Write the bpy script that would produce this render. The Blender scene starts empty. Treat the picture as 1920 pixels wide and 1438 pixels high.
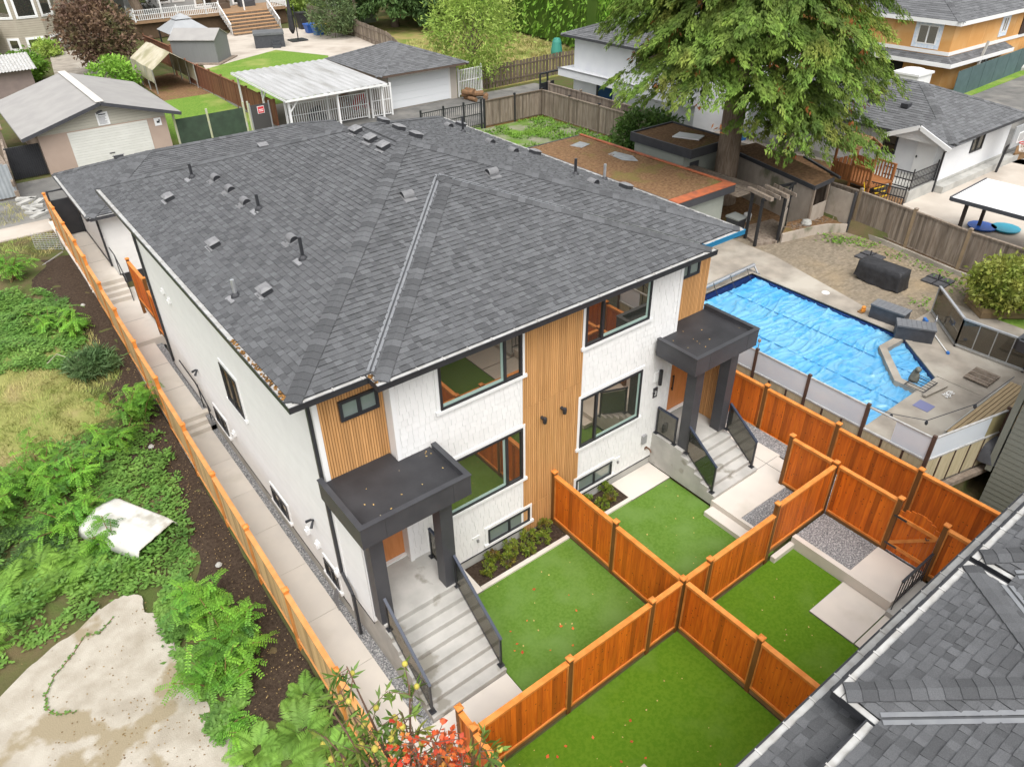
import bpy, math, random
import numpy as np
from mathutils import Vector, Matrix
random.seed(7)
SC = bpy.context.scene
COL = SC.collection
# ------------------------------------------------------------------ camera
CR = [[0.792892, -0.609206, -0.013794], [-0.353333, -0.441191, -0.824928], [0.496465, 0.658953, -0.56507]]
CAM = Vector((-4.06, -11.45, 15.2))
cd = bpy.data.cameras.new("camera")
cam = bpy.data.objects.new("camera", cd)
COL.objects.link(cam)
cam.matrix_world = Matrix(((CR[0][0], -CR[1][0], -CR[2][0], CAM.x), (CR[0][1], -CR[1][1], -CR[2][1], CAM.y),
                           (CR[0][2], -CR[1][2], -CR[2][2], CAM.z), (0, 0, 0, 1)))
cd.sensor_fit = 'HORIZONTAL'
cd.sensor_width = 36
cd.lens = 25.918
cd.clip_end = 2000
SC.camera = cam
# ------------------------------------------------------------------ world, sun, exposure
SUN_EL, SUN_AZ = math.radians(60), math.radians(205)
wd = bpy.data.worlds.new("World")
SC.world = wd
wd.use_nodes = True
nt = wd.node_tree
sky = nt.nodes.new('ShaderNodeTexSky')
sky.sky_type = 'NISHITA'
sky.sun_disc = False
sky.sun_elevation = SUN_EL
sky.sun_rotation = SUN_AZ
sky.dust_density = 4
sky.ozone_density = 1
hs = nt.nodes.new('ShaderNodeHueSaturation')
hs.inputs['Saturation'].default_value = .15
nt.links.new(sky.outputs[0], hs.inputs['Color'])
bg = nt.nodes['Background']
nt.links.new(hs.outputs[0], bg.inputs['Color'])
bg.inputs['Strength'].default_value = .15
sl = bpy.data.lights.new("sun", 'SUN')
sl.energy = 1.1
sl.angle = math.radians(60)
sl.color = (1, .96, .9)
so = bpy.data.objects.new("sun", sl)
COL.objects.link(so)
sdir = Vector((math.cos(SUN_EL) * math.sin(SUN_AZ), math.cos(SUN_EL) * math.cos(SUN_AZ), math.sin(SUN_EL)))
so.rotation_euler = sdir.to_track_quat('Z', 'Y').to_euler()
so.location = (0, 0, 60)
SC.view_settings.view_transform = 'Standard'
SC.view_settings.look = 'None'
SC.view_settings.exposure = .9
SC.view_settings.gamma = 1
# ------------------------------------------------------------------ materials
def sr(h):
    h = h.lstrip('#')
    c = [int(h[i:i + 2], 16) / 255 for i in (0, 2, 4)]
    return tuple(x / 12.92 if x <= .04045 else ((x + .055) / 1.055) ** 2.4 for x in c)

def M(name, col, col2=None, sc=3, rough=.75, bump=0, bsc=40, spec=.35, metal=0, st=(1, 1, 1), det=4, lo=.35, hi=.65, col3=None, sc3=.5, lo3=.5, hi3=.65, speck=None, trans=0, coat=0, dist=0):
    """tinted surface: col/col2 mixed by noise, col3 in larger patches, speck = (scale, colour, size) dots"""
    m = bpy.data.materials.new(name)
    m.use_nodes = True
    t = m.node_tree
    N = t.nodes
    Lk = t.links.new
    b = N['Principled BSDF']
    geo = N.new('ShaderNodeNewGeometry')
    mp = N.new('ShaderNodeMapping')
    mp.inputs['Scale'].default_value = st
    Lk(geo.outputs['Position'], mp.inputs['Vector'])

    def noise(scale, detail=det):
        n = N.new('ShaderNodeTexNoise')
        n.inputs['Scale'].default_value = scale
        n.inputs['Detail'].default_value = detail
        n.inputs['Distortion'].default_value = dist
        Lk(mp.outputs[0], n.inputs['Vector'])
        return n.outputs['Fac']

    def ramp(src, a, z):
        r = N.new('ShaderNodeMapRange')
        r.inputs['From Min'].default_value = a
        r.inputs['From Max'].default_value = z
        Lk(src, r.inputs['Value'])
        return r.outputs[0]

    def mix(f, a, c, mode='MIX'):
        x = N.new('ShaderNodeMix')
        x.data_type = 'RGBA'
        x.blend_type = mode
        for s, v in ((x.inputs[0], f), (x.inputs[6], a), (x.inputs[7], c)):
            if isinstance(v, (tuple, list)):
                s.default_value = tuple(v)[:3] + (1,)
            elif isinstance(v, (float, int)):
                s.default_value = v
            else:
                Lk(v, s)
        return x.outputs[2]
    cur = tuple(col)
    if col2:
        cur = mix(ramp(noise(sc), lo, hi), col, col2)
    if col3:
        cur = mix(ramp(noise(sc3, 5), lo3, hi3), cur, col3)
    if speck:
        v = N.new('ShaderNodeTexVoronoi')
        v.inputs['Scale'].default_value = speck[0]
        Lk(geo.outputs['Position'] if len(speck) > 3 else mp.outputs[0], v.inputs['Vector'])
        cur = mix(ramp(v.outputs['Distance'], speck[2], speck[2] * .6), cur, speck[1])
    at = N.new('ShaderNodeAttribute')
    at.attribute_name = 'tint'
    cc = N.new('ShaderNodeCombineColor')
    for i in range(3):
        Lk(at.outputs['Fac'], cc.inputs[i])
    cur = mix(1.0, cur, cc.outputs[0], 'MULTIPLY')
    Lk(cur, b.inputs['Base Color'])
    b.inputs['Roughness'].default_value = rough
    b.inputs['Specular IOR Level'].default_value = spec
    b.inputs['Metallic'].default_value = metal
    if coat:
        b.inputs['Coat Weight'].default_value = coat
        b.inputs['Coat Roughness'].default_value = .1
    if bump:
        bp = N.new('ShaderNodeBump')
        bp.inputs['Strength'].default_value = bump
        bp.inputs['Distance'].default_value = .02
        Lk(noise(bsc), bp.inputs['Height'])
        Lk(bp.outputs[0], b.inputs['Normal'])
    if trans:
        out = N['Material Output']
        tl = N.new('ShaderNodeBsdfTranslucent')
        Lk(cur, tl.inputs['Color'])
        ms = N.new('ShaderNodeMixShader')
        ms.inputs[0].default_value = trans
        Lk(b.outputs[0], ms.inputs[1])
        Lk(tl.outputs[0], ms.inputs[2])
        Lk(ms.outputs[0], out.inputs[0])
    return m

def glass_mat(name, tint=(.02, .025, .022), refl=.35, see=0.0):
    m = bpy.data.materials.new(name)
    m.use_nodes = True
    N = m.node_tree.nodes
    Lk = m.node_tree.links.new
    out = N['Material Output']
    d = N['Principled BSDF']
    d.inputs['Base Color'].default_value = tuple(tint) + (1,)
    d.inputs['Roughness'].default_value = .4
    g = N.new('ShaderNodeBsdfGlossy')
    g.inputs['Roughness'].default_value = .01
    g.inputs['Color'].default_value = (.92, .82, .70, 1)
    base = d.outputs[0]
    if see:
        tr = N.new('ShaderNodeBsdfTransparent')
        tr.inputs['Color'].default_value = (.55, .6, .58, 1)
        m2 = N.new('ShaderNodeMixShader')
        m2.inputs[0].default_value = see
        Lk(base, m2.inputs[1])
        Lk(tr.outputs[0], m2.inputs[2])
        base = m2.outputs[0]
    ms = N.new('ShaderNodeMixShader')
    fr = N.new('ShaderNodeLayerWeight')
    fr.inputs['Blend'].default_value = .25
    ad = N.new('ShaderNodeMath')
    ad.operation = 'ADD'
    ad.inputs[1].default_value = refl
    Lk(fr.outputs['Facing'], ad.inputs[0])
    ad.operation = 'MULTIPLY_ADD'
    ad.inputs[1].default_value = .25
    ad.inputs[2].default_value = refl
    Lk(ad.outputs[0], ms.inputs[0])
    Lk(base, ms.inputs[1])
    Lk(g.outputs[0], ms.inputs[2])
    Lk(ms.outputs[0], out.inputs[0])
    return m
# ------------------------------------------------------------------ mesh builder
class MB:
    def __init__(s):
        s.v, s.f, s.t, s.m = [], [], [], []

    def face(s, pts, tint=1.0, mi=0):
        i = len(s.v)
        s.v.extend([tuple(p) for p in pts])
        s.f.append(tuple(range(i, i + len(pts))))
        s.t.append(tint)
        s.m.append(mi)

    def mesh(s, vs, fs, tint=1.0, mi=0):
        i = len(s.v)
        s.v.extend([tuple(p) for p in vs])
        for f in fs:
            s.f.append(tuple(i + k for k in f))
            s.t.append(tint)
            s.m.append(mi)

    def box(s, x0, x1, y0, y1, z0, z1, tint=1.0, mi=0, R=None, o=None):
        vs = [Vector((x, y, z)) for z in (z0, z1) for y in (y0, y1) for x in (x0, x1)]
        if R is not None:
            o = Vector(o or (0, 0, 0))
            vs = [R @ p + o for p in vs]
        s.mesh(vs, [(0, 2, 3, 1), (4, 5, 7, 6), (0, 1, 5, 4), (1, 3, 7, 5), (3, 2, 6, 7), (2, 0, 4, 6)], tint, mi)
        return s

    def beam(s, a, b, w, h, tint=1.0, mi=0, up=(0, 0, 1)):
        a, b = Vector(a), Vector(b)
        d = b - a
        L = d.length
        d.normalize()
        u = Vector(up)
        if abs(d.dot(u)) > .99:
            u = Vector((0, 1, 0))
        r = d.cross(u).normalized()
        u = r.cross(d)
        R = Matrix((r, d, u)).transposed()
        return s.box(-w / 2, w / 2, 0, L, -h / 2, h / 2, tint, mi, R, a)

    def prism(s, poly, z0, z1, tint=1.0, mi=0):
        """poly of (x, y); z0/z1 numbers or functions"""
        n = len(poly)
        f0 = z0 if callable(z0) else (lambda x, y: z0)
        f1 = z1 if callable(z1) else (lambda x, y: z1)
        vs = [(x, y, f0(x, y)) for x, y in poly] + [(x, y, f1(x, y)) for x, y in poly]
        fs = [tuple(range(n - 1, -1, -1)), tuple(range(n, 2 * n))] + [(i, (i + 1) % n, n + (i + 1) % n, n + i) for i in range(n)]
        s.mesh(vs, fs, tint, mi)
        return s

    def tube(s, pts, r, n=8, tint=1.0, mi=0, cap=True):
        pts = [Vector(p) for p in pts]
        rs = r if isinstance(r, (list, tuple)) else [r] * len(pts)
        rings = []
        for i, p in enumerate(pts):
            d = (pts[min(i + 1, len(pts) - 1)] - pts[max(i - 1, 0)]).normalized()
            u = Vector((0, 0, 1)) if abs(d.z) < .95 else Vector((1, 0, 0))
            a = d.cross(u).normalized()
            c = d.cross(a)
            rings.append([p + (a * math.cos(2 * math.pi * k / n) + c * math.sin(2 * math.pi * k / n)) * rs[i] for k in range(n)])
        vs = [q for g in rings for q in g]
        fs = [(i * n + k, i * n + (k + 1) % n, (i + 1) * n + (k + 1) % n, (i + 1) * n + k) for i in range(len(pts) - 1) for k in range(n)]
        if cap:
            fs += [tuple(range(n)), tuple(range((len(pts) - 1) * n, len(pts) * n))]
        s.mesh(vs, fs, tint, mi)
        return s

    def lathe(s, c, prof, n=12, tint=1.0, mi=0):
        vs = [(c[0] + r * math.cos(2 * math.pi * k / n), c[1] + r * math.sin(2 * math.pi * k / n), c[2] + z) for r, z in prof for k in range(n)]
        fs = [(i * n + k, i * n + (k + 1) % n, (i + 1) * n + (k + 1) % n, (i + 1) * n + k) for i in range(len(prof) - 1) for k in range(n)]
        fs += [tuple(range((len(prof) - 1) * n, len(prof) * n))]
        s.mesh(vs, fs, tint, mi)
        return s

    def build(s, name, mats, parent=None, smooth=False):
        if not isinstance(mats, (list, tuple)):
            mats = [mats]
        V = np.array(s.v, dtype=float)
        if parent is not None:
            org = np.array(parent['_o'])
        else:
            org = np.array([(V[:, 0].min() + V[:, 0].max()) / 2, (V[:, 1].min() + V[:, 1].max()) / 2, V[:, 2].min()])
        me = bpy.data.meshes.new(name)
        me.from_pydata((V - org).tolist(), [], s.f)
        for m in mats:
            me.materials.append(m)
        if len(mats) > 1:
            me.polygons.foreach_set('material_index', s.m)
        a = me.attributes.new('tint', 'FLOAT', 'FACE')
        a.data.foreach_set('value', np.array(s.t, dtype=np.float32))
        if smooth:
            me.polygons.foreach_set('use_smooth', [True] * len(me.polygons))
        o = bpy.data.objects.new(name, me)
        COL.objects.link(o)
        if parent is None:
            o.location = org
        else:
            o.parent = parent
        o['_o'] = [float(x) for x in org]
        return o

def thing(name, label, cat, loc, group=None):
    o = bpy.data.objects.new(name, None)
    COL.objects.link(o)
    o.location = loc
    o.empty_display_size = .3
    o['_o'] = [float(x) for x in loc]
    o['label'] = label
    o['category'] = cat
    if group:
        o['group'] = group
    return o

def tag(o, label, cat, group=None, kind=None):
    o['label'] = label
    o['category'] = cat
    if group:
        o['group'] = group
    if kind:
        o['kind'] = kind
    return o

def struct(mb, name, mat, smooth=False):
    o = mb.build(name, mat, None, smooth)
    o['kind'] = 'structure'
    return o

def copy_thing(o, delta, label, parent=None):
    """copy a thing, its parts and their sub-parts, moved by delta"""
    c = o.copy()
    COL.objects.link(c)
    if parent is None:
        c.location = o.location + Vector(delta)
        c['label'] = label
    else:
        c.parent = parent
    for ch in list(o.children):
        copy_thing(ch, delta, None, c)
    return c

def clip(poly, a, b, c):
    """keep a*x+b*y<=c of a convex 2-D polygon"""
    out = []
    for i in range(len(poly)):
        p, q = poly[i], poly[(i + 1) % len(poly)]
        dp, dq = a * p[0] + b * p[1] - c, a * q[0] + b * q[1] - c
        if dp <= 0:
            out.append(p)
        if dp * dq < 0:
            t = dp / (dp - dq)
            out.append((p[0] + (q[0] - p[0]) * t, p[1] + (q[1] - p[1]) * t))
    return out

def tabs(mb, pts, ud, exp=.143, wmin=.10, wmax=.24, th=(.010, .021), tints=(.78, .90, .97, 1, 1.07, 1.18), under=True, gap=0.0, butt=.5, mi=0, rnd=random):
    """rows of overlapping shingles over a convex planar polygon; ud = direction of the eave"""
    pts = [Vector(p) for p in pts]
    o = pts[0]
    n = (pts[1] - o).cross(pts[2] - o).normalized()
    u = Vector(ud).normalized()
    v = n.cross(u)
    P = [((p - o).dot(u), (p - o).dot(v)) for p in pts]
    area = sum(P[i][0] * P[(i + 1) % len(P)][1] - P[(i + 1) % len(P)][0] * P[i][1] for i in range(len(P)))
    edges = []
    for i in range(len(P)):
        (x0, y0), (x1, y1) = P[i], P[(i + 1) % len(P)]
        a, b = (y1 - y0), -(x1 - x0)
        if area < 0:
            a, b = -a, -b
        edges.append((a, b, a * x0 + b * y0))
    umin, umax = min(p[0] for p in P), max(p[0] for p in P)
    vmin, vmax = min(p[1] for p in P), max(p[1] for p in P)
    k = vmin
    W = lambda q, h: o + u * q[0] + v * q[1] + n * h
    while k < vmax:
        # row span
        row = [(umin, k), (umax, k), (umax, k + exp), (umin, k + exp)]
        for e in edges:
            row = clip(row, *e)
            if len(row) < 3:
                break
        if len(row) >= 3:
            a0, a1 = min(p[0] for p in row), max(p[0] for p in row)
            x = a0 - rnd.uniform(0, wmax)
            last = 1
            while x < a1:
                w = rnd.uniform(wmin, wmax)
                q = [(x, k), (x + w - gap, k), (x + w - gap, k + exp + .004), (x, k + exp + .004)]
                for e in edges:
                    q = clip(q, *e)
                    if len(q) < 3:
                        break
                if len(q) >= 3:
                    tt = rnd.choice(tints)
                    h0 = th[0] if last else th[1]
                    last = 1 - last if rnd.random() < .8 else last
                    hs_ = [.003 + h0 * (1 - (p[1] - k) / (exp * 1.04)) for p in q]
                    m_ = len(q)
                    vs = [W(p, h) for p, h in zip(q, hs_)] + [W(p, -.004) for p in q]
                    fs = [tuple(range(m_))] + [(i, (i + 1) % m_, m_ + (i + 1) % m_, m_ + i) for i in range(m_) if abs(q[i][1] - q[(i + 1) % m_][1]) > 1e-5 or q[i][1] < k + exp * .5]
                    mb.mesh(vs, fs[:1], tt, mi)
                    mb.mesh(vs, fs[1:], tt * butt, mi)  # darker cut edges: bare core colour that also paints each course's shadow line
                x += w
        k += exp
    if under:
        mb.face([p - n * .003 for p in pts], .5, mi)

def hipcap(mb, a, b, wl, wr, exp=.19, tints=(.72, .85, 1, 1.12), lift=.03, mi=0):
    """folded cap shingles from a (low) to b (high); wl, wr = edge offsets (vectors) of both wings"""
    a, b = Vector(a), Vector(b)
    d = b - a
    n = max(1, int(d.length / exp))
    wl, wr = Vector(wl), Vector(wr)
    for i in range(n):
        p, q = a + d * (i / n), a + d * (min(n, i + 1.15) / n)
        t = random.choice(tints)
        up0, up1 = Vector((0, 0, lift + .014)), Vector((0, 0, lift))
        c0, c1 = p + up0, q + up1
        l0, l1 = p + wl + up0, q + wl + up1
        r0, r1 = p + wr + up0, q + wr + up1
        dn = Vector((0, 0, -.03))
        mb.mesh([c0, c1, l0, l1, r0, r1, l0 + dn, l1 + dn, r0 + dn, r1 + dn, c0 + dn],
                [(0, 1, 3, 2), (0, 4, 5, 1), (2, 3, 7, 6), (4, 8, 9, 5), (0, 2, 6, 10), (0, 10, 8, 4)], t, mi)

def boards(mb, a, b, z0, z1, w=.14, th=.02, tints=(.66, .82, .92, 1, 1, 1.06, 1.14), off=0.0, gap=.004, zf=None, mi=0, jit=0):
    """vertical boards along the line a-b (x, y); zf(s) lifts the run"""
    a, b = Vector((a[0], a[1], 0)), Vector((b[0], b[1], 0))
    d = b - a
    L = d.length
    d.normalize()
    n = max(1, round(L / w))
    R = Matrix((d, Vector((-d.y, d.x, 0)), Vector((0, 0, 1)))).transposed()
    for i in range(n):
        s0, s1 = i * L / n + gap / 2, (i + 1) * L / n - gap / 2
        dz = zf((s0 + s1) / 2) if zf else 0
        j = random.uniform(-jit, jit)
        mb.box(s0, s1, off - th / 2 + random.uniform(-.003, .003), off + th / 2, z0 + dz, z1 + dz + j, random.choice(tints), mi, R, a)

def text_mesh(s, size, mat, loc, rot, name, parent, depth=.004):
    cu = bpy.data.curves.new(name, 'FONT')
    cu.body = s
    cu.size = size
    cu.extrude = depth
    cu.align_x = 'CENTER'
    cu.align_y = 'CENTER'
    tmp = bpy.data.objects.new(name, cu)
    COL.objects.link(tmp)
    dg = bpy.context.evaluated_depsgraph_get()
    me = bpy.data.meshes.new_from_object(tmp.evaluated_get(dg))
    bpy.data.objects.remove(tmp)
    me.materials.clear()
    me.materials.append(mat)
    a = me.attributes.new('tint', 'FLOAT', 'FACE')
    a.data.foreach_set('value', [1.0] * len(me.polygons))
    o = bpy.data.objects.new(name, me)
    COL.objects.link(o)
    o.parent = parent
    o.location = Vector(loc) - Vector(parent['_o'])
    o.rotation_euler = rot
    return o

# ------------------------------------------------------------------ palette
M_SH = M('asphalt_shingle', (.122, .125, .130), (.092, .094, .099), 70, .92, .5, 220, .2)
M_SH2 = M('grey_shingle_weathered', (.145, .148, .153), (.105, .107, .112), 30, .92, .4, 120, .2)
M_WHITE = M('white_siding', (.735, .73, .715), (.705, .70, .685), 2.5, .6, .12, 60, .3)
M_WTRIM = M('white_trim', (.74, .74, .73), None, rough=.45)
M_STUCCO = M('white_stucco', (.68, .69, .70), (.64, .65, .67), 1.2, .8, .2, 120, .2)
M_BLACK = M('black_metal', (.022, .023, .027), (.03, .031, .035), 4, .38, 0, spec=.5)
M_FASC = M('charcoal_fascia', (.045, .046, .052), (.055, .056, .062), 3, .42, 0, spec=.5)
M_MEMB = M('black_roof_membrane', (.024, .024, .027), (.042, .042, .046), 1.1, .55, .15, 30, .4, speck=(2.2, (.35, .3, .2), .035))
M_CONC = M('pale_concrete', (.62, .57, .505), (.58, .535, .48), 1.6, .85, .12, 90, .25, col3=(.53, .485, .42), sc3=.9, lo3=.58, hi3=.72)
M_CONC2 = M('grey_concrete', (.44, .43, .40), (.36, .355, .33), 2.2, .85, .15, 60, .25, col3=(.27, .265, .245), sc3=.8, lo3=.55, hi3=.75)
M_CONCOLD = M('weathered_concrete', (.35, .31, .26), (.25, .222, .188), 1.5, .9, .25, 50, .2, col3=(.42, .385, .33), sc3=.45, det=8)
M_GRAVEL = M('grey_gravel', (.33, .33, .33), (.09, .092, .1), 38, .9, 1, 45, .2, det=2, col3=(.42, .41, .40), sc3=22, lo3=.55, hi3=.6)
M_TURF = M('artificial_turf', (.098, .195, .026), (.125, .225, .036), 14, .85, .9, 90, .1, col3=(.150, .252, .062), sc3=1.1, lo3=.45, hi3=.75, det=9, lo=.40, hi=.60)
M_TURF2 = M('fresh_artificial_turf', (.088, .190, .010), (.114, .218, .014), 14, .85, .9, 90, .1, col3=(.135, .235, .034), sc3=.8, lo3=.5, hi3=.8, det=9, lo=.40, hi=.60)
M_LAWN = M('lawn_grass', (.10, .20, .025), (.17, .27, .045), 9, .9, .8, 60, .15, col3=(.25, .29, .08), sc3=.35, det=6)
M_SOIL = M('dark_soil', (.038, .026, .019), (.07, .05, .036), 14, .95, 1, 40, .1, det=8, speck=(9, (.26, .19, .1), .10))
M_CEDAR = M('stained_cedar', (.62, .150, .008), (.48, .098, .006), 2.2, .6, .2, 18, .35, st=(9, 9, .7), det=6, speck=(7, (.13, .035, .005), .16, 1))
M_CEDARCAP = M('stained_cedar_cap', (.66, .25, .055), (.56, .18, .03), 5, .55, .15, 30, .35)
M_CEDARDK = M('dark_cedar_post', (.13, .055, .014), (.19, .08, .02), 2, .65, .2, 18, .3, st=(7, 7, .8))
M_TAN = M('natural_cedar', (.54, .37, .19), (.47, .30, .14), 2, .7, .2, 18, .3, st=(9, 9, .8), det=6)
M_SLAT = M('oak_slat_cladding', (.56, .305, .125), (.47, .245, .092), 2, .55, .1, 18, .3, st=(12, 12, .6), det=6)
M_DOORW = M('orange_oak_door', (.55, .22, .075), (.48, .18, .055), 3, .4, 0, spec=.4, st=(6, 6, .6))
M_GREYWOOD = M('weathered_wood', (.20, .155, .118), (.30, .25, .205), 2.2, .85, .3, 20, .2, st=(6, 6, .7), det=7, col3=(.105, .08, .06), sc3=1.1, lo3=.5, hi3=.75)
M_GLASS = glass_mat('window_glass', (.022, .026, .022), .32)
M_GLASSG = glass_mat('frosted_green_glass', (.18, .225, .21), .10)
M_SMOKE = glass_mat('smoked_glass', (.004, .008, .007), .08, .35)
M_STEEL = M('galvanised_metal', (.55, .56, .57), (.47, .48, .5), 6, .35, 0, metal=.7, spec=.5)
M_GUTIN = M('gutter_inside', (.45, .45, .44), (.34, .33, .31), 5, .5)
M_LEAFDB = M('leaf_debris', (.24, .12, .03), (.12, .06, .02), 40, .9, 1, 60)
# ================================================================== main house
S3 = 1 / 3
EZ = 7.15

def frameR(u, n):
    return Matrix((Vector(u), Vector(n), Vector((0, 0, 1)))).transposed()

def window(par, o, u, n, w, h, splits=(), fw=.055, trim=.09, frame=None, glass=None, sill=True, name='window', trimmat=None, slide=True, label=None):
    """framed window; o = lower left corner on the wall, u along the wall, n outwards"""
    frame = frame or M_BLACK
    R = frameR(u, n)
    f = MB()
    bx = lambda mb, a, b, c, d, e, g, t=1.0: mb.box(a, b, c, d, e, g, t, 0, R, o)
    bx(f, 0, w, -.02, .06, 0, fw)
    bx(f, 0, w, -.02, .06, h - fw, h)
    bx(f, 0, fw, -.02, .058, fw, h - fw)
    bx(f, w - fw, w, -.02, .058, fw, h - fw)
    for s in splits:
        bx(f, w * s - fw * .6, w * s + fw * .6, -.02, .054, fw, h - fw)
    fo = f.build(name, frame, par)
    if label:
        fo['label'] = label
    xs = [0] + [w * s for s in splits] + [w]
    for i in range(len(xs) - 1):
        p = MB()
        bx(p, xs[i] + fw * .6, xs[i + 1] - fw * .6, .006, .016, fw * .8, h - fw * .8)
        p.build('pane', glass or M_GLASS, fo)
    if trim:
        t = MB()
        bx(t, -trim, w + trim, -.02, .035, h, h + trim)
        bx(t, -trim, 0, -.02, .032, 0, h)
        bx(t, w, w + trim, -.02, .032, 0, h)
        if sill:
            bx(t, -trim - .04, w + trim + .04, -.02, .075, -trim, 0)
        else:
            bx(t, -trim, w + trim, -.02, .035, -trim, 0)
        t.build('trim', trimmat or M_WTRIM, fo)
    return fo

def gutter(par, a, b, n, dark=None, w=.12, h=.14, name='gutter', inside=None, debris=None, step=.62):
    """open trough along a-b at the eave edge, n = outward direction"""
    a, b, n = Vector(a), Vector(b), Vector(n)
    d = (b - a)
    L = d.length
    d.normalize()
    R = Matrix((d, n, Vector((0, 0, 1)))).transposed()
    g = MB()
    g.box(0, L, w - .012, w, -h, 0, 1, 0, R, a)
    g.box(0, L, 0, w - .012, -h, -h + .012, 1, 0, R, a)
    if L > .6:
        g.box(-.004, .004, 0, w, -h, -.004, 1, 0, R, a)
        g.box(L - .004, L + .004, 0, w, -h, -.004, 1, 0, R, a)
        g.box(0, L, w, w + .012, -.03, .0, 1, 0, R, a)
    go = g.build(name, dark or M_BLACK, par)
    t = MB()
    t.box(.01, L - .01, .002, w - .014, -h + .014, -.012, 1, 0, R, a)
    s = .3 if L > .6 else L
    while s < L:
        t.box(s, s + .025, 0, w, -.012, .004, 1.1, 0, R, a)
        s += step
    t.build('trough', inside or M_GUTIN, go)
    if debris:
        q = MB()
        for k in range(debris[2]):
            s = random.uniform(debris[0], debris[1])
            y = random.uniform(.02, w - .03)
            r = random.uniform(.012, .03)
            q.box(-r, r, -r * .7, r * .7, 0, .02, random.choice((.5, .9, 1.3, 1.8)), 0, R @ Matrix.Rotation(random.uniform(0, 3), 3, 'Z'), a + R @ Vector((s, y, -.011 + random.uniform(0, .01))))
        q.build('debris', M_LEAFDB, go)
    return go

def shingle_tabs_wall(mb, o, u, n, w, h, exp=.175):
    R = frameR(u, n)
    P = [Vector(o) + R @ Vector(p) for p in ((0, 0, 0), (w, 0, 0), (w, 0, h), (0, 0, h))]
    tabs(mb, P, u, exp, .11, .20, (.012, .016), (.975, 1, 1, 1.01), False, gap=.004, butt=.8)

def lap_wall(mb, o, u, n, w, h, exp=.15):
    R = frameR(u, n)
    z = 0
    while z < h - .01:
        z1 = min(h, z + exp)
        vs = [R @ Vector(p) + Vector(o) for p in ((0, .016, z), (w, .016, z), (w, .003, z1), (0, .003, z1), (0, 0, z), (w, 0, z))]
        mb.mesh(vs, [(0, 1, 2, 3), (4, 5, 1, 0)], random.choice((.985, 1, 1, 1.01)))
        z = z1

def slat_wall(mb, o, u, n, w, h, pitch=.062, breaks=()):
    R = frameR(u, n)
    m = max(2, round(w / pitch))
    p = w / m
    zs = [0] + list(breaks) + [h]
    mb.box(0, w, 0, .010, 0, h, .50, 0, R, o)
    for j in range(len(zs) - 1):
        for i in range(m):
            mb.box(i * p + p * .12, (i + 1) * p - p * .12, .010, .034, zs[j] + .006, zs[j + 1] - .006, random.choice((.88, .95, 1, 1.05, 1.12)), 0, R, o)

XN, XP, YN, YP = Vector((-1, 0, 0)), Vector((1, 0, 0)), Vector((0, -1, 0)), Vector((0, 1, 0))
house = thing('duplex_house', 'large white duplex with dark hipped shingle roof, oak slat cladding and two black entrance canopies', 'house', (5.95, 7.5, 0))
H0, H1, HYF, HYB, BAYY, B0, B1 = -.1, 12.0, .45, 14.75, .08, 1.47, 10.38
WT = 7.0
# walls: core masonry then cladding
w = MB()
w.prism([(H0 + .02, HYF + .02), (H1 - .02, HYF + .02), (H1 - .02, HYB - .02), (H0 + .02, HYB - .02)], -.3, WT)
w.box(B0 + .02, B1 - .02, BAYY + .02, HYF + .05, -.3, WT)
w.build('wall_core', M_WHITE, house)
w = MB()
lap_wall(w, (H0, HYB, .42), (0, -1, 0), XN, HYB - HYF, WT - .42, .125)
w.box(H0 - .02, H0 + .03, HYF - .02, HYF + .08, .42, WT)
w.build('lap_siding', M_WHITE, house, )
w = MB()
lap_wall(w, (H1, HYF, .42), (0, 1, 0), XP, HYB - HYF, WT - .42, .125)
lap_wall(w, (H1, HYB, .42), (-1, 0, 0), YP, H1 - H0, WT - .42, .125)
w.build('lap_siding', M_WHITE, house)
# foundation
w = MB()
w.box(H0 + .01, B0, HYF + .012, HYF + .03, -.3, .42)
w.box(B0 + .01, B1 - .01, BAYY + .01, BAYY + .03, -.3, .36)
w.box(H0 - .008, H0 + .03, HYF + .02, HYB, -.3, .40)
w.build('foundation', M_CONC2, house)
w = MB()
w.box(H0 - .025, H0, HYF, HYB, .40, .44)
w.box(B0, 4.9, BAYY - .03, BAYY, .33, .37)
w.box(6.9, B1, BAYY - .03, BAYY, .33, .37)
w.build('base_flashing', M_BLACK, house)
# front bay cladding: white shingles left and right, oak slats in the middle
SL0, SL1 = 4.92, 6.87
for a, b in ((B0, SL0), (SL1, B1)):
    w = MB()
    w.box(a, b, BAYY, BAYY + .01, .37, WT, .85)
    shingle_tabs_wall(w, (a, BAYY - .002, .37), XP, YN, b - a, WT - .37)
    w.build('shingle_siding', M_WHITE, house)
w = MB()
for x in (B0, B1):
    w = MB()
    w.box(x - .045 if x < 5 else x - .06, x + .06 if x < 5 else x + .045, BAYY - .035, BAYY + .06, .37, WT)
    w.build('corner_trim', M_WTRIM, house)
w = MB()
w.box(B0 - .018, B0 + .02, BAYY + .06, HYF - .04, 1.4, WT)
w.build('corner_trim', M_WTRIM, house)
w = MB()
w.box(B1 - .02, B1 + .018, BAYY + .06, HYF - .04, 1.4, WT)
w.build('corner_trim', M_WTRIM, house)
w = MB()
w.box(SL0 - .07, SL0, BAYY - .03, BAYY, .37, WT)
w.build('corner_trim', M_WTRIM, house)
w = MB()
w.box(SL1, SL1 + .07, BAYY - .03, BAYY, .37, WT)
w.build('corner_trim', M_WTRIM, house)
w = MB()
w.box(H0 - .03, H0 + .08, HYF - .05, HYF, .42, WT)
w.build('corner_trim', M_WTRIM, house)
w = MB()
slat_wall(w, (SL0, BAYY, .12), XP, YN, SL1 - SL0, WT - .12, breaks=(.95, 4.30))
w.build('slat_cladding', M_SLAT, house)
w = MB()
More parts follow.
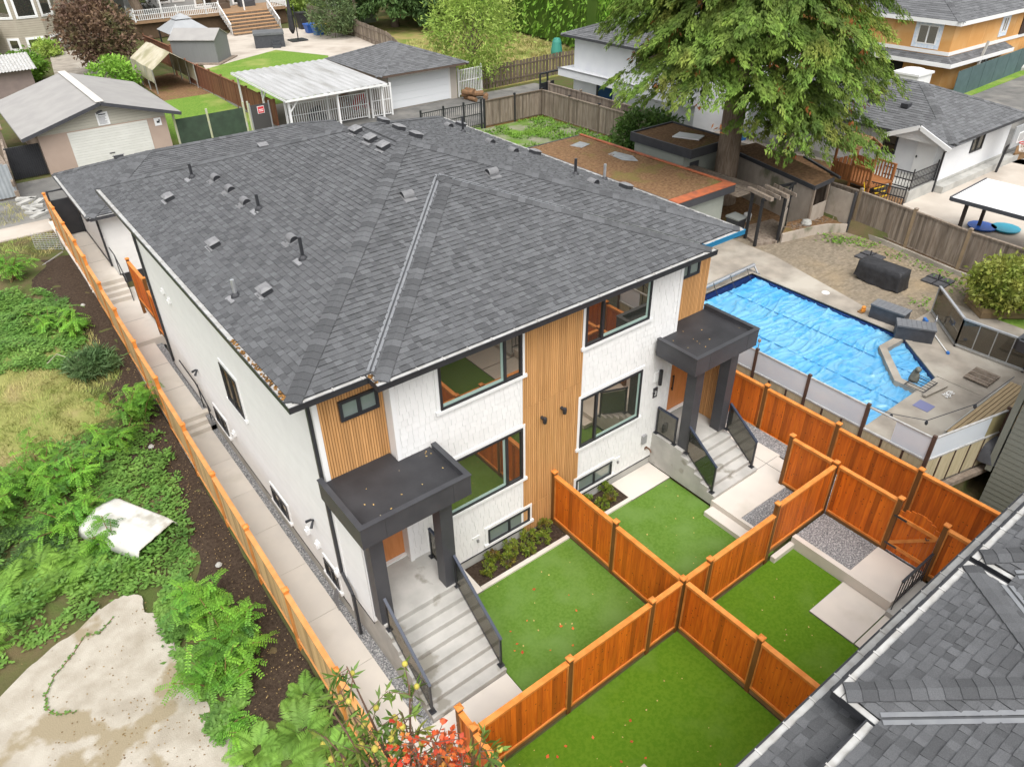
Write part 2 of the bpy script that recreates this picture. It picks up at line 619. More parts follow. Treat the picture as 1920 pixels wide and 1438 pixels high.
slat_wall(w, (H0 + .08, HYF, 1.4), XP, YN, B0 - .02 - (H0 + .08), WT - 1.4)
w.build('slat_cladding', M_SLAT, house)
w = MB()
slat_wall(w, (B1 + .02, HYF, 1.4), XP, YN, H1 - B1 - .02, WT - 1.4)
w.build('slat_cladding', M_SLAT, house)
# windows of the front
M_SILLG = M('green_tinted_sill', (.34, .46, .41), (.30, .42, .37), 2, .25, spec=.5)
for x, z, ww, hh, sp in ((2.6, 5.47, 2.3, 1.4, .78), (6.90, 5.47, 2.3, 1.4, .25), (2.6, 2.22, 2.3, 1.66, .78), (6.86, 2.22, 2.3, 1.66, .25)):
    fo = window(house, (x, BAYY - .012, z), XP, YN, ww, hh, (sp,), .06, .085)
    a, b = (x + .06, x + ww * sp - .04) if sp > .5 else (x + ww * sp + .04, x + ww - .06)
    s_ = MB()
    s_.box(a, b, BAYY - .034, BAYY - .02, z + .06, z + .14)
    s_.box(b - .07, b, BAYY - .034, BAYY - .02, z + .14, z + hh - .06, .8)
    s_.build('inner_sill', M_SILLG, fo)
for x in (3.72, 6.82):
    window(house, (x, BAYY - .012, .55), XP, YN, 1.4, .50, (.5,), .05, .085, glass=M_GLASSG)
window(house, (.42, HYF - .034, 5.98), XP, YN, .9, .50, (.5,), .07, 0, glass=M_GLASSG)
window(house, (10.6, HYF - .034, 5.98), XP, YN, .9, .50, (.5,), .07, 0, glass=M_GLASSG)
# left wall windows
u, n = (0, -1, 0), XN
window(house, (H0 - .012, 7.25, 3.0), u, n, 1.25, 1.25, (.5,), .05, .09)
for y0, z0 in ((9.75, .75), (5.15, .62), (1.75, .62)):
    window(house, (H0 - .012, y0, z0), u, n, 1.1 if y0 > 2 else .75, .55, (.5,), .05, .09)
# entrance doors
for x0 in (.68, 10.85):
    d = MB()
    d.box(x0, x0 + .95, HYF - .05, HYF - .02, 1.42, 3.55)
    do = d.build('door', M_DOORW, house)
    q = MB()
    q.box(x0 - .12, x0, HYF - .06, HYF, 1.4, 3.68)
    q.box(x0 + .95, x0 + 1.07 if x0 < 5 else x0 + 1.1, HYF - .06, HYF, 1.4, 3.68)
    q.box(x0, x0 + .95, HYF - .06, HYF, 3.56, 3.68)
    q.box(x0 - .12, x0 + 1.07, HYF - .16, HYF - .06, 1.40, 1.45)
    q.build('door_frame', M_WTRIM, do)
    q = MB()
    hx = x0 + .82 if x0 < 5 else x0 + .12
    q.box(hx - .02, hx + .02, HYF - .11, HYF - .09, 2.2, 2.75)
    q.box(hx - .015, hx + .015, HYF - .10, HYF - .05, 2.24, 2.27)
    q.box(hx - .015, hx + .015, HYF - .10, HYF - .05, 2.68, 2.71)
    q.build('handle', M_BLACK, do)
# ---- roof
r = MB()
X0, X1, Y0, Y1, XC = -.6, 12.5, 0.0, 15.2, 5.95
HW = XC - X0
RZ = EZ + HW * S3
ap, apb = (XC, HW, RZ), (XC, Y1 - HW, RZ)
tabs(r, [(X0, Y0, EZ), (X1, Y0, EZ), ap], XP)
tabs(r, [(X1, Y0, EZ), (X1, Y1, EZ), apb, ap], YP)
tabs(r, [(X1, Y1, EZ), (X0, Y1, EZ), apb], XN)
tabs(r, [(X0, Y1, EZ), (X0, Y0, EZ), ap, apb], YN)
C0, C1, CY = 1.05, 10.85, -.4
bap = (XC, CY + (XC - C0), EZ + (XC - C0) * S3)
bv = (XC, XC - C0, bap[2])
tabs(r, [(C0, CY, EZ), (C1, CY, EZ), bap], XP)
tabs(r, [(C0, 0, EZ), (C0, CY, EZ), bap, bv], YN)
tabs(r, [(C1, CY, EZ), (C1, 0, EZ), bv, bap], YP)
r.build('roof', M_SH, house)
q = .125
zq = -q * S3
for a, b, wl, wr in (((X0, Y0, EZ), ap, (-q, q, 0), (q, -q, 0)), ((X1, Y0, EZ), ap, (-q, -q, 0), (q, q, 0)),
                     ((X0, Y1, EZ), apb, (-q, -q, 0), (q, q, 0)), ((X1, Y1, EZ), apb, (-q, q, 0), (q, -q, 0)),
                     ((C0, CY, EZ), bap, (-q * .8, q * .8, 0), (q, -q, 0)), ((C1, CY, EZ), bap, (-q, -q, 0), (q * .8, q * .8, 0))):
    r = MB()
    hipcap(r, a, b, Vector(wl) + Vector((0, 0, zq)), Vector(wr) + Vector((0, 0, zq)))
    r.build('ridge_cap', M_SH, house)
r = MB()
hipcap(r, ap, apb, (-.17, 0, -.05), (.17, 0, -.05))
r.build('ridge_cap', M_SH, house)
r = MB()
hipcap(r, bap, bv, (-.17, 0, -.05), (.17, 0, -.05))
r.build('ridge_cap', M_SH, house)
# valley flashings
for xa, xb, sg in ((C0, XC, 1), (C1, XC, -1)):
    r = MB()
    a, b = Vector((xa, 0, EZ + .035)), Vector((XC, XC - C0, bap[2] + .035))
    sv = Vector((-sg, 1, 0)).normalized()
    for off, zz, wd_ in ((.05, .0, .028), (-.05, .0, .028), (0, -.012, .022)):
        c = sv * off
        e = sv * wd_
        r.face([a + c - e + Vector((0, 0, zz)), a + c + e + Vector((0, 0, zz)), b + c + e + Vector((0, 0, zz)), b + c - e + Vector((0, 0, zz))], .25 if not off else .7)
    r.build('valley_flashing', M_STEEL, house)
# soffit and fascia
r = MB()
r.box(X0 + .02, X1 - .02, Y0 + .02, Y1 - .02, WT + .005, WT + .05)
r.box(C0 + .02, C1 - .02, CY + .02, .02, WT + .005, WT + .05)
r.build('soffit', M_FASC, house)
r = MB()
for a, b, c, d in ((X0, C0, Y0, Y0 + .03), (C1, X1, Y0, Y0 + .03), (X0, X1, Y1 - .03, Y1), (C0, C1, CY, CY + .03)):
    r.box(a, b, c, d, WT, EZ - .005)
for a, b, c, d in ((X0, X0 + .03, Y0 + .03, Y1 - .03), (X1 - .03, X1, Y0 + .03, Y1 - .03), (C0, C0 + .03, CY + .03, Y0), (C1 - .03, C1, CY + .03, Y0)):
    r.box(a, b, c, d, WT, EZ - .005)
r.build('fascia', M_FASC, house)
gz = EZ - .01
gutter(house, (C0 - .12, CY, gz), (C1 + .12, CY, gz), YN)
gutter(house, (X0 - .12, Y0, gz), (C0 - .125, Y0, gz), YN)
gutter(house, (C1 + .125, Y0, gz), (X1 + .12, Y0, gz), YN, dark=M('blue_film_gutter', (.02, .16, .30), rough=.4))
gutter(house, (X0, Y1, gz), (X0, Y0, gz), XN, debris=(12.2, 15.0, 110))
gutter(house, (C0, Y0, gz), (C0, CY, gz), XN, debris=(.02, .38, 10))
gutter(house, (X1, Y0, gz), (X1, Y1, gz), XP, dark=M_GUTIN)
gutter(house, (X1, Y1, gz), (X0, Y1, gz), YP)
# roof vents
def roofz(x, y):
    dl = min(x - X0, X1 - x, y - Y0, Y1 - y)
    return EZ + dl * S3

def sl_dir(x, y):
    d = {(-1, 0): x - X0, (1, 0): X1 - x, (0, -1): y - Y0, (0, 1): Y1 - y}
    return min(d, key=d.get)

M_VENT = M('grey_vent_plastic', (.035, .036, .04), rough=.5)
M_VENTT = M('pale_vent_top', (.22, .22, .225), (.17, .17, .175), 9, .5)

def slope_R(x, y):
    e = sl_dir(x, y)
    down = Vector((e[0], e[1], -S3)).normalized()
    side = Vector((-e[1], e[0], 0))
    nn = side.cross(down)
    if nn.z < 0:
        nn = -nn
        side = -side
    return Matrix((side, down, nn)).transposed()

for x, y in ((.63, 11.34), (.54, 7.24), (.55, 3.88), (5.55, 8.58), (5.5, 7.61), (5.45, 6.8), (6.97, 9.62), (6.92, 8.58), (6.89, 7.55), (12.1, 13.05), (12.05, 8.41), (12.0, 3.94)):
    o = Vector((x, y, roofz(x, y)))
    R = slope_R(x, y)
    v = MB()
    v.box(-.18, .18, -.13, .13, .012, .12, 1, 0, R, o)
    v.mesh([R @ Vector(p) + o for p in ((-.20, -.15, .12), (.20, -.15, .12), (.20, .15, .14), (-.20, .15, .14), (-.12, -.07, .17), (.12, -.07, .17), (.12, .07, .18), (-.12, .07, .18))],
           [(0, 1, 5, 4), (1, 2, 6, 5), (2, 3, 7, 6), (3, 0, 4, 7), (4, 5, 6, 7), (3, 2, 1, 0)], 1, 1)
    v.box(-.2, .2, .13, .22, .014, .02, 1.3, 1, R, o)
    v.build('box_vent', [M_VENT, M_VENTT], house)
for x, y in ((1.95, 10.87), (1.94, 9.66), (1.92, 8.44), (1.88, 5.25), (10.92, 12.05), (10.91, 9.44), (10.89, 8.1), (10.72, 4.03), (4.72, 4.47), (7.38, 4.49)):
    o = Vector((x, y, roofz(x, y)))
    R = slope_R(x, y)
    e = sl_dir(x, y)
    opn = Vector((0, -1, 0)) if e[0] else Vector((-1, 0, 0))
    dn = R @ Vector((0, 1, 0))
    nn = R @ Vector((0, 0, 1))
    v = MB()
    m_ = 8
    arc = [(.125 * math.cos(math.pi * k / m_), .012 + .13 * math.sin(math.pi * k / m_)) for k in range(m_ + 1)]
    vs = [o + opn * q_ + dn * a + nn * b for q_ in (-.16, .15) for a, b in arc]
    v.mesh(vs, [(k, k + 1, m_ + 2 + k, m_ + 1 + k) for k in range(m_)] + [tuple(range(m_ + 1))], .85, 0)
    v.mesh([o + opn * .125 + dn * (a * .93) + nn * (b * .94) for a, b in arc], [tuple(range(m_ + 1))], 1, 1)
    v.box(-.17, .17, -.1, .27, .012, .018, .8, 2, R, o)
    v.build('hooded_vent', [M_VENTT, M_BLACK, M_VENTT], house)
for i, (x, y, h, mt) in enumerate(((1.55, 11.89, .42, 0), (1.99, 7.65, .42, 0), (1.67, 4.2, .55, 0), (.03, 4.47, .42, 1), (10.96, 11.17, .55, 0), (11.04, 5.17, .5, 0), (12.2, 5.07, .5, 1))):
    o = Vector((x, y, roofz(x, y)))
    R = slope_R(x, y)
    v = MB()
    v.tube([o - Vector((0, 0, .03)), o + Vector((0, 0, h))], .045, 8, 1, 0)
    v.lathe(o, [(.12, -.02), (.10, .05), (.05, .10)], 10, 1, 1)
    v.box(-.17, .17, .08, .22, .012, .018, 1.2, 2, R, o)
    v.build('plumbing_pipe', [M_STEEL if mt else M_BLACK, M_VENT, M_VENTT], house)
# ---- canopies and porches
def canopy(x0, x1, yb_l, yb_r, name='canopy'):
    yf, zt, zb, th_ = -1.45, 4.75, 4.22, .09
    yb = .44
    c = MB()
    c.box(x0, x1, yf, yf + th_, zb, zt)
    c.box(x0, x0 + th_, yf + th_, yb_l, zb, zt - .002)
    c.box(x1 - th_, x1, yf + th_, yb_r, zb, zt - .002)
    c.box(x0 + th_, x1 - th_, yf + th_, BAYY - .03, zb, zb + .05)
    # coping lip
    c.box(x0 - .02, x1 + .02, yf - .02, yf + th_ + .015, zt, zt + .025)
    c.box(x0 - .02, x0 + th_ + .015, yf + th_ + .015, yb_l, zt, zt + .025)
    c.box(x1 - th_ - .015, x1 + .02, yf + th_ + .015, yb_r, zt, zt + .025)
    co = c.build(name, M_FASC, house)
    s = MB()
    s.box(x0 + .55, x0 + .556, yf - .003, yf, zb, zt)
    s.box(x1 - .45, x1 - .444, yf - .003, yf, zb, zt)
    s.build('panel_joint', M_BLACK, co)
    m_ = MB()
    m_.box(x0 + th_, x1 - th_, yf + th_, BAYY - .04, zt - .14, zt - .12)
    if x0 < 5:
        m_.box(max(x0 + th_, H0 - .3), B0 - .05, BAYY - .04, HYF - .036, zt - .14, zt - .119)
    else:
        m_.box(B1 + .05, x1 - th_, BAYY - .04, HYF - .036, zt - .14, zt - .119)
    for k in range(11):
        a, b = random.uniform(x0 + .2, x1 - .2), random.uniform(yf + .2, .0)
        rr = random.uniform(.008, .02)
        m_.box(-rr, rr, -rr * .6, rr * .6, 0, .004, random.uniform(.8, 1.3), 1, Matrix.Rotation(random.uniform(0, 3), 3, 'Z'), (a, b, zt - .117))
    m_.build('membrane', [M_MEMB, M_FLEAF], co)

M_FLEAF = M('yellow_fallen_leaf', (.55, .42, .15), (.5, .3, .1), 5, .7)
canopy(-.3, 2.33, .44, -.04)
canopy(9.55, 12.13, -.04, .44)
for x0, x1, zb in ((-.06, .26, 1.4), (1.66, 1.98, 1.4), (10.05, 10.37, 1.25), (11.5, 11.83, 1.25)):
    c = MB()
    c.box(x0, x1, -1.16, -.82, zb, 4.22)
    c.build('column', M_FASC, house)
# white wall return and slat screen beside the right porch
c = MB()
slat_wall(c, (11.84, HYF, 1.25), (0, -1, 0), XN, HYF + .82, 2.97)
c.box(11.842, 11.99, -.82, HYF, 1.25, 4.2, .8)
c.build('slat_screen', M_SLAT, house)
# wall lamps, meters and small fittings
M_WHITEP = M('white_plastic', (.8, .8, .79), rough=.4)
for x, z in ((5.52, 3.92), (6.18, 3.92)):
    c = MB()
    c.tube([(x, BAYY - .035, z), (x, BAYY - .16, z - .03)], .045, 10)
    c.lathe((x, BAYY - .17, z - .12), [(.05, 0), (.06, .1), (.05, .17), (.01, .19)], 10)
    c.build('wall_spotlight', M_BLACK, house)
c = MB()
c.box(9.72, 9.92, BAYY - .05, BAYY, 3.18, 3.5)
co = c.build('lamp_plate', M_WHITEP, house)
c = MB()
c.lathe((9.88, BAYY - .12, 3.08), [(.055, 0), (.055, .5), (.0, .5)], 12)
c.build('porch_lamp', M_BLACK, co)
c = MB()
c.box(9.74, 9.90, BAYY - .045, BAYY, 2.62, 2.95)
no = c.build('number_plaque', M_BLACK, house)
text_mesh('3', .22, M_WHITEP, (9.82, BAYY - .047, 2.76), (math.pi / 2, 0, 0), 'house_number', no, .002)
c = MB()
c.box(9.45, 9.62, BAYY - .09, BAYY, 1.05, 1.35)
c.build('meter_box', M('grey_box', (.3, .3, .3), rough=.5), house)
c = MB()
c.tube([(9.75, BAYY, .75), (9.75, BAYY - .12, .75), (9.75, BAYY - .2, .68)], .025, 8)
c.tube([(9.70, BAYY - .02, .75), (9.70, BAYY - .0, .75)], .07, 10)
c.build('hose_tap', M('brass_tap', (.12, .05, .02), rough=.4), house)
for x in (3.35, 8.45):
    c = MB()
    c.box(x - .12, x + .12, BAYY - .04, BAYY, .98, 1.03)
    c.box(x + .02, x + .07, BAYY - .06, BAYY, .80, .90, .35)
    c.build('outlet_cover', M_WTRIM, house)
for y, z in ((1.95, 2.3), (10.7, 2.2)):
    c = MB()
    for s in (-.09, .09):
        c.tube([(H0 - .03, y, z), (H0 - .08, y + s * .6, z - .01), (H0 - .17, y + s * 1.6, z - .09)], [.02, .03, .04], 8)
    c.build('floodlight', M_BLACK, house)
for y, z in ((2.6, 1.35), (2.0, 1.35), (.9, 1.3), (12.4, 4.3), (11.8, 4.2), (7.9, 1.25)):
    c = MB()
    c.box(H0 - .07, H0, y - .09, y + .09, z, z + .16)
    c.box(H0 - .11, H0 - .07, y - .07, y + .07, z - .02, z + .10)
    c.build('vent_hood', M_WTRIM, house)
# downspouts
def downspout(pts, mat=None, r=.045, name='downspout'):
    c = MB()
    for a, b in zip(pts[:-1], pts[1:]):
        c.beam(a, b, .07, .085)
    return c.build(name, mat or M_BLACK, house)
downspout([(H0 - .06, HYF + .12, 7.0), (H0 - .06, HYF + .12, 1.7), (H0 - .1, -.02, 1.45), (H0 - .1, -.02, .05)])
downspout([(H0 - .06, HYB - .3, 7.0), (H0 - .06, HYB - .3, .7)])
w = MB()
w.box(H0 + .005, .04, -.82, HYF - .052, 1.2, 4.215)
lap_wall(w, (H0 + .005, HYF - .052, 1.2), (0, -1, 0), XN, .82 + HYF - .052, 3.0, .125)
w.build('wing_wall', M_WHITE, house)
w = MB()
w.box(H0 - .02, H0 + .004, -.82, HYF - .055, 1.16, 1.2)
w.build('base_flashing', M_BLACK, house)
c = MB()
for k in range(5):
    c.tube([(H0 - .1, 1.0 + k * .03, .62), (H0 - .16, 1.0 + k * .05, .35), (H0 - .2, .95 + k * .07, .03 + k * .02)], .012, 6)
c.build('cable_bundle', M('grey_cable', (.2, .2, .21)), house)
# ================================================================== porch stairs
def stairs(name, label, x0, x1, ytop, zl, nr, tread, zbase=0.0, yback=.44, wet=()):
    t = thing(name, label, 'stairs', ((x0 + x1) / 2, ytop, zbase))
    rise = (zl - zbase) / nr
    m = MB()
    m.box(x0, x1, ytop, yback, zbase - .2, zl)
    for i in range(1, nr):
        z = zl - rise * i
        m.box(x0, x1, ytop - tread * i, ytop - tread * (i - 1), zbase - .2, z, random.uniform(.95, 1.03))
    m.build('steps', M_CONC2S, t)
    q = MB()
    for i in range(1, nr + 1):
        z = zl - rise * (i - 1)
        y = ytop - tread * (i - 1)
        q.box(x0 - .004, x1 + .004, y - .014, y + .02, z - .055, z + .003, 1.04)
    q.build('nosing', M_CONC2S, t)
    return t, rise
M_CONC2S = M('stair_concrete', (.47, .455, .425), (.36, .35, .325), 1.7, .8, .12, 60, .3, col3=(.27, .255, .22), sc3=1.3, lo3=.60, hi3=.66)
M_RAIL = M('navy_black_rail', (.018, .026, .05), rough=.3, spec=.6)

def glass_rail(label, a, b, h=.98, low=.08, grp='glass stair railings'):
    """sloping glass panel between two posts"""
    a, b = Vector(a), Vector(b)
    t = thing('glass_railing', label, 'railing', ((a.x + b.x) / 2, (a.y + b.y) / 2, min(a.z, b.z)), grp)
    up = Vector((0, 0, 1))
    m = MB()
    m.beam(a + up * h, b + up * h, .065, .05)
    m.build('handrail', M_RAIL, t)
    d = (b - a)
    for k in (.02, .98):
        p = a + d * k
        q = MB()
        q.beam(p, p + up * (h - .02), .045, .045)
        q.box(-.07, .07, -.07, .07, -.002, .015, 1, 0, None, None) if 0 else q.box(p.x - .07, p.x + .07, p.y - .07, p.y + .07, p.z, p.z + .015)
        q.build('post', M_BLACK, t)
    g = MB()
    p, q2 = a + d * .035, a + d * .965
    s = Vector((d.y, -d.x, 0)).normalized() * .005
    vs = [p + up * low + s, q2 + up * low + s, q2 + up * (h - .05) + s, p + up * (h - .05) + s]
    vs += [v - 2 * s for v in vs]
    g.mesh(vs, [(0, 1, 2, 3), (7, 6, 5, 4), (0, 4, 5, 1), (1, 5, 6, 2), (2, 6, 7, 3), (3, 7, 4, 0)])
    g.build('glass_panel', M_SMOKE, t)
    e = MB()
    e.beam(p + up * (low - .02), q2 + up * (low - .02), .03, .03)
    e.build('bottom_rail', M_BLACK, t)
    return t

stL, rise = stairs('porch_stairs', 'long flight of grey concrete steps rising to the nearer left porch', -.03, 1.96, -1.2, 1.4, 8, .265)
yb = -1.2 - .265 * 7
glass_rail('smoked glass stair railing on the walkway side of the nearer steps', (.03, -1.28, 1.38), (.03, yb + .08, .2))
glass_rail('smoked glass stair railing between the nearer steps and the turf', (1.9, -1.2, 1.4), (1.9, yb + .08, .2))
glass_rail('short level smoked glass panel beside the nearer front door', (1.92, -.1, 1.4), (1.92, -.78, 1.4), .95)
stR, rise = stairs('porch_stairs', 'shorter flight of grey concrete steps rising to the right porch beside the blue pool', 9.92, 11.9, -1.1, 1.25, 6, .27, .30, .44)
glass_rail('smoked glass stair railing on the turf side of the right steps', (10.0, -1.2, 1.25), (10.0, -2.32, .45), .95)
glass_rail('smoked glass stair railing on the right steps nearest the pool', (11.82, -1.2, 1.25), (11.82, -2.32, .45), .95)
glass_rail('short level smoked glass panel beside the right front door', (10.0, .0, 1.25), (10.0, -.75, 1.25), .95)

# ================================================================== terrain
def sst(a, b, x):
    t = min(1, max(0, (x - a) / (b - a)))
    return t * t * (3 - 2 * t)

def fx(y):          # line of the long walkway fence
    return -1.47 + .011 * y

def terr(x, y):
    if y > 30.6:
        z = 1.33
    elif x < fx(y):
        z = -.35 + 1.65 * sst(2, 25, y) + .12 * math.sin(x * .9 + y * .4) * sst(-1.6, -3, x) * (1 - sst(26, 30, y))
        if x < -3.3 and y < 5.6:
            z = min(z, -.42)
        if y > 29:
            z = z + (1.33 - z) * sst(29, 30.6, y)
    elif x < 14.05:
        z = -.08 + 1.33 * sst(22.2, 23.6, y)
    elif x < 29.3:
        z = .25 if y > -6.4 else -.4
        if y > 9:
            z = .25 + 1.02 * sst(9, 20, y)
    else:
        z = 1.3
    return z
xs = np.concatenate([np.arange(-60, -10, 2.5), np.arange(-10, -1.6, .35), [-1.52, -1.3], np.arange(-1, 13.6, 1.2), [14.0, 14.1], np.arange(14.8, 29, 1.2), [29.25, 29.35], np.arange(30, 60, 1.5), np.arange(60, 200, 10)])
ys = np.concatenate([np.arange(-40, -12, 2.5), np.arange(-12, -6.6, .5), [-6.45, -6.35], np.arange(-6, 30, .5), [30.5, 30.7], np.arange(31.5, 60, 1.5), np.arange(60, 420, 10)])
g = MB()
nx, ny = len(xs), len(ys)
g.mesh([(x, y, terr(x, y)) for y in ys for x in xs], [(j * nx + i, j * nx + i + 1, (j + 1) * nx + i + 1, (j + 1) * nx + i) for j in range(ny - 1) for i in range(nx - 1)])
M_GROUND = M('rough_ground', (.10, .085, .042), (.075, .10, .028), 1.6, .95, 1, 18, .1, det=10, col3=(.15, .105, .06), sc3=.33, lo3=.52, hi3=.68)
struct(g, 'ground', M_GROUND, True)

def sheet(name, poly, z, mat, th=.06, parent=None):
    m = MB()
    m.prism(poly, z - th, z)
    return struct(m, name, mat)

def rect(x0, x1, y0, y1):
    return [(x0, y0), (x1, y0), (x1, y1), (x0, y1)]

# ---- yard
sheet('turf', rect(1.97, 5.9, -4.6, -.80), .02, M_TURF)
sheet('turf', rect(6.0, 9.92, -4.6, -.80), .02, M_TURF)
sheet('turf', rect(.1, 5.95, -9.2, -4.7), -.03, M_TURF2)
sheet('turf', rect(6.02, 10.45, -9.2, -4.7), -.02, M_TURF2)
M_EDGE = M_CONC
def slabs(name, x0, x1, y0, y1, z, nx_, ny_, mat=None, gap=.012, th=.12):
    m = MB()
    for i in range(nx_):
        for j in range(ny_):
            m.box(x0 + (x1 - x0) * i / nx_ + gap / 2, x0 + (x1 - x0) * (i + 1) / nx_ - gap / 2, y0 + (y1 - y0) * j / ny_ + gap / 2, y0 + (y1 - y0) * (j + 1) / ny_ - gap / 2, z - th, z, random.uniform(.96, 1.04))
    m.box(x0, x1, y0, y1, z - th - .02, z - .01, .35)
    return struct(m, name, mat or M_CONC)
slabs('walkway', -1.40, -.28, -9, -4.55, 0.0, 1, 3)
slabs('walkway', -1.40, -.28, -4.5, 10.4, 0.012, 1, 8)
slabs('walkway', -.27, 1.96, -4.6, yb - .01, .014, 1, 1)
sheet('gravel_strip', rect(-.285, -.03, -3.05, 10.4), -.015, M_GRAVEL)
sheet('gravel_strip', rect(-.285, -.03, 10.4, 16.6), .40, M_GRAVEL, .6)
m = MB()
for k in range(3):
    m.box(-1.36, .1 if k else -.06, 10.4 + .2 * k, 11.02, -.1, .167 * (k + 1) - .003 * k)
m.box(-1.36, -.28, 11.0, 16.6, .2, .50)
m.box(-1.34, .15, 16.6, 20.65, .3, .68)
for k in range(1, 5):
    m.box(-1.32, .02, 20.6 + .25 * (k - 1), 21.7, .3, .68 + .18 * k - .002 * k)
m.box(-1.3, -.06, 21.6, 30.4, .8, 1.398)
struct(m, 'walkway_steps', M_CONC)
m = MB()
for y in (12.9, 14.8, 18.6, 23.8, 26):
    z = .503 if y < 16 else (.683 if y < 20 else 1.401)
    m.box(-1.34, -.29 if y < 16 else -.07, y - .008, y + .008, z - .01, z)
struct(m, 'walkway_joints', M('joint_grey', (.2, .19, .17)))
# planting beds
for nm, x0, x1 in (('planting_bed', 2.92, 5.88), ('planting_bed', 6.02, 8.3)):
    sheet(nm, rect(x0, x1, -.68, .06), .05, M_SOIL)
    m = MB()
    m.box(x0 - .0, x1, -.80, -.68, -.05, .075)
    struct(m, 'bed_kerb', M_CONC)
slabs('slab', 1.97, 2.92, -.82, .07, .07, 1, 1)
slabs('slab', 8.3, 9.92, -.82, .07, .07, 1, 1)
# raised path of the right unit
m = MB()
m.box(9.87, 13.0, -3.40, -2.42, -.1, .327)
m.box(11.9, 13.1, -2.43, .4, -.1, .33)
m.box(9.87, 9.97, -4.5, -3.40, -.1, .328)
m.box(9.50, 9.86, -4.0, -2.5, -.1, .165)
struct(m, 'raised_path', M_CONC)
m = MB()
m.box(12.0, 13.0, -2.41, -2.395, .32, .334)
m.box(12.44, 12.455, -3.40, .4, .32, .334)
struct(m, 'path_joints', M('joint_grey_dark', (.22, .21, .19)))
sheet('gravel_strip', rect(9.97, 13.7, -4.5, -3.40), .31, M_GRAVEL)
sheet('gravel_strip', rect(13.1, 13.72, -3.4, 1), .30, M_GRAVEL)
sheet('gravel_strip', rect(12.05, 13.7, -9.3, -4.5), .29, M_GRAVEL)
# lower right yard
m = MB()
m.box(10.46, 10.62, -7.55, -4.72, -.1, .345)
m.box(9.6, 10.46, -4.84, -4.70, -.1, .15)
struct(m, 'kerb_wall', M_CONC)
sheet('gravel_strip', rect(10.62, 11.95, -6.33, -4.72), .31, M_GRAVEL)
slabs('slab', 10.62, 11.95, -7.55, -6.34, .335, 1, 1)
slabs('slab', 8.96, 10.45, -7.55, -6.34, .025, 1, 1)
slabs('slab', 8.96, 10.45, -9.2, -7.57, .028, 1, 1)
slabs('slab', 1.2, 2.93, -9.2, -6.51, .02, 1, 1)
m = MB()
m.box(10.3, 11.9, -9.3, -7.56, -.1, .18)
struct(m, 'step_block', M_CONC2)

# ================================================================== cedar fences
def cap(par, p, z, s=.075, mat=None):
    c = MB()
    c.box(p[0] - s, p[0] + s, p[1] - s, p[1] + s, z, z + .035)
    c.mesh([(p[0] - s, p[1] - s, z + .035), (p[0] + s, p[1] - s, z + .035), (p[0] + s, p[1] + s, z + .035), (p[0] - s, p[1] + s, z + .035), (p[0], p[1], z + .075)],
           [(0, 1, 4), (1, 2, 4), (2, 3, 4), (3, 0, 4)], 1.02)
    return c.build('cap', mat or M_CEDARCAP, par)

def cedar_fence(label, pts, tops, base, h=1.72, panel=None, postmat=None, kick=True, name='cedar_fence', grp='cedar fences round the yards', ends=(1, 1), capm=None, railm=None, cat='fence', pw=.055, kickmat=None):
    """posts at pts; tops[i] = base level of panel i; base[i] ground under it"""
    t = thing(name, label, cat, (pts[0][0], pts[0][1], base[0]), grp)
    for i, p in enumerate(pts):
        if (i == 0 and not ends[0]) or (i == len(pts) - 1 and not ends[1]):
            continue
        zt = max(tops[max(0, i - 1)], tops[min(i, len(tops) - 1)]) + h + .10
        m = MB()
        m.box(p[0] - pw, p[0] + pw, p[1] - pw, p[1] + pw, base[max(0, min(i, len(base) - 1))] - .3, zt)
        po = m.build('post', postmat or M_CEDARDK, t)
        cap(po, p, zt, mat=capm)
    for i in range(len(pts) - 1):
        a, b = Vector((*pts[i], 0)), Vector((*pts[i + 1], 0))
        d = (b - a).normalized()
        a2, b2 = a + d * (pw + .002), b - d * (pw + .002)
        z0 = tops[i]
        m = MB()
        boards(m, a2, b2, z0 + .12, z0 + h - .03, .14, .022)
        po = m.build('panel', panel or M_CEDAR, t)
        r = MB()
        up = Vector((0, 0, 1))
        r.beam(a2 + up * (z0 + h), b2 + up * (z0 + h), .125, .038, 1.0, 0)
        for s in (-1, 1):
            o = Vector((-d.y, d.x, 0)) * s * .032
            r.beam(a2 + o + up * (z0 + h - .05), b2 + o + up * (z0 + h - .05), .03, .06, .92, 0)
            r.beam(a2 + o + up * (z0 + .14), b2 + o + up * (z0 + .14), .035, .06, .95, 0)
            for e in (a2 + d * .02, b2 - d * .02):
                r.beam(e + o + up * (z0 + .17), e + o + up * (z0 + h - .08), .03, .035, .85, 0, up=(d.x, d.y, 0))
        r.build('rail', railm or M_CEDARCAP, t)
        if kick:
            k = MB()
            k.beam(a2 + up * (z0 + .02), b2 + up * (z0 + .02), .04, .20, .9)
            k.build('kickboard', kickmat or M_CEDARDK2, t)
    return t
M_CEDARDK2 = M('grey_brown_kickboard', (.20, .105, .04), (.26, .15, .07), 2, .75, .2, 18, .25)
YC = -4.62
cedar_fence('orange cedar fence running straight out from the oak slats between the two turf yards', [(5.95, -.02), (5.95, -2.4), (5.95, YC)], [.08, .03], [0, 0], 1.70, ends=(1, 0))
cedar_fence('long orange cedar fence crossing the yards parallel to the house front',
            [(.03, YC), (2.47, YC), (4.93, YC), (5.95, YC), (6.9, YC), (9.45, YC), (12.02, YC)], [.03, .0, .0, .0, .0, .28], [-.02] * 5 + [.2], 1.70, ends=(0, 1))
cedar_fence('orange cedar fence between the two lower turf yards, running under the front roof', [(5.97, YC - .06), (6.0, -6.75), (6.02, -9.2)], [.05, .05], [0, 0], 1.68, ends=(0, 1))
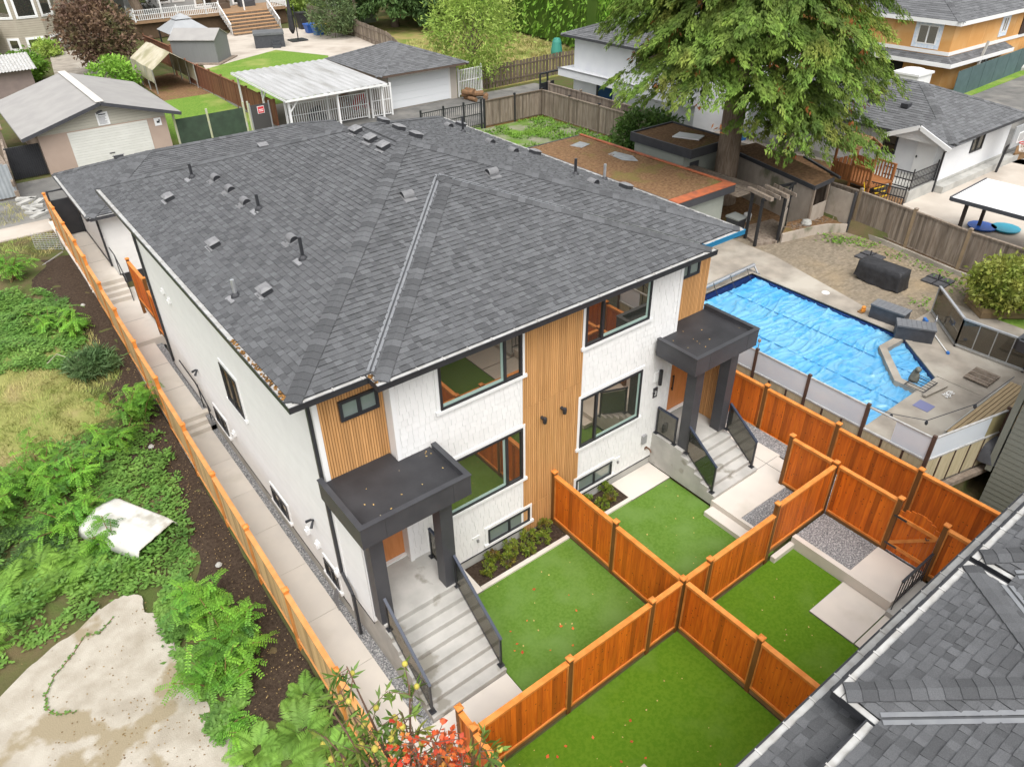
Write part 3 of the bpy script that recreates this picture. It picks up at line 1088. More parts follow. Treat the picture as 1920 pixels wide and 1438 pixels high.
cedar_fence('tall orange cedar boundary fence in front of the old beige pool fence', [(13.8, 1.6), (13.8, -1.1), (13.8, -3.6), (13.8, -6.1), (13.8, -8.9)], [.12, .10, .05, .05], [.2] * 4, 1.72)
cedar_fence('short orange cedar wing fence standing on the gravel by the right steps', [(12.04, -3.22), (12.03, YC + .06)], [.3], [.25], 1.72, ends=(1, 0))
cedar_fence('orange cedar panel fence between the gravel bed and the small arched gate', [(12.02, YC - .06), (12.0, -6.45)], [.3], [.25], 1.72, ends=(0, 1))
cedar_fence('orange cedar fence from the arched gate to under the front roof', [(12.0, -7.62), (12.0, -9.3)], [.28], [.25], 1.70)
cedar_fence('orange cedar fence at the foot of the nearer steps beside the walkway', [(.03, -4.12), (.03, YC), (.03, -6.9), (.03, -9.2)], [.05, .0, .0], [0, 0, 0], 1.70)
# small gate with an arched top
t = thing('garden_gate', 'small arched orange cedar gate with black hinges and a diagonal brace', 'gate', (12.0, -7.03, .3))
m = MB()
g0, g1 = -6.52, -7.55
for i in range(8):
    y0, y1 = g0 + (g1 - g0) * i / 8, g0 + (g1 - g0) * (i + 1) / 8
    c = ((i + .5) / 8 - .5) * 2
    m.box(11.99, 12.01, y1 + .003, y0 - .003, .38, 1.72 + .26 * (1 - c * c), random.choice((.85, .95, 1.05)))
m.build('panel', M_CEDAR, t)
m = MB()
for z in (.62, 1.58):
    m.box(11.95, 11.988, g1, g0, z - .05, z + .05)
    m.build('crossbar', M_CEDARCAP, t)
    m = MB()
m.beam((11.97, g0 - .04, .68), (11.97, g1 + .04, 1.52), .09, .03, .95, up=(1, 0, 0))
m.build('brace', M_CEDARCAP, t)
m = MB()
for z in (.62, 1.58):
    m.beam((11.945, g0 + .08, z), (11.945, g0 - .25, z), .012, .06)
    m.build('hinge', M_BLACK, t)
    m = MB()
m.tube([(11.93, -7.3, 1.45), (11.9, -7.35, 1.42), (11.93, -7.4, 1.45)], .015, 6)
m.build('latch', M_BLACK, t)
# the long walkway fence
py_ = [-9.2, -6.8, -4.3, -1.85, .78, 3.3, 5.85, 8.45, 11.0, 13.5, 15.9, 18.1, 20.3, 21.9, 24.3, 26.6, 28.9]
wb = [0, 0, 0, 0, 0, 0, 0, .12, .45, .62, .82, 1.0, 1.3, 1.42, 1.42, 1.42]
lf = cedar_fence('very long cedar fence with pale boards and orange caps along the side walkway, stepping uphill', [(fx(y), y) for y in py_], wb, [b - .25 for b in wb], 1.70, panel=M_TAN, railm=M('pale_orange_rail', (.60, .29, .10), (.52, .23, .07), 5, .6, .15, 30), postmat=M_CEDARCAP, kickmat=M('pale_kickboard', (.42, .30, .17), (.36, .24, .13), 2, .8))
# stained fence on the patio side of the walkway
cedar_fence('short deep orange cedar fence and gate between the side walkway and the hidden patio', [(.05, 19.0), (.08, 16.8), (.08, 15.9), (.06, 14.6), (.04, 13.3)], [1.25, .85, .72, .40], [.6, .6, .5, .4], 1.72)
# black handrails on the walkway
t = thing('handrail', 'thin black handrail beside the three walkway steps against the white wall', 'railing', (-.2, 10.7, 0))
m = MB()
m.tube([(-.2, 13.0, 1.45), (-.2, 11.3, 1.40), (-.2, 10.3, .95), (-.2, 10.2, .85)], .022, 6)
m.build('rail', M_BLACK, t)
for y, z in ((11.1, .5), (10.45, .01)):
    m = MB()
    m.tube([(-.2, y, z), (-.2, y, z + .95)], .02, 6)
    m.build('post', M_BLACK, t)
t = thing('handrail', 'black handrail along the four upper walkway steps by the garage', 'railing', (.0, 21, .68))
m = MB()
m.tube([(-.02, 22.4, 2.4), (-.02, 21.6, 2.35), (-.02, 20.4, 1.6)], .022, 6)
m.build('rail', M_BLACK, t)
for y, z in ((21.6, 1.4), (20.4, .68)):
    m = MB()
    m.tube([(-.02, y, z), (-.02, y, z + .95)], .02, 6)
    m.build('post', M_BLACK, t)
# iron railing by the front house
t = thing('iron_railing', 'short black iron railing with crossed bars by the front roof gutter', 'railing', (10.4, -7.7, .2))
m = MB()
m.beam((10.42, -7.62, 1.2), (11.85, -7.62, 1.2), .06, .04)
m.build('rail', M_BLACK, t)
m = MB()
m.beam((10.42, -7.62, .42), (11.85, -7.62, .42), .03, .03)
m.build('rail', M_BLACK, t)
m = MB()
for k in range(9):
    x = 10.42 + 1.43 * k / 8
    m.beam((x, -7.62, .2 if k in (0, 8) else .42), (x, -7.62, 1.2), .022, .022)
m.beam((10.9, -7.62, 1.18), (11.3, -7.62, .44), .022, .022)
m.build('baluster', M_BLACK, t)
# ================================================================== front house (foreground roof)
fh = thing('front_house', 'neighbouring front house seen only as stepped dark shingle roofs with white lined gutters', 'house', (6, -15, 0))
FY0 = -9.5
w = MB()
w.box(-.1, 12.0, -22, -10.15, -.3, 5.9)
w.build('wall', M_WHITE, fh)
r = MB()
# lower skirt roof
z0 = 5.46
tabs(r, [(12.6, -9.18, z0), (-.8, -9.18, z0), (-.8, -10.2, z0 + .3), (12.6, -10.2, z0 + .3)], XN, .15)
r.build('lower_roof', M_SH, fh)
gutter(fh, (12.6, -9.18, z0), (-.8, -9.18, z0), YP, inside=M_GUTIN, w=.12)
# upper roof with two shallow bays
UZ = 6.0
r = MB()
yr = -9.97
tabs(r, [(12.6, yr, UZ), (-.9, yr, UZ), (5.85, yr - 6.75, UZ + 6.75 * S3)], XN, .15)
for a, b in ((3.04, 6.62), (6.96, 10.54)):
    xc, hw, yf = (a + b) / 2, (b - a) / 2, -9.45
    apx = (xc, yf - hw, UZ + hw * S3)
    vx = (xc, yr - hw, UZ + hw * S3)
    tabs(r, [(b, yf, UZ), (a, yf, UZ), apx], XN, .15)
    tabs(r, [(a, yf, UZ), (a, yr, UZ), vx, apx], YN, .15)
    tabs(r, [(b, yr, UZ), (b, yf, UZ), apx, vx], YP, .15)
    q = .105
    for p, v_, wl_, wr_ in (((a, yf, UZ), apx, (-q, -q, -.035), (q, q, -.035)), ((b, yf, UZ), apx, (-q, q, -.035), (q, -q, -.035)), (apx, vx, (-q, 0, -.057), (q, 0, -.057))):
        caps = MB()
        hipcap(caps, p, v_, wl_, wr_, .2)
        caps.build('ridge_cap', M_SH, fh)
    for x0, sg in ((a, 1), (b, -1)):
        val = MB()
        p, v_ = Vector((x0, yr, UZ + .04)), Vector((xc, yr - hw, vx[2] + .04))
        sv = Vector((sg, 1, 0)).normalized()
        for off, zz, ww in ((.055, 0, .035), (-.055, 0, .035), (0, -.012, .02)):
            c, e = sv * off, sv * ww
            dz = Vector((0, 0, zz))
            val.face([p + c - e + dz, p + c + e + dz, v_ + c + e + dz, v_ + c - e + dz], .28 if not off else .7)
        val.build('valley_flashing', M_STEEL, fh)
    gutter(fh, (b + .12, yf, UZ - .01), (a - .12, yf, UZ - .01), YP)
    gutter(fh, (a, yf, UZ - .01), (a, yr + .0, UZ - .01), XN)
    gutter(fh, (b, yr + .0, UZ - .01), (b, yf, UZ - .01), XP)
r.build('upper_roof', M_SH, fh)
for a, b in ((-.9, 2.91), (10.67, 12.6)):
    gutter(fh, (b, yr, UZ - .01), (a, yr, UZ - .01), YP)
m = MB()
m.box(-.85, 12.55, -22, yr - .02, UZ - .2, UZ - .16)
for a, b in ((3.06, 6.60), (6.98, 10.52)):
    m.box(a, b, yr - .02, -9.47, UZ - .2, UZ - .02)
m.build('soffit', M_FASC, fh)
# ================================================================== pool side
from mathutils import noise as mn
PZ = .80
sheet('pool_deck', [(14.1, 7.9), (24.0, 7.9), (24.2, 6.05), (22.97, .82), (24.2, -1.2), (24.6, -7.5), (14.1, -7.5)], PZ, M_CONCOLD, .3) if 0 else None
# deck with the pool hole: four slabs round the basin
PX0, PX1, PY0, PY1 = 15.9, 22.0, -3.5, 5.55
m = MB()
m.prism([(14.0, PY1 + .12), (14.0, 9.4), (24.3, 9.4), (24.25, 6.05), (24.15, PY1 + .12)], .4, PZ)
m.prism(rect(14.0, PX0, PY0, PY1 + .12), .4, PZ - .001)
m.prism([(PX1 + .25, PY1 + .12), (24.15, PY1 + .12), (23.0, .82), (23.4, -1.0), (PX1 + .25, -1.2)], .4, PZ - .002)
m.prism([(PX1 + .25, -1.2), (23.4, -1.0), (26.0, -1.0), (26.0, -7.5), (20.3, -7.18), (20.35, -3.5)], .4, PZ - .003)
m.prism([(14.0, PY0), (14.35, -5.9), (17.2, -6.55), (20.32, -7.2), (20.32, PY0)], .4, PZ - .004)
struct(m, 'pool_deck', M_CONCOLD)
M_PAVE = M('herringbone_pavers', (.27, .222, .165), (.20, .168, .125), 9, .9, .6, 30, .2, col3=(.29, .225, .145), sc3=.45, lo3=.48, hi3=.72, det=8, speck=(5.5, (.10, .085, .06), .10))
m = MB()
m.prism([(24.3, 9.4), (29.2, 9.4), (29.2, -2.0), (26.0, -2.0), (26.0, -1.0), (23.4, -1.0), (23.0, .82), (24.15, PY1 + .12), (24.25, 6.05)][::-1], .4, PZ - .006)
tabs(m, [(24.1, -1, PZ), (29.1, -1, PZ), (29.1, 9.3, PZ), (24.1, 9.3, PZ)], (1, .25, 0), .11, .2, .23, (.002, .006), (.8, .9, 1, 1.08, 1.2), False) if 0 else None
struct(m, 'paver_patio', M_PAVE)
m = MB()
poly = [(23.1, .9), (24.3, 5.6), (24.35, 9.2), (29.0, 9.2), (29.0, -1.8), (26.1, -1.8), (26.1, -.95), (23.5, -.95)]
s_ = .30
j = -2.0
kk = 0
def inpoly(x, y, P):
    c = False
    for i in range(len(P)):
        (x0, y0), (x1, y1) = P[i], P[i - 1]
        if (y0 > y) != (y1 > y) and x < (x1 - x0) * (y - y0) / (y1 - y0) + x0:
            c = not c
    return c
yy = -1.8
row = 0
while yy < 9.2:
    xx = 23.0 + (row % 2) * .115
    while xx < 29:
        if inpoly(xx + .11, yy + .05, poly):
            z = PZ + random.uniform(0, .007)
            m.face([(xx, yy, z), (xx + .218, yy, z), (xx + .218, yy + .105, z), (xx, yy + .105, z)], random.choice((.86, .93, 1, 1, 1.06, 1.13)))
        xx += .23
    yy += .117
    row += 1
struct(m, 'patio_pavers', M_PAVE)
pool = thing('swimming_pool', 'large blue covered swimming pool with a corner spa and dark tiled rim', 'pool', (19, 1, .2))
PP = [(PX0, PY1), (PX0, PY0), (20.2, PY0), (PX1, -1.27), (PX1, PY1)]
M_TILE = M('navy_tile', (.012, .03, .13), (.03, .06, .20), 16, .3, 0, speck=(13, (.4, .45, .5), .12))
m = MB()
for i in range(5):
    a, b = PP[i], PP[(i + 1) % 5]
    m.face([(*a, -.4), (*b, -.4), (*b, PZ - .02), (*a, PZ - .02)])
m.build('basin', M_TILE, pool)
m = MB()
cw = .26
PO = [(PX0 - cw, PY1 + cw), (PX0 - cw, PY0 - .0), (20.33, PY0 - .0), (PX1 + cw, -1.36), (PX1 + cw, PY1 + cw)]
for i in range(5):
    a, b, c, d = PP[i], PP[(i + 1) % 5], PO[(i + 1) % 5], PO[i]
    if i != 1:
        m.prism([a, b, c, d], PZ - .08, PZ + .018)
m.build('coping', M_CONCOLD, pool)
# spa bench wall
m = MB()
ins = [(PX1, -1.22), (20.62, -1.18), (18.95, -2.72), (18.95, PY0)]
ino = [(PX1, -1.50), (20.70, -1.46), (19.24, -2.82), (19.24, PY0)]
for i in range(3):
    m.prism([ins[i], ins[i + 1], ino[i + 1], ino[i]], .2, PZ + .015 + .0015 * i)
m.build('spa_wall', M_CONCOLD, pool)
# cover
def cover_z(x, y):
    wx = x + .35 * mn.noise(Vector((x * .8, y * .8, 11)))
    wy = y + .45 * mn.noise(Vector((x * .7, y * .7, 17)))
    h = 0
    for sx, sy, am, ph in ((.55, 2.3, .055, 0), (1.0, 3.6, .03, 7), (1.3, .8, .03, 13)):
        r = 1 - abs(mn.noise(Vector((wx * sx + .25 * wy, wy * sy, ph)))) * 1.6
        h += am * sst(.72, 1.0, r)
    return h + .03 * mn.noise(Vector((x * .35, y * .35, 3)))

def cover_z_old(x, y):
    q = Vector((x, y, 0))
    wv = mn.noise(q * .9) * 1.6
    a = 1 - abs(mn.noise(Vector((x * 1.5 + wv, y * 2.6 - x * .8, 1.3))))
    b = 1 - abs(mn.noise(Vector((x * 4 - wv * 2, y * 3 + wv, 5))))
    return .06 * max(0, a - .80) / .2 + .018 * max(0, b - .7) / .3 + .02 * mn.noise(q * .5)
m = MB()
nx_, ny_ = 150, 220
x0, x1, y0, y1 = PX0 + .02, PX1 - .03, PY0 + .02, PY1 - .25
P = []
for j in range(ny_ + 1):
    for i in range(nx_ + 1):
        x, y = x0 + (x1 - x0) * i / nx_, y0 + (y1 - y0) * j / ny_
        lim = 20.2 + (y - PY0) * (1.8 / 2.23) - .03
        if y < -1.27:
            x = min(x, lim)
        z = .60 + cover_z(x, y)
        for sx in (20.15, 18.1):
            z -= .035 * math.exp(-((x - sx) / .045) ** 2)
        P.append((x, y, z))
m.mesh(P, [(j * (nx_ + 1) + i, j * (nx_ + 1) + i + 1, (j + 1) * (nx_ + 1) + i + 1, (j + 1) * (nx_ + 1) + i) for j in range(ny_) for i in range(nx_)])
M_COVER = M('blue_pool_cover', (.15, .385, .58), (.075, .305, .54), 1.3, .3, .1, 9, .6, col3=(.055, .30, .60), sc3=.3, lo3=.40, hi3=.70, st=(.75, 2.1, 1), det=3, lo=.535, hi=.60, dist=1.6)
m.build('pool_cover', M_COVER, pool, True)
m = MB()
for sx in (20.15, 18.1):
    m.beam((sx, PY0 + .05, .615), (sx - .0, PY1 - .25, .615), .025, .02)
m.build('cover_seam', M('navy_seam', (.045, .22, .45), rough=.4), pool)
# roller
t = thing('cover_roller', 'pale aluminium pool cover roller tube with black straps along the pool end', 'roller', (20, 5.7, PZ))
m = MB()
m.tube([(15.9, 5.5, 1.12), (22.15, 5.62, 1.12)], .085, 12)
m.build('tube', M_STEEL, t)
for x in (16.0, 22.1):
    m = MB()
    m.beam((x, 5.3, PZ), (x, 5.3 + .3, 1.14), .06, .06)
    m.beam((x, 5.95, PZ), (x, 5.6, 1.14), .06, .06)
    m.beam((x, 5.2, PZ + .04), (x, 6.05, PZ + .04), .05, .05)
    m.build('stand', M_STEEL, t)
for x in (17.2, 18.6, 19.3, 20.4, 21.5):
    m = MB()
    m.tube([(x, 5.5, 1.2), (x + .02, 5.42, 1.0), (x + .05, 5.2, .68)], .014, 5)
    m.build('strap', M_BLACK, t)
# covered barbecue table
t = thing('covered_table', 'long outdoor table under a draped black weatherproof cover on the brick patio', 'table', (25.4, 1.5, PZ))
M_TARP = M('black_cover_fabric', (.018, .018, .02), (.03, .03, .033), 5, .55, .3, 25, .4)
m = MB()
top = [(25.0, 2.5), (25.0, .62), (25.78, .62), (25.78, 2.5)]
N_ = 88
rings = []
for zf, ex in ((1.66, -.06), (1.65, 0), (1.4, .03), (1.1, .05), (.83, .07)):
    ring = []
    per = [((25.78 - 25.0)), 1.88]
    for k in range(N_):
        s = k / N_ * 4
        i = int(s)
        f = s - i
        a, b = top[i], top[(i + 1) % 4]
        x, y = a[0] + (b[0] - a[0]) * f, a[1] + (b[1] - a[1]) * f
        cx, cy = 25.39, 1.56
        w_ = mn.noise(Vector((x * 3, y * 3, zf * 1.2))) * .10 * max(0, (1.65 - zf)) / .8
        dx, dy = x - cx, y - cy
        L = math.hypot(dx, dy)
        x += dx / L * (ex + w_)
        y += dy / L * (ex + w_)
        zz = zf + (max(0, mn.noise(Vector((x * 2.2, y * 2.2, 9)))) * .28 if zf < .9 else 0)
        ring.append((x, y, zz))
    rings.append(ring)
vs = [p for r in rings for p in r]
m.mesh(vs, [(i * N_ + k, i * N_ + (k + 1) % N_, (i + 1) * N_ + (k + 1) % N_, (i + 1) * N_ + k) for i in range(4) for k in range(N_)] + [tuple(range(N_ - 1, -1, -1))])
m.build('cover', M_TARP, t, True)
q = MB()
for x, y in ((25.15, 2.3), (25.15, .8), (25.65, .8), (25.65, 2.3)):
    q.beam((x, y, PZ), (x, y, 1.6), .05, .05)
q.build('legs', M_BLACK, t)
# parasol base pavers
for x, y, lab in ((27.4, 3.2, 'dark square parasol base of four slabs behind the covered table'), (27.4, .1, 'dark square parasol base of four slabs by the wooden fence')):
    t = thing('parasol_base', lab, 'parasol base', (x, y, PZ), 'parasol bases on the patio')
    for i in (-1, 1):
        for j in (-1, 1):
            m = MB()
            m.box(x + i * .25 - .24, x + i * .25 + .24, y + j * .25 - .24, y + j * .25 + .24, PZ, PZ + .07)
            m.build('slab', M('dark_slab', (.055, .055, .06), (.08, .08, .085), 6, .7), t)
    m = MB()
    m.beam((x - .5, y, PZ + .08), (x + .5, y, PZ + .08), .05, .03)
    m.beam((x, y - .5, PZ + .085), (x, y + .5, PZ + .085), .05, .03)
    m.tube([(x, y, PZ), (x, y, PZ + .35)], .03, 8)
    m.build('cross', M_BLACK, t)
# deck boxes
M_BOX = M('dark_grey_resin', (.06, .063, .072), (.045, .047, .055), 5, .5, .1, 40)
M_LID = M('grey_resin_lid', (.15, .155, .165), (.13, .135, .145), 5, .5)
for c, ang, lab in (((22.68, -.34), 95, 'dark resin deck storage box standing square beside the pool'), ((22.15, -1.62), 122, 'bluish dark deck storage box turned towards the spa')):
    t = thing('deck_box', lab, 'storage box', (*c, PZ), 'storage boxes by the pool')
    R = Matrix.Rotation(math.radians(ang), 3, 'Z')
    m = MB()
    m.box(-.64, .64, -.29, .29, 0, .52, 1, 0, R, (*c, PZ))
    m.build('body', M_BOX, t)
    m = MB()
    for k in range(8):
        m.box(-.67 + k * .1675, -.67 + (k + 1) * .1675 - .015, -.31, .31, .52, .58, 1, 0, R, (*c, PZ))
    m.box(-.67, .67, -.315, .315, .515, .57, .8, 0, R, (*c, PZ))
    m.build('lid', M_LID, t)
# glass fence
t = thing('pool_glass_fence', 'aluminium framed smoked glass pool fence turning a corner by the planter', 'fence', (22.8, -2.9, PZ))
G = [(24.55, -1.1), (22.75, -2.9), (22.85, -5.2), (23.0, -7.2)]
for i in range(3):
    a, b = Vector((*G[i], PZ + .05)), Vector((*G[i + 1], PZ + .05))
    m = MB()
    up = Vector((0, 0, 1))
    m.beam(a + up * 1.1, b + up * 1.1, .09, .06)
    m.beam(a + up * .05, b + up * .05, .09, .06)
    m.build('rail', M_ALU if 'M_ALU' in globals() else M_STEEL, t)
    n_ = 1 if i == 0 else 4
    for k in range(n_ + 1):
        p = a + (b - a) * (k / n_)
        m = MB()
        m.beam(p - up * .05, p + up * 1.1, .055 if k in (0, n_) else .03, .055 if k in (0, n_) else .03)
        m.build('post', M_STEEL, t)
    g = MB()
    g.beam(a + up * .58 + (b - a) * .01, b + up * .58 - (b - a) * .01, .012, .98)
    g.build('glass_panel', M_BRONZE if 'M_BRONZE' in globals() else glass_mat('bronze_glass', (.05, .035, .022), .06, .35), t)
# small poolside things
m = MB()
m.tube([(24.0, -1.9, PZ), (24.0, -1.9, 1.35), (23.85, -2.0, 1.6), (23.65, -2.1, 1.55), (23.5, -2.2, 1.2), (23.45, -2.25, PZ)], .03, 8)
m.tube([(23.75, -1.65, PZ), (23.75, -1.65, 1.15), (23.6, -1.7, 1.25), (23.4, -1.8, 1.1)], .03, 8)
tag(m.build('ladder_rail', M_STEEL, None, True), 'curved chrome pool ladder rails lying by the glass fence', 'ladder')
m = MB()
m.tube([(23.55, -1.4, PZ + .03), (22.1, -2.95, PZ + .03)], .02, 6, 1, 0)
m.box(-.14, .14, -.05, .05, 0, .16, 1, 1, Matrix.Rotation(.8, 3, 'Z'), (23.6, -1.35, PZ))
m.box(-.06, .06, -.04, .04, 0, .08, 1, 1, Matrix.Rotation(.8, 3, 'Z'), (22.05, -3.0, PZ))
tag(m.build('cleaning_pole', [M_WHITEP, M('blue_plastic', (.03, .16, .5), rough=.4)]), 'white cleaning pole with blue ends lying beside the deck boxes', 'pole')
m = MB()
m.lathe((22.85, 2.48, PZ), [(.16, .0), (.15, .012), (0.02, .014)], 16)
tag(m.build('drain_cover', M_WHITEP), 'round white skimmer cover set in the pool deck', 'cover')
m = MB()
m.box(22.35, 22.6, .55, .75, PZ, PZ + .05, 1, 1)
m.lathe((22.5, .6, PZ + .05), [(.09, 0), (.10, .1), (.05, .12), (.09, .18), (.06, .22)], 10, 1, 0)
tag(m.build('chlorine_floater', [M('orange_plastic', (.65, .25, .04), rough=.5), M_CEDARDK2]), 'small orange plastic float on the pool edge by the deck box', 'float')
m = MB()
m.box(18.05, 18.55, -4.35, -3.85, PZ, PZ + .012)
tag(m.build('blue_tile', M('faded_blue_tile', (.18, .19, .33), rough=.8)), 'faded blue square mat on the concrete pool deck', 'mat')
# seated cat ornament on a small rack
t = thing('cat_statue', 'grey stone seated animal statue on the spa corner', 'statue', (19.45, -3.1, PZ))
m = MB()
m.lathe((19.45, -3.12, PZ + .0), [(.16, 0), (.17, .1), (.14, .25), (.10, .38), (.06, .44)], 12)
m.lathe((19.40, -3.18, PZ + .40), [(.05, 0), (.10, .06), (.10, .13), (.05, .19)], 10)
m.mesh([(19.34, -3.22, PZ + .56), (19.40, -3.22, PZ + .56), (19.36, -3.22, PZ + .66), (19.42, -3.16, PZ + .56), (19.47, -3.14, PZ + .56), (19.45, -3.15, PZ + .66)], [(0, 1, 2), (3, 4, 5)])
m.build('body', M('grey_stone', (.20, .20, .17), (.12, .12, .10), 8, .8), t, True)
t = thing('wire_rack', 'black wire tray with a wooden bar hanging over the spa corner', 'rack', (19.2, -3.5, PZ))
m = MB()
for k in range(6):
    m.tube([(18.9 + k * .18, -3.75, PZ + .08), (18.9 + k * .18, -3.1, PZ + .08)], .012, 5)
for y in (-3.75, -3.1):
    m.tube([(18.88, y, PZ + .08), (19.82, y, PZ + .08)], .018, 5)
m.build('grid', M_BLACK, t)
m = MB()
m.beam((18.75, -3.85, PZ + .07), (19.9, -4.0, PZ + .07), .14, .06)
m.build('bar', M_CONCOLD, t)
m = MB()
for k in range(24):
    a = random.uniform(0, 6.28)
    r = random.uniform(.05, .25)
    c = (19.5 + r * math.cos(a), -4.25 + r * .7 * math.sin(a), PZ + .03)
    m.tube([c, (c[0] + random.uniform(-.12, .12), c[1] + random.uniform(-.12, .12), c[2] + .02)], .012, 4)
tag(m.build('white_rope', M_WHITEP), 'heap of white rope beside the spa corner', 'rope')
# timber deck by the grey house
t = thing('timber_deck', 'low pale ribbed timber deck against the grey house', 'deck', (18.5, -5.7, PZ))
m = MB()
for k in range(26):
    m.box(17.3, 21.6, -8.4 + k * .12, -8.4 + k * .12 + .10, PZ + .16, PZ + .20, random.choice((.9, 1, 1.08)))
m.build('boards', M('pale_deck_board', (.45, .34, .20), (.38, .28, .16), 3, .8, .2, 20, st=(1, 8, 8)), t)
m = MB()
m.box(17.28, 21.6, -5.28, -5.24, PZ, PZ + .19)
m.build('fascia_board', M_CONC2, t)
t = thing('covered_furniture', 'lumpy furniture under a grey fabric cover on the timber deck', 'furniture', (17.3, -6.5, PZ + .2))
m = MB()
for i in range(1):
    m.lathe((17.35, -6.6, PZ + .2), [(.75, 0), (.72, .3), (.62, .55), (.3, .68)], 14)
m.build('cover', M('charcoal_fabric', (.06, .062, .07), (.08, .082, .09), 4, .8, .3, 20), t, True)
m = MB()
for k in range(6):
    m.box(20.9 + k * .16, 21.04 + k * .16, -4.9, -4.1, PZ + .05, PZ + .09, random.choice((.7, .9, 1.1)))
tag(m.build('duckboard', M_GREYWOOD), 'small slatted wooden duckboard by the glass fence', 'duckboard')
# old beige pool fence with white upper sheets
t = thing('old_pool_fence', 'old beige board fence with dark battens and translucent white sheets on top', 'fence', (14.3, -2, .5))
M_BEIGE = M('beige_fence_board', (.50, .435, .29), (.43, .37, .23), 2, .8, .2, 20, st=(6, 6, .7), det=6)
M_SHEET = M('white_polycarbonate_sheet', (.62, .66, .70), (.55, .60, .66), 1.2, .3, 0, spec=.5)
M_BROWN = M('brown_metal_post', (.075, .045, .032), (.10, .06, .045), 4, .6)
posts = [(14.3, 2.0), (14.3, -.2), (14.3, -2.12), (14.3, -4.05), (14.32, -5.95), (17.2, -6.6)]
for i in range(5):
    a, b = Vector((*posts[i], 0)), Vector((*posts[i + 1], 0))
    d = (b - a).normalized()
    up = Vector((0, 0, 1))
    m = MB()
    boards(m, a, b, .72, 1.80, .16, .02, (.93, 1, 1.04))
    m.build('board_panel', M_BEIGE, t)
    m = MB()
    n_ = 3 if i < 4 else 5
    for k in range(1, n_):
        p = a + (b - a) * (k / n_)
        m.beam(p + up * .7, p + up * 1.8, .05, .06, .8)
    m.build('batten', M_BROWN, t)
    m = MB()
    m.beam(a + up * 1.82, b + up * 1.82, .07, .05)
    m.beam(a + up * 2.58, b + up * 2.58, .05, .045)
    m.build('rail', M_SHEETR if 'M_SHEETR' in globals() else M_GUTIN, t)
    if i == 3:
        a_, b_ = a, a + (b - a) * .62
        e_, f_ = a + (b - a) * .62, b
    m = MB()
    s0, s1 = (.0, 1.0)
    if i == 3:
        s0 = .45
    if i == 4:
        s1 = .78
    m.beam(a + (b - a) * s0 + up * 2.2, a + (b - a) * s1 + up * 2.2, .012, .72)
    m.build('white_sheet', M_SHEET, t)
    if i == 4:
        m = MB()
        m.beam(a + (b - a) * s1 + up * 2.2, b + up * 2.2, .012, .72)
        m.build('amber_sheet', M('amber_sheet', (.28, .24, .12), rough=.3), t)
for p in posts:
    m = MB()
    m.box(p[0] - .04, p[0] + .04, p[1] - .05, p[1] + .05, .2, 2.68)
    m.build('post', M_BROWN, t)
m = MB()
m.beam((14.6, -6.15, .6), (17.3, -6.75, .6), .18, .16)
m.build('base_beam', M_GREYWOOD, t)
m = MB()
m.lathe((14.3, -.2, 2.66), [(.012, 0), (.012, .25), (.05, .27), (.05, .35), (0, .37)], 8)
m.build('finial_lamp', M_GREYWOOD, t)
m = MB()
pts = [(14.3, -4.05, 2.6), (14.6, -4.6, 2.5), (15.0, -5.4, 2.55), (15.6, -6.2, 3.3), (16.3, -6.6, 4.1)]
m.tube(pts, .012, 5)
for p in pts[1:-1]:
    m.lathe((p[0], p[1], p[2] - .14), [(.03, 0), (.05, .06), (.02, .14)], 8)
tag(m.build('string_lights', M_BLACK), 'string of small festoon bulbs drooping from the old fence post', 'lights')
# grey house at the right edge
gh = thing('grey_house', 'olive grey lap sided house at the right edge with a black gutter', 'house', (18, -9, 0))
M_OLIVE = M('olive_grey_siding', (.20, .205, .175), (.185, .19, .16), 2, .7, .1, 40)
m = MB()
m.box(16.68, 26, -16, -6.98, -.4, 5.0)
m.build('wall_core', M_OLIVE, gh)
m = MB()
lap_wall(m, (16.68, -6.98, -.4), (0, -1, 0), XN, 9, 5.4, .18)
lap_wall(m, (26, -6.98, -.4), (-1, 0, 0), YP, 9.3, 5.4, .18)
m.build('lap_siding', M_OLIVE, gh)
m = MB()
m.beam((16.2, -6.4, 5.05), (16.2, -16, 5.05), .16, .3)
m.beam((16.2, -6.4, 5.05), (26, -6.4, 5.05), .16, .3)
m.build('gutter', M_BLACK, gh)
m = MB()
m.prism([(16.2, -6.4), (16.2, -16), (26, -16), (26, -6.4)], 5.1, lambda x, y: 5.2)
m.build('roof', M_SH2, gh)
m = MB()
m.beam((16.75, -6.85, 4.9), (16.75, -6.85, .8), .16, .16)
m.build('corner_post', M_OLIVE, gh)
# ================================================================== planter and lawn behind the glass
t = thing('planter_box', 'low wooden planter box holding a yellow green bush', 'planter', (26.4, -2.6, PZ))
m = MB()
R = Matrix.Rotation(math.radians(-40), 3, 'Z')
for k in range(2):
    m.box(-.95, .95, -.7, -.6, .02 + k * .2, .2 + k * .2, .9 + .2 * k, 0, R, (26.7, -2.6, PZ))
    m.box(-.95, .95, .6, .7, .02 + k * .2, .2 + k * .2, 1, 0, R, (26.7, -2.6, PZ))
    m.box(-.95, -.85, -.6, .6, .02 + k * .2, .2 + k * .2, 1, 0, R, (26.7, -2.6, PZ))
    m.box(.85, .95, -.6, .6, .02 + k * .2, .2 + k * .2, 1, 0, R, (26.7, -2.6, PZ))
m.build('timber_sides', M_TAN2 if 'M_TAN2' in globals() else M('planter_timber', (.26, .185, .10), (.2, .14, .08), 3, .8), t)
m = MB()
m.box(-.84, .84, -.59, .59, .1, .3, 1, 0, R, (26.7, -2.6, PZ))
m.build('soil', M_SOIL, t)
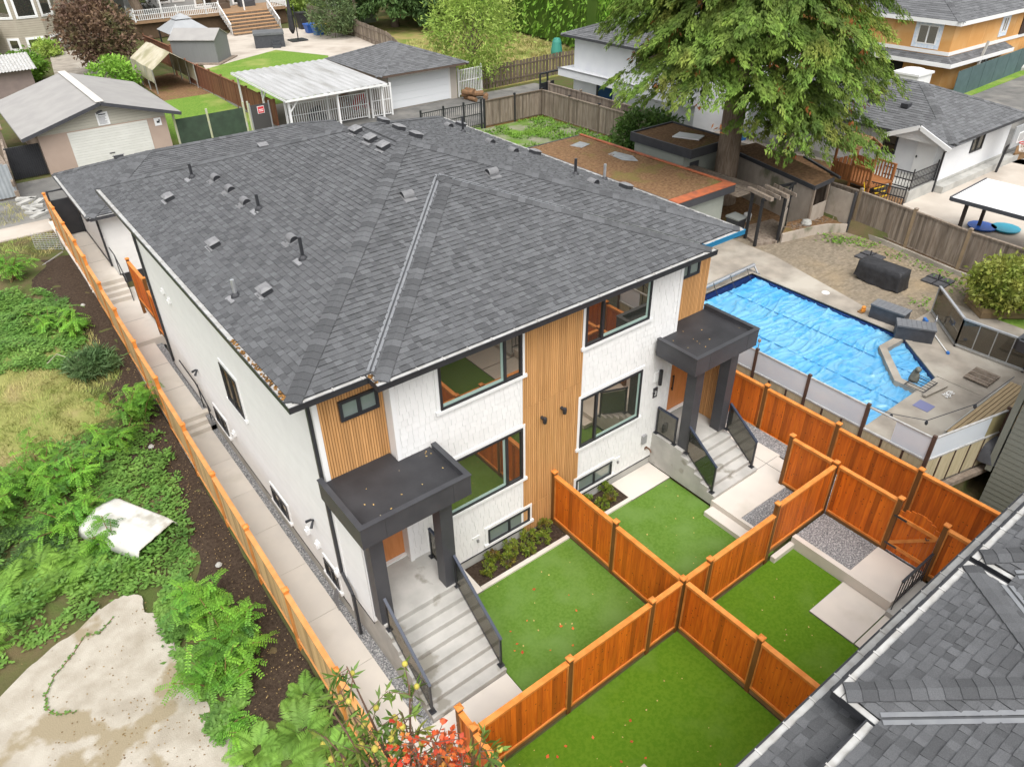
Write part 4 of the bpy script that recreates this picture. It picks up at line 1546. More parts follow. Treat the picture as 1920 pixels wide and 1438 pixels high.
# ================================================================== wooden fence at the patio rear
t = cedar_fence('tall weathered grey board fence on the low wall behind the brick patio', [(29.75, 8.2), (29.65, 5.5), (29.2, 2.6), (28.75, .0), (28.6, -2.4), (28.55, -5.2)], [.95] * 5, [.7] * 5, 1.78, panel=M_GREYWOOD, postmat=M('tan_fence_post', (.27, .20, .125), (.22, .16, .10), 3, .8), railm=M_GREYWOOD, name='wooden_fence', grp='weathered fences', capm=M_GREYWOOD, pw=.07)
m = MB()
for a, b in zip([(29.7, 8.2), (29.6, 5.5), (29.15, 2.6), (28.7, 0), (28.55, -2.4)], [(29.6, 5.5), (29.15, 2.6), (28.7, 0), (28.55, -2.4), (28.5, -5.2)]):
    m.beam((*a, .82), (*b, .82), .24, .36)
tag(m.build('retaining_wall', M_CONCOLD), 'low concrete wall under the tall weathered patio fence', 'wall')
# ================================================================== mossy flat shed
t = thing('mossy_shed', 'long flat roofed shed covered in brown needles and moss with an orange roof edge', 'shed', (22.5, 14, PZ))
M_NEEDLE = M('needle_litter', (.25, .15, .08), (.14, .082, .045), 7, .95, 1, 40, .1, det=9, col3=(.17, .135, .05), sc3=.8, lo3=.56, hi3=.68)
M_ORED = M('orange_flashing', (.46, .13, .055), (.36, .11, .05), 3, .6, col3=(.27, .09, .05), sc3=2)
M_SIDE = M('sage_siding', (.30, .315, .275), (.27, .285, .25), 2, .7)
sx0, sx1, sy0, sy1, sz = 20.55, 24.5, 8.9, 19.6, 3.3
m = MB()
m.box(sx0 + .3, sx1 - .35, sy0 + .3, sy1 - .3, .5, sz - .3)
lap_wall(m, (sx0 + .3, sy0 + .3, .5), XP, YN, sx1 - sx0 - .65, sz - .8, .18)
m.build('wall', M_SIDE, t)
m = MB()
for a, b, c, d in ((sx0, sx1, sy0, sy0 + .08), (sx0, sx1, sy1 - .08, sy1), (sx0, sx0 + .08, sy0 + .08, sy1 - .08), (sx1 - .08, sx1, sy0 + .08, sy1 - .08)):
    m.box(a, b, c, d, sz - .35, sz + .01)
m.build('fascia', M_FASC, t)
m = MB()
gx, gy = 48, 120
vs = []
for j in range(gy + 1):
    for i in range(gx + 1):
        x, y = sx0 + .08 + (sx1 - sx0 - .16) * i / gx, sy0 + .08 + (sy1 - sy0 - .16) * j / gy
        vs.append((x, y, sz - .03 + .05 * mn.noise(Vector((x * 1.3, y * 1.3, 0))) * (1 if 0 < i < gx and 0 < j < gy else 0) + random.uniform(0, .03)))
fs = [(j * (gx + 1) + i, j * (gx + 1) + i + 1, (j + 1) * (gx + 1) + i + 1, (j + 1) * (gx + 1) + i) for j in range(gy) for i in range(gx)]
m.mesh(vs, fs)
m.build('needle_roof', M_NEEDLE, t)
m = MB()
m.box(sx0, sx1, sy0 - .02, sy0 + .55, sz + .01, sz + .05)
m.box(sx1 - .18, sx1 + .01, sy0 + .55, sy1, sz + .01, sz + .045)
m.build('orange_edge', M_ORED, t)
M_GREYM = M('grey_membrane', (.33, .35, .36), (.24, .25, .25), 4, .6)
m = MB()
m.prism([(23.1, 16.0), (23.7, 16.1), (23.9, 15.0), (23.5, 14.2), (23.0, 14.8)], sz - .0, sz + .012)
m.build('bare_patch', M_GREYM, t)
m = MB()
m.prism([(22.6, 18.4), (23.5, 18.6), (23.6, 17.9), (22.8, 17.7)], sz, sz + .012)
m.build('bare_patch', M_GREYM, t)
# second flat shed
t = thing('flat_shed', 'square flat roofed sage shed with needle litter and a pale skylight', 'shed', (27, 14.5, PZ))
sx0, sx1, sy0, sy1, sz = 25.6, 28.9, 12.6, 16.9, 3.75
m = MB()
m.box(sx0 + .2, sx1 - .5, sy0 + .6, sy1 - .2, .5, sz - .4)
lap_wall(m, (sx0 + .2, sy1 - .2, .5), (0, -1, 0), XN, sy1 - sy0 - .8, sz - .9, .18)
lap_wall(m, (sx0 + .2, sy0 + .6, .5), XP, YN, sx1 - sx0 - .7, sz - .9, .18)
m.build('wall', M_SIDE, t)
m = MB()
for a, b, c, d in ((sx0, sx1, sy0, sy0 + .08), (sx0, sx1, sy1 - .08, sy1), (sx0, sx0 + .08, sy0 + .08, sy1 - .08), (sx1 - .08, sx1, sy0 + .08, sy1 - .08)):
    m.box(a, b, c, d, sz - .4, sz + .06)
m.build('fascia', M_FASC, t)
m = MB()
m.box(sx0 + .08, sx1 - .08, sy0 + .08, sy1 - .08, sz - .2, sz - .02)
m.build('needle_roof', M_NEEDLE, t)
m = MB()
m.prism([(26.7, 14.9), (27.3, 13.6), (28.1, 13.9), (27.6, 15.2)], sz, sz + .06)
m.build('skylight', M_WHITEP, t)
m = MB()
m.box(sx0 + .7, sx0 + 1.4, sy0 + .57, sy0 + .6, .8, 2.9)
m.build('door', M_FASC, t)
m = MB()
for k in range(14):
    m.box(24.55 + k * .15, 24.55 + k * .15 + .14, 8.7, 13.6, 2.72 - k * .004, 2.76 - k * .004, random.choice((.8, 1, 1.15)))
tag(m.build('lean_to_roof', M_GREYWOOD), 'weathered plank lean-to roof between the mossy shed and the tree', 'roof')
# long lean-to with needle roof and pale back wall
t = thing('long_lean_to', 'long narrow needle covered lean-to with stained pale wall panels', 'shelter', (29, 10, PZ))
M_STAIN = M('stained_panel', (.43, .37, .31), (.36, .31, .26), 3, .85, .1, 40, col3=(.17, .165, .11), sc3=.9, lo3=.54, hi3=.64, st=(1, 1, .6))
m = MB()
m.prism([(27.9, 6.9), (29.4, 6.9), (30.9, 12.6), (29.4, 13.0)], lambda x, y: 2.9 + (x - 28) * .06, lambda x, y: 3.02 + (x - 28) * .06)
m.build('roof', M_NEEDLE, t)
m = MB()
m.beam((27.86, 6.9, 2.92), (29.3, 13.0, 3.0), .06, .2)
m.build('fascia', M_FASC, t)
m = MB()
m.beam((27.86, 6.87, 2.92), (29.4, 6.87, 3.0), .06, .2)
m.build('fascia', M_FASC, t)
m = MB()
m.beam((28.05, 7.0, 1.8), (29.35, 12.6, 1.8), .08, 2.1)
m.build('panel_wall', M_STAIN, t)
m = MB()
m.beam((27.95, 6.9, PZ), (27.95, 6.9, 2.85), .1, .1)
m.build('post', M_GREYWOOD, t)
m = MB()
m.beam((29.2, 6.95, PZ), (29.2, 6.95, 2.9), .1, .1)
m.build('post', M_GREYWOOD, t)
m = MB()
m.beam((28.0, 6.87, 1.55), (29.2, 6.9, 1.55), .03, .9)
m.build('front_panel', M_STAIN, t)
m = MB()
m.beam((29.25, 6.5, 3.2), (30.6, 9.4, 3.25), .12, .1)
m.build('spare_gutter', M_BLACK, t)
# pale panel gate
t = thing('plywood_gate', 'pale stained plywood gate leaning in the weathered fence line', 'gate', (29.5, 6.4, PZ))
m = MB()
m.beam((29.45, 7.0, 1.75), (29.3, 5.6, 1.75), .04, 1.75)
m.build('panel', M_STAIN, t)
m = MB()
m.beam((29.28, 5.55, .8), (29.28, 5.55, 2.75), .1, .1)
m.build('post', M_FASC, t)
# pergola
t = thing('pergola', 'small black posted pergola arch with short weathered rafters and a lattice side', 'pergola', (26, 7.3, PZ))
M_PERG = M('black_pergola_timber', (.022, .022, .024), rough=.5)
pp = [(24.8, 8.1), (24.4, 7.25), (27.1, 7.6), (25.55, 6.85)]
for x, y in pp:
    m = MB()
    m.beam((x, y, PZ), (x, y, 3.1), .11, .11)
    m.build('post', M_PERG, t)
m = MB()
m.beam((24.3, 7.2, 3.1), (25.9, 6.7, 3.1), .09, .12)
m.beam((24.7, 8.15, 3.1), (27.3, 7.55, 3.1), .09, .12)
m.beam((25.55, 6.85, 3.1), (27.1, 7.6, 3.1), .09, .1)
m.build('beam', M_PERG, t)
for k in range(4):
    x = 24.5 + k * .42
    m = MB()
    m.beam((x - .15, 6.75 - k * .12, 3.22), (x + .25, 8.35 - k * .16, 3.22), .05 if k % 2 else .16, .16)
    m.build('rafter', M_GREYWOOD, t)
m = MB()
A, B_ = Vector((25.6, 6.88, 0)), Vector((27.05, 7.57, 0))
for k in range(-5, 12):
    for sg in (1, -1):
        s0, s1 = k * .12, k * .12 + .8
        q0, q1 = (s0, 2.1), (s1, 2.9)
        if sg < 0:
            q0, q1 = (s0, 2.9), (s1, 2.1)
        c0, c1 = max(0, min(1.55, q0[0])), max(0, min(1.55, q1[0]))
        if c1 - c0 < .05:
            continue
        f = lambda c: q0[1] + (q1[1] - q0[1]) * (c - s0) / .8
        d = (B_ - A).normalized()
        m.beam(A + d * c0 + Vector((0, 0, f(c0))), A + d * c1 + Vector((0, 0, f(c1))), .03, .03)
m.build('lattice', M_STAIN, t)
m = MB()
m.beam((25.6, 6.88, 1.4), (27.05, 7.57, 1.4), .04, 1.1)
m.build('side_panel', M_STAIN, t)
m = MB()
m.prism([(24.5, 7.2), (25.5, 6.8), (27.2, 7.5), (27.6, 8.6), (25.2, 9.0)], PZ - .05, PZ + .13)
m.build('platform', M_GREYWOOD, t)
sheet('planter_lawn', [(24.9, -1.9), (29.2, -1.9), (29.2, -9), (23.0, -9), (22.95, -3.2)], PZ - .02, M_LAWN, .4)
sheet('shaded_ground', [(24.4, 9.0), (25.2, 9.0), (29.2, 8.0), (29.4, 13), (25.7, 12.8), (24.4, 13)], PZ + .03, M_NEEDLE, .3)
# raised bed
t = thing('raised_bed', 'low curved timber raised bed with dead twigs below the lean-to', 'planter', (28, 6.6, PZ))
m = MB()
pts = [(25.7, 6.75), (27.6, 6.35), (28.4, 6.1), (29.1, 5.5)]
for a, b in zip(pts[:-1], pts[1:]):
    m.beam((*a, PZ + .22), (*b, PZ + .22), .1, .44)
m.build('edging', M_STAIN, t)
m = MB()
m.prism([(25.75, 6.8), (27.6, 6.4), (28.4, 6.15), (29.1, 5.55), (29.4, 7.2), (27.2, 7.5)], PZ, PZ + .38)
m.build('soil', M_NEEDLE, t)
m = MB()
for k in range(30):
    p = Vector((random.uniform(26.5, 29), 0, PZ + .42))
    p.y = 6.9 - (p.x - 26.5) * .2 + random.uniform(-.2, .3)
    a = random.uniform(0, 3.1)
    m.tube([p, p + Vector((math.cos(a) * .4, math.sin(a) * .3, random.uniform(0, .12)))], .012, 4)
m.build('twigs', M_GREYWOOD, t)
m = MB()
m.lathe((27.6, 6.75, PZ + .36), [(.2, 0), (.26, .12), (.2, .26), (.05, .32)], 9)
tag(m.build('boulder', M_CONC2), 'pale rounded stone on the raised bed below the lattice', 'stone')
# wheelie bin by the mossy shed
t = thing('wheelie_bin', 'black wheeled bin with grey lid beside the mossy shed wall', 'bin', (24.6, 8.6, PZ))
m = MB()
m.mesh([(24.35, 8.35, PZ + .05), (24.85, 8.35, PZ + .05), (24.85, 8.9, PZ + .05), (24.35, 8.9, PZ + .05), (24.28, 8.28, PZ + .95), (24.92, 8.28, PZ + .95), (24.92, 8.97, PZ + .95), (24.28, 8.97, PZ + .95)],
       [(3, 2, 1, 0), (0, 1, 5, 4), (1, 2, 6, 5), (2, 3, 7, 6), (3, 0, 4, 7), (4, 5, 6, 7)])
m.build('body', M_BLACK, t)
m = MB()
m.prism([(24.25, 8.25), (24.95, 8.25), (24.95, 9.0), (24.25, 9.0)], PZ + .95, lambda x, y: PZ + 1.0 + .05 * (y - 8.25))
m.build('lid', M('grey_lid', (.2, .21, .2), rough=.5), t)
m = MB()
m.lathe((26.6, 9.4, PZ + .02), [(.16, 0), (.2, .35), (.18, .4)], 12)
tag(m.build('white_bucket', M_WHITEP), 'white plastic bucket under the pergola by the stained wall', 'bucket')
m = MB()
m.box(-.5, .5, -.02, .02, 0, .05, 1, 0, Matrix.Rotation(.5, 3, 'Z'), (20.8, 7.5, PZ + .02))
m.tube([(18.9, 6.6, PZ + .06), (21.2, 8.0, PZ + .06)], .025, 6)
tag(m.build('skimmer_pole', M_WHITEP), 'white skimmer pole lying on the deck beside the house', 'pole')
# ================================================================== alley and lots behind
GZ = 1.40
M_ASPH = M('alley_asphalt', (.17, .165, .155), (.12, .118, .112), 1.2, .92, .4, 60, .2, col3=(.23, .22, .20), sc3=.4, det=7)
M_CONCW = M('light_driveway_concrete', (.50, .45, .39), (.44, .39, .335), .9, .9, .1, 50, .2, col3=(.36, .31, .26), sc3=.4, lo3=.52, hi3=.72)
M_DRY = M('dry_grass', (.30, .235, .10), (.20, .21, .06), .9, .95, .9, 40, .1, det=8, col3=(.14, .19, .04), sc3=.5)
M_WEED = M('weedy_gravel', (.27, .25, .20), (.13, .20, .05), 1.1, .95, .8, 40, .1, det=8, col3=(.12, .22, .03), sc3=.5, lo3=.50, hi3=.6)
sheet('alley', rect(-40, 32, 30.9, 37.9), GZ - .012, M_ASPH)
sheet('alley_verge', rect(-40, -1.2, 29.2, 30.9), GZ - .02, M_CONCW)
sheet('lane', [(32, 30.9), (32, 37.9), (36, 37.9), (36, 32.2), (34, 30.9)], GZ - .02, M_ASPH)
sheet('weedy_yard', [(12.6, 15.6), (20.5, 15.6), (20.5, 19.6), (25.6, 19.6), (25.6, 17), (32, 17), (32, 30.8), (14.2, 30.8)], GZ - .06, M_WEED, .4)
sheet('neighbour_lawn', [(7.6, 39.0), (14.2, 39.0), (14.3, 52), (7.8, 52)], GZ, M_LAWN)
sheet('neighbour_lawn', [(14.6, 45.2), (21.5, 45.2), (28.2, 59.8), (25.5, 66), (17.0, 61.6), (14.5, 52)], GZ, M_LAWN)
sheet('carport_floor', rect(14.6, 21.8, 38.6, 45.2), GZ - .01, M_CONCW)
sheet('driveway', [(21.6, 45.6), (28.5, 45.6), (36, 62), (33.5, 77), (26, 80), (18, 66), (17, 61.6), (25.5, 66), (28.2, 59.8)], GZ - .008, M_CONCW)
sheet('dirt_floor', [(10.6, 52), (14.3, 52), (14.4, 62), (11, 61)], GZ + .004, M_NEEDLE)
sheet('side_driveway', [(5.0, 62), (10.5, 60.5), (10.8, 80), (7.5, 80)], GZ, M_CONCOLD)
sheet('dry_meadow', [(29, 38.6), (75, 38.6), (75, 78), (37, 78), (36, 62)], GZ - .005, M_DRY)
sheet('white_house_patio', [(29.3, -6), (36.3, -6), (45, 4), (45, 5), (33, 5), (30.6, 4.6)], GZ, M_CONCW, .3)
sheet('needle_bank', [(30, 4.9), (35.9, 5.2), (36.0, 12), (34, 18), (31.5, 18), (30.8, 13)], GZ + .15, M_NEEDLE, .4)
sheet('white_house_path', [(36.0, 9), (38, 9), (38, 22), (34.5, 22), (35, 16)], GZ + .17, M_CONCW, .2)
sheet('lane', [(44, 4.5), (45, -4), (90, 4), (90, 14.5), (56, 13.6), (47, 12)], GZ, M_ASPH, .2)
sheet('grass_strip', [(56, 13.2), (56, 14.4), (90, 16.5), (90, 14.8)], GZ + .03, M_LAWN)

def hip_roof(par, x0, x1, y0, y1, z, s=.36, mat=None, exp=.25, name='roof', capmat=None, eave=.14):
    mat = mat or M_SH2
    hx, hy = (x1 - x0) / 2, (y1 - y0) / 2
    h = min(hx, hy)
    if hx >= hy:
        a, b = (x0 + h, y0 + h, z + h * s), (x1 - h, y0 + h, z + h * s)
        F = [([(x0, y0, z), (x1, y0, z), b, a], XP), ([(x1, y0, z), (x1, y1, z), b], YP), ([(x1, y1, z), (x0, y1, z), a, b], XN), ([(x0, y1, z), (x0, y0, z), a], YN)]
    else:
        a, b = (x0 + h, y0 + h, z + h * s), (x0 + h, y1 - h, z + h * s)
        F = [([(x0, y0, z), (x1, y0, z), a], XP), ([(x1, y0, z), (x1, y1, z), b, a], YP), ([(x1, y1, z), (x0, y1, z), b], XN), ([(x0, y1, z), (x0, y0, z), a, b], YN)]
    r = MB()
    for P, u in F:
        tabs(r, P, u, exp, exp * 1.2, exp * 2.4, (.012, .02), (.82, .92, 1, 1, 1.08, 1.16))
    ro = r.build(name, mat, par)
    q = .17
    c = MB()
    for p, e, sx, sy in (((x0, y0, z), a, 1, 1), ((x1, y0, z), (b if hx >= hy else a), -1, 1), ((x0, y1, z), (a if hx >= hy else b), 1, -1), ((x1, y1, z), b, -1, -1)):
        hipcap(c, p, e, (-q * sx, q * sy, -q * s), (q * sx, -q * sy, -q * s), .3)
    if (Vector(a) - Vector(b)).length > .1:
        hipcap(c, a, b, (-q, 0, -.06) if hx < hy else (0, -q, -.06), (q, 0, -.06) if hx < hy else (0, q, -.06), .3)
    c.build('ridge_cap', mat, ro)
    f = MB()
    f.box(x0 + .02, x1 - .02, y0 + .02, y1 - .02, z - .03, z - .01)
    for p in ((x0, x1, y0, y0 + .03), (x0, x1, y1 - .03, y1), (x0, x0 + .03, y0 + .03, y1 - .03), (x1 - .03, x1, y0 + .03, y1 - .03)):
        f.box(*p, z - eave, z - .005)
    f.build('fascia', capmat or M_FASC, ro)
    return ro

# ---- own garage behind the house
ga = thing('rear_garage', 'low white garage with a hipped dark shingle roof tucked behind the duplex', 'garage', (7, 26, GZ))
hip_roof(ga, -.38, 14.2, 22.35, 29.5, 3.85, S3, M_SH, .143, capmat=M_FASC)
m = MB()
m.box(-.05, 13.8, 22.85, 29.1, .3, 3.7)
m.build('wall_core', M_WHITE, ga)
m = MB()
lap_wall(m, (-.05, 22.85, .95), XP, YN, 13.85, 2.75, .15)
lap_wall(m, (-.05, 29.1, .95), (0, -1, 0), XN, 6.25, 2.75, .15)
m.build('lap_siding', M_WHITE, ga)
m = MB()
m.box(-.08, 13.8, 22.80, 22.85, .92, .96)
m.box(-.1, -.05, 22.8, 29.1, 1.42, 1.46)
m.box(-.07, 13.8, 22.825, 22.85, .2, .92, .8)
m.build('base_flashing', M_BLACK, ga)
gutter(ga, (-.38, 29.5, 3.84), (-.38, 22.35, 3.84), XN)
gutter(ga, (-.38, 22.35, 3.84), (14.2, 22.35, 3.84), YN, dark=M_FASC)
m = MB()
m.beam((-.1, 22.75, 3.7), (-.1, 22.75, 1.45), .08, .09)
m.build('downspout', M_BLACK, ga)
X0, X1, Y0, Y1, EZ = -.38, 14.2, 22.35, 29.5, 3.85
for x, y in ((8.2, 24.6), (2.2, 27.0)):
    o = Vector((x, y, roofz(x, y)))
    R = slope_R(x, y)
    v = MB()
    v.box(-.2, .2, -.13, .13, .012, .12, 1, 0, R, o)
    v.box(-.24, .24, -.17, .17, .12, .15, 1, 1, R, o)
    v.build('box_vent', [M_VENT, M_VENTT], ga)
t = thing('side_gate', 'tall solid black gate closing the upper end of the side walkway', 'gate', (-.7, 27.9, GZ))
m = MB()
m.box(-1.08, -.1, 27.85, 27.9, GZ + .02, GZ + 1.75)
m.build('panel', M_BLACK, t)
m = MB()
for x in (-1.1, -.1):
    m.box(x - .04, x + .04, 27.8, 27.95, GZ, GZ + 2.2)
m.box(-1.1, -.1, 27.83, 27.92, GZ + 2.14, GZ + 2.2)
m.build('frame', M_BLACK, t)
sheet('patio', rect(.1, 12, 14.9, 22.8), .30, M_CONC, .5)

# ---- beige garage across the alley
bgar = thing('beige_garage', 'beige gabled garage with a grey membrane roof and a wide ribbed white door', 'garage', (3.8, 43, GZ))
M_BEI = M('beige_stucco', (.40, .31, .25), (.37, .285, .23), 1.5, .85, .1, 60)
M_CREAM = M('cream_siding', (.45, .43, .36), (.42, .40, .335), 1.5, .75)
M_GREYROOF = M('grey_roll_roofing', (.31, .30, .285), (.275, .265, .255), 1.0, .8, .1, 30)
x0, x1, y0, y1, xc, ze, zp = .25, 7.25, 38.3, 48, 3.85, 3.95, 4.95
m = MB()
m.box(x0, x1, y0, y1, GZ - .1, 3.55)
m.build('wall', M_BEI, bgar)
m = MB()
m.prism([(x0, y0), (x1, y0), (x1, y1), (x0, y1)], 3.55, lambda x, y: 3.6)
m.mesh([(x0, y0 - .01, 3.55), (x1, y0 - .01, 3.55), (x1, y0 - .01, ze - .05), (xc, y0 - .01, zp - .05), (x0, y0 - .01, ze - .05)], [(0, 1, 2, 3, 4)])
for k in range(9):
    z = 3.6 + k * .15
    if z < zp - .1:
        hw = (x1 - x0) / 2 * min(1, (zp - z) / (zp - ze))
        m.box(xc - hw, xc + hw, y0 - .022, y0 - .01, z, z + .012, .75)
m.build('gable', M_CREAM, bgar)
m = MB()
for sx, xe in ((-1, x0 - .85), (1, x1 + .85)):
    ze2 = zp - (zp - ze) * (abs(xe - xc) / 3.5)
    P = [(xe, y0 - .55, ze2), (xc, y0 - .55, zp + .02), (xc, y1 + .4, zp + .02), (xe, y1 + .4, ze2)]
    m.mesh(P + [(p[0], p[1], p[2] - .14) for p in P], [(0, 1, 2, 3), (7, 6, 5, 4), (0, 4, 5, 1), (1, 5, 6, 2), (2, 6, 7, 3), (3, 7, 4, 0)])
ro = m.build('roof', M_GREYROOF, bgar)
m = MB()
m.beam((xc, y0 - .56, zp + .05), (xc, y1 + .4, zp + .05), .45, .03)
m.build('ridge_strip', M('pale_ridge', (.55, .52, .48)), ro)
m = MB()
for xe in (x0 - .85, x1 + .85):
    ze2 = zp - (zp - ze) * (abs(xe - xc) / 3.5)
    m.beam((xe, y0 - .57, ze2 - .09), (xc, y0 - .57, zp - .07), .03, .19)
m.build('bargeboard', M_FASC, ro)
m = MB()
for k in range(14):
    m.box(1.75, 6.15, y0 - .03, y0, GZ + .02 + k * .148, GZ + .02 + k * .148 + .14, .97 + .03 * (k % 2))
do = m.build('garage_door', M('pale_ribbed_door', (.62, .62, .57), (.58, .58, .53), 2, .6), bgar)
m = MB()
m.box(3.6, 3.9, y0 - .05, y0 - .03, 1.95, 2.0)
m.build('handle', M_BLACK, do)
m = MB()
m.box(3.5, 4.15, y0 - .04, y0 - .015, 3.6, 4.32)
so_ = m.build('notice_sign', M_WHITEP, bgar)
so_['label'] = 'white printed notice'
m = MB()
for k in range(9):
    m.box(3.58, 4.07 - random.uniform(0, .15), y0 - .044, y0 - .04, 3.66 + k * .052, 3.68 + k * .052, 4)
m.box(3.62, 4.03, y0 - .044, y0 - .04, 4.16, 4.22, 2)
m.build('printed_lines', M_BLACK, so_)
m = MB()
m.box(6.55, 6.95, y0 - .03, y0 - .005, 3.05, 3.5)
so_ = m.build('camera_sign', M_WHITEP, bgar)
m = MB()
m.prism([(6.68, y0 - .034), (6.85, y0 - .034), (6.85, y0 - .030), (6.68, y0 - .030)], 3.2, 3.32, .8)
m.box(6.8, 6.88, y0 - .035, y0 - .03, 3.3, 3.4)
m.build('sign_symbol', M_BLACK, so_)
m = MB()
m.tube([(3.85, y0 - .1, 4.4), (3.7, y0 - .35, 4.42), (3.5, y0 - .4, 4.36)], [.06, .07, .05], 8)
m.build('lamp', M_BLACK, bgar)
t = thing('black_gate', 'corrugated black sheet gate beside the beige garage', 'gate', (-.6, 38.8, GZ))
m = MB()
for k in range(16):
    x = -1.55 + k * .11
    m.box(x, x + .055, 38.6 + .03, 38.66 + .03, GZ, GZ + 1.75)
    m.box(x + .055, x + .11, 38.58, 38.64, GZ, GZ + 1.75)
m.build('sheet', M_BLACK, t)
# ---- junk shed lower left of the alley
t = thing('rusty_shed', 'rusty corrugated scrap shed leaning beside the beige garage', 'shed', (-3, 39, GZ))
M_RUST = M('rusty_metal', (.30, .14, .06), (.20, .085, .045), 3, .8, col3=(.42, .38, .34), sc3=1)
m = MB()
m.prism([(-6, 42), (-1.0, 42.5), (-1.0, 47), (-6, 47)], lambda x, y: 3.3, lambda x, y: 3.4 + .05 * (x + 6))
m.build('roof', M_RUST, t)
m = MB()
m.box(-6, -1.1, 42.6, 46.8, GZ, 3.3)
m.build('wall', M_GREYWOOD, t)
t = thing('tarp_hut', 'pale corrugated metal hut wall with a dark base near the alley', 'shed', (-3, 36, GZ))
M_CORR = M('corrugated_sheet', (.42, .45, .47), (.34, .37, .39), 2, .5, metal=.2)
m = MB()
for k in range(22):
    x = -6.0 + k * .19
    m.box(x, x + .1, 35.2, 35.26, GZ + .1, 3.4 - .5 * max(0, (x + 3.2)) ** 2 * .3)
    m.box(x + .1, x + .19, 35.22, 35.28, GZ + .1, 3.4 - .5 * max(0, (x + 3.2)) ** 2 * .3, .85)
m.build('sheet_wall', M_CORR, t)
m = MB()
m.box(-6, -1.8, 35.3, 38, GZ, 3.0)
m.build('body', M_GREYWOOD, t)
m = MB()
m.beam((-1.9, 35.0, 2.2), (-1.4, 40.0, 3.2), .12, .3)
m.beam((-1.9, 35.0, 1.6), (-1.6, 40.0, 1.6), .2, .4)
tag(m.build('plank_fence', M_GREYWOOD), 'weathered leaning planks running from the metal hut to the garage', 'fence')
for k in range(7):
    m = MB()
    a = random.uniform(0, 3)
    m.box(-.5, .5, -.15, .15, 0, .12, 1, 0, Matrix.Rotation(a, 3, 'Z'), (-1.5 + random.uniform(-.25, .3), 31.6 + k * .5, GZ))
    tag(m.build('timber_offcut', M_CONC2), 'pale timber offcut lying on the gravel below the metal hut', 'timber', 'timber offcuts by the alley')
# ---- carport and hip roofed garage
t = thing('white_carport', 'white corrugated carport roof on slim white posts', 'carport', (17.5, 40, GZ))
M_WSHEET = M('white_corrugated_roof', (.42, .42, .42), (.34, .34, .335), 1.3, .5, col3=(.26, .255, .24), sc3=.9, lo3=.52, hi3=.70, st=(2.5, .3, 1))
m = MB()
n_ = 60
vs = []
for j, y in enumerate((35.6, 45.1)):
    for i in range(n_ + 1):
        vs.append((13.95 + 7.2 * i / n_, y, 3.85 + .18 * j + (.05 if (i // 1) % 4 in (0, 1) else 0)))
m.mesh(vs, [(i, i + 1, n_ + 2 + i, n_ + 1 + i) for i in range(n_)])
m.build('roof_sheet', M_WSHEET, t)
m = MB()
m.beam((13.9, 35.58, 3.80), (21.2, 35.58, 3.80), .04, .13)
m.beam((13.93, 35.6, 3.80), (13.93, 45.1, 3.98), .04, .13)
m.build('fascia', M_WTRIM, t)
for x, y in ((14.2, 35.9), (17.6, 35.9), (20.9, 35.9), (14.2, 40.3), (14.2, 44.7), (17.6, 44.7), (20.9, 44.7)):
    m = MB()
    m.beam((x, y, GZ), (x, y, 3.82), .11, .11)
    m.build('post', M_WTRIM, t)
m = MB()
m.beam((14.2, 35.9, 3.0), (14.9, 35.9, 3.75), .08, .08)
m.build('brace', M_WTRIM, t)
m = MB()
m.beam((14.2, 40.3, 3.0), (14.2, 39.5, 3.75), .08, .08)
m.build('brace', M_WTRIM, t)
g2 = thing('white_door_garage', 'cream garage with a dark hipped roof and a plain white door by the alley', 'garage', (25, 41, GZ))
hip_roof(g2, 21.35, 28.95, 37.0, 45.4, 4.0, .34, M_SH2, .2, capmat=M('brown_fascia', (.10, .07, .055), rough=.5))
M_TAUPE = M('taupe_stucco', (.46, .42, .37), (.43, .39, .345), 1.5, .85, .1, 50)
m = MB()
m.box(21.8, 28.5, 38.1, 45.0, GZ - .1, 3.92)
m.build('wall', M_TAUPE, g2)
m = MB()
for k in range(4):
    m.box(22.75, 27.75, 38.05, 38.1, GZ + .02 + k * .52, GZ + .02 + k * .52 + .512, 1)
do = m.build('garage_door', M('smooth_white_door', (.72, .74, .76), rough=.5), g2)
m = MB()
m.box(22.62, 22.75, 38.03, 38.1, GZ, 3.6)
m.box(27.75, 27.88, 38.03, 38.1, GZ, 3.6)
m.box(22.62, 27.88, 38.035, 38.1, 3.5, 3.62)
m.build('door_frame', M_WTRIM, do)
def bar_fence(label, pts, z, h, mat, pitch=.13, name='metal_railing', cat='fence', post=.1, bw=.03, grp=None):
    t = thing(name, label, cat, (*pts[0], z), grp)
    up = Vector((0, 0, 1))
    for a, b in zip(pts[:-1], pts[1:]):
        a, b = Vector((*a, z)), Vector((*b, z))
        L = (b - a).length
        for zz in (.12, h * .55, h - .05):
            m = MB()
            m.beam(a + up * zz, b + up * zz, .045, .05)
            m.build('rail', mat, t)
        m = MB()
        n_ = max(1, int(L / pitch))
        for k in range(1, n_):
            p = a + (b - a) * (k / n_)
            m.beam(p + up * .1, p + up * (h - .02), bw, bw)
        m.build('bars', mat, t)
    for p in pts:
        m = MB()
        m.beam((*p, z - .05), (*p, z + h + .15), post, post)
        m.build('post', mat, t)
    return t
bar_fence('long white barred sliding gate in front of the carport', [(14.6, 37.6), (17.5, 37.4), (20.4, 37.2)], GZ, 1.75, M_WTRIM, .16, 'white_gate', 'gate', .12, .05)
bar_fence('narrow white barred gate between the carport and the cream garage', [(20.6, 37.0), (22.1, 36.9)], GZ, 2.0, M_WTRIM, .16, 'white_gate', 'gate', .12, .05)
bar_fence('white barred fence to the right of the cream garage', [(28.7, 38.2), (31.0, 38.4)], GZ, 1.9, M_WTRIM, .16, 'white_fence', 'fence', .1, .05)
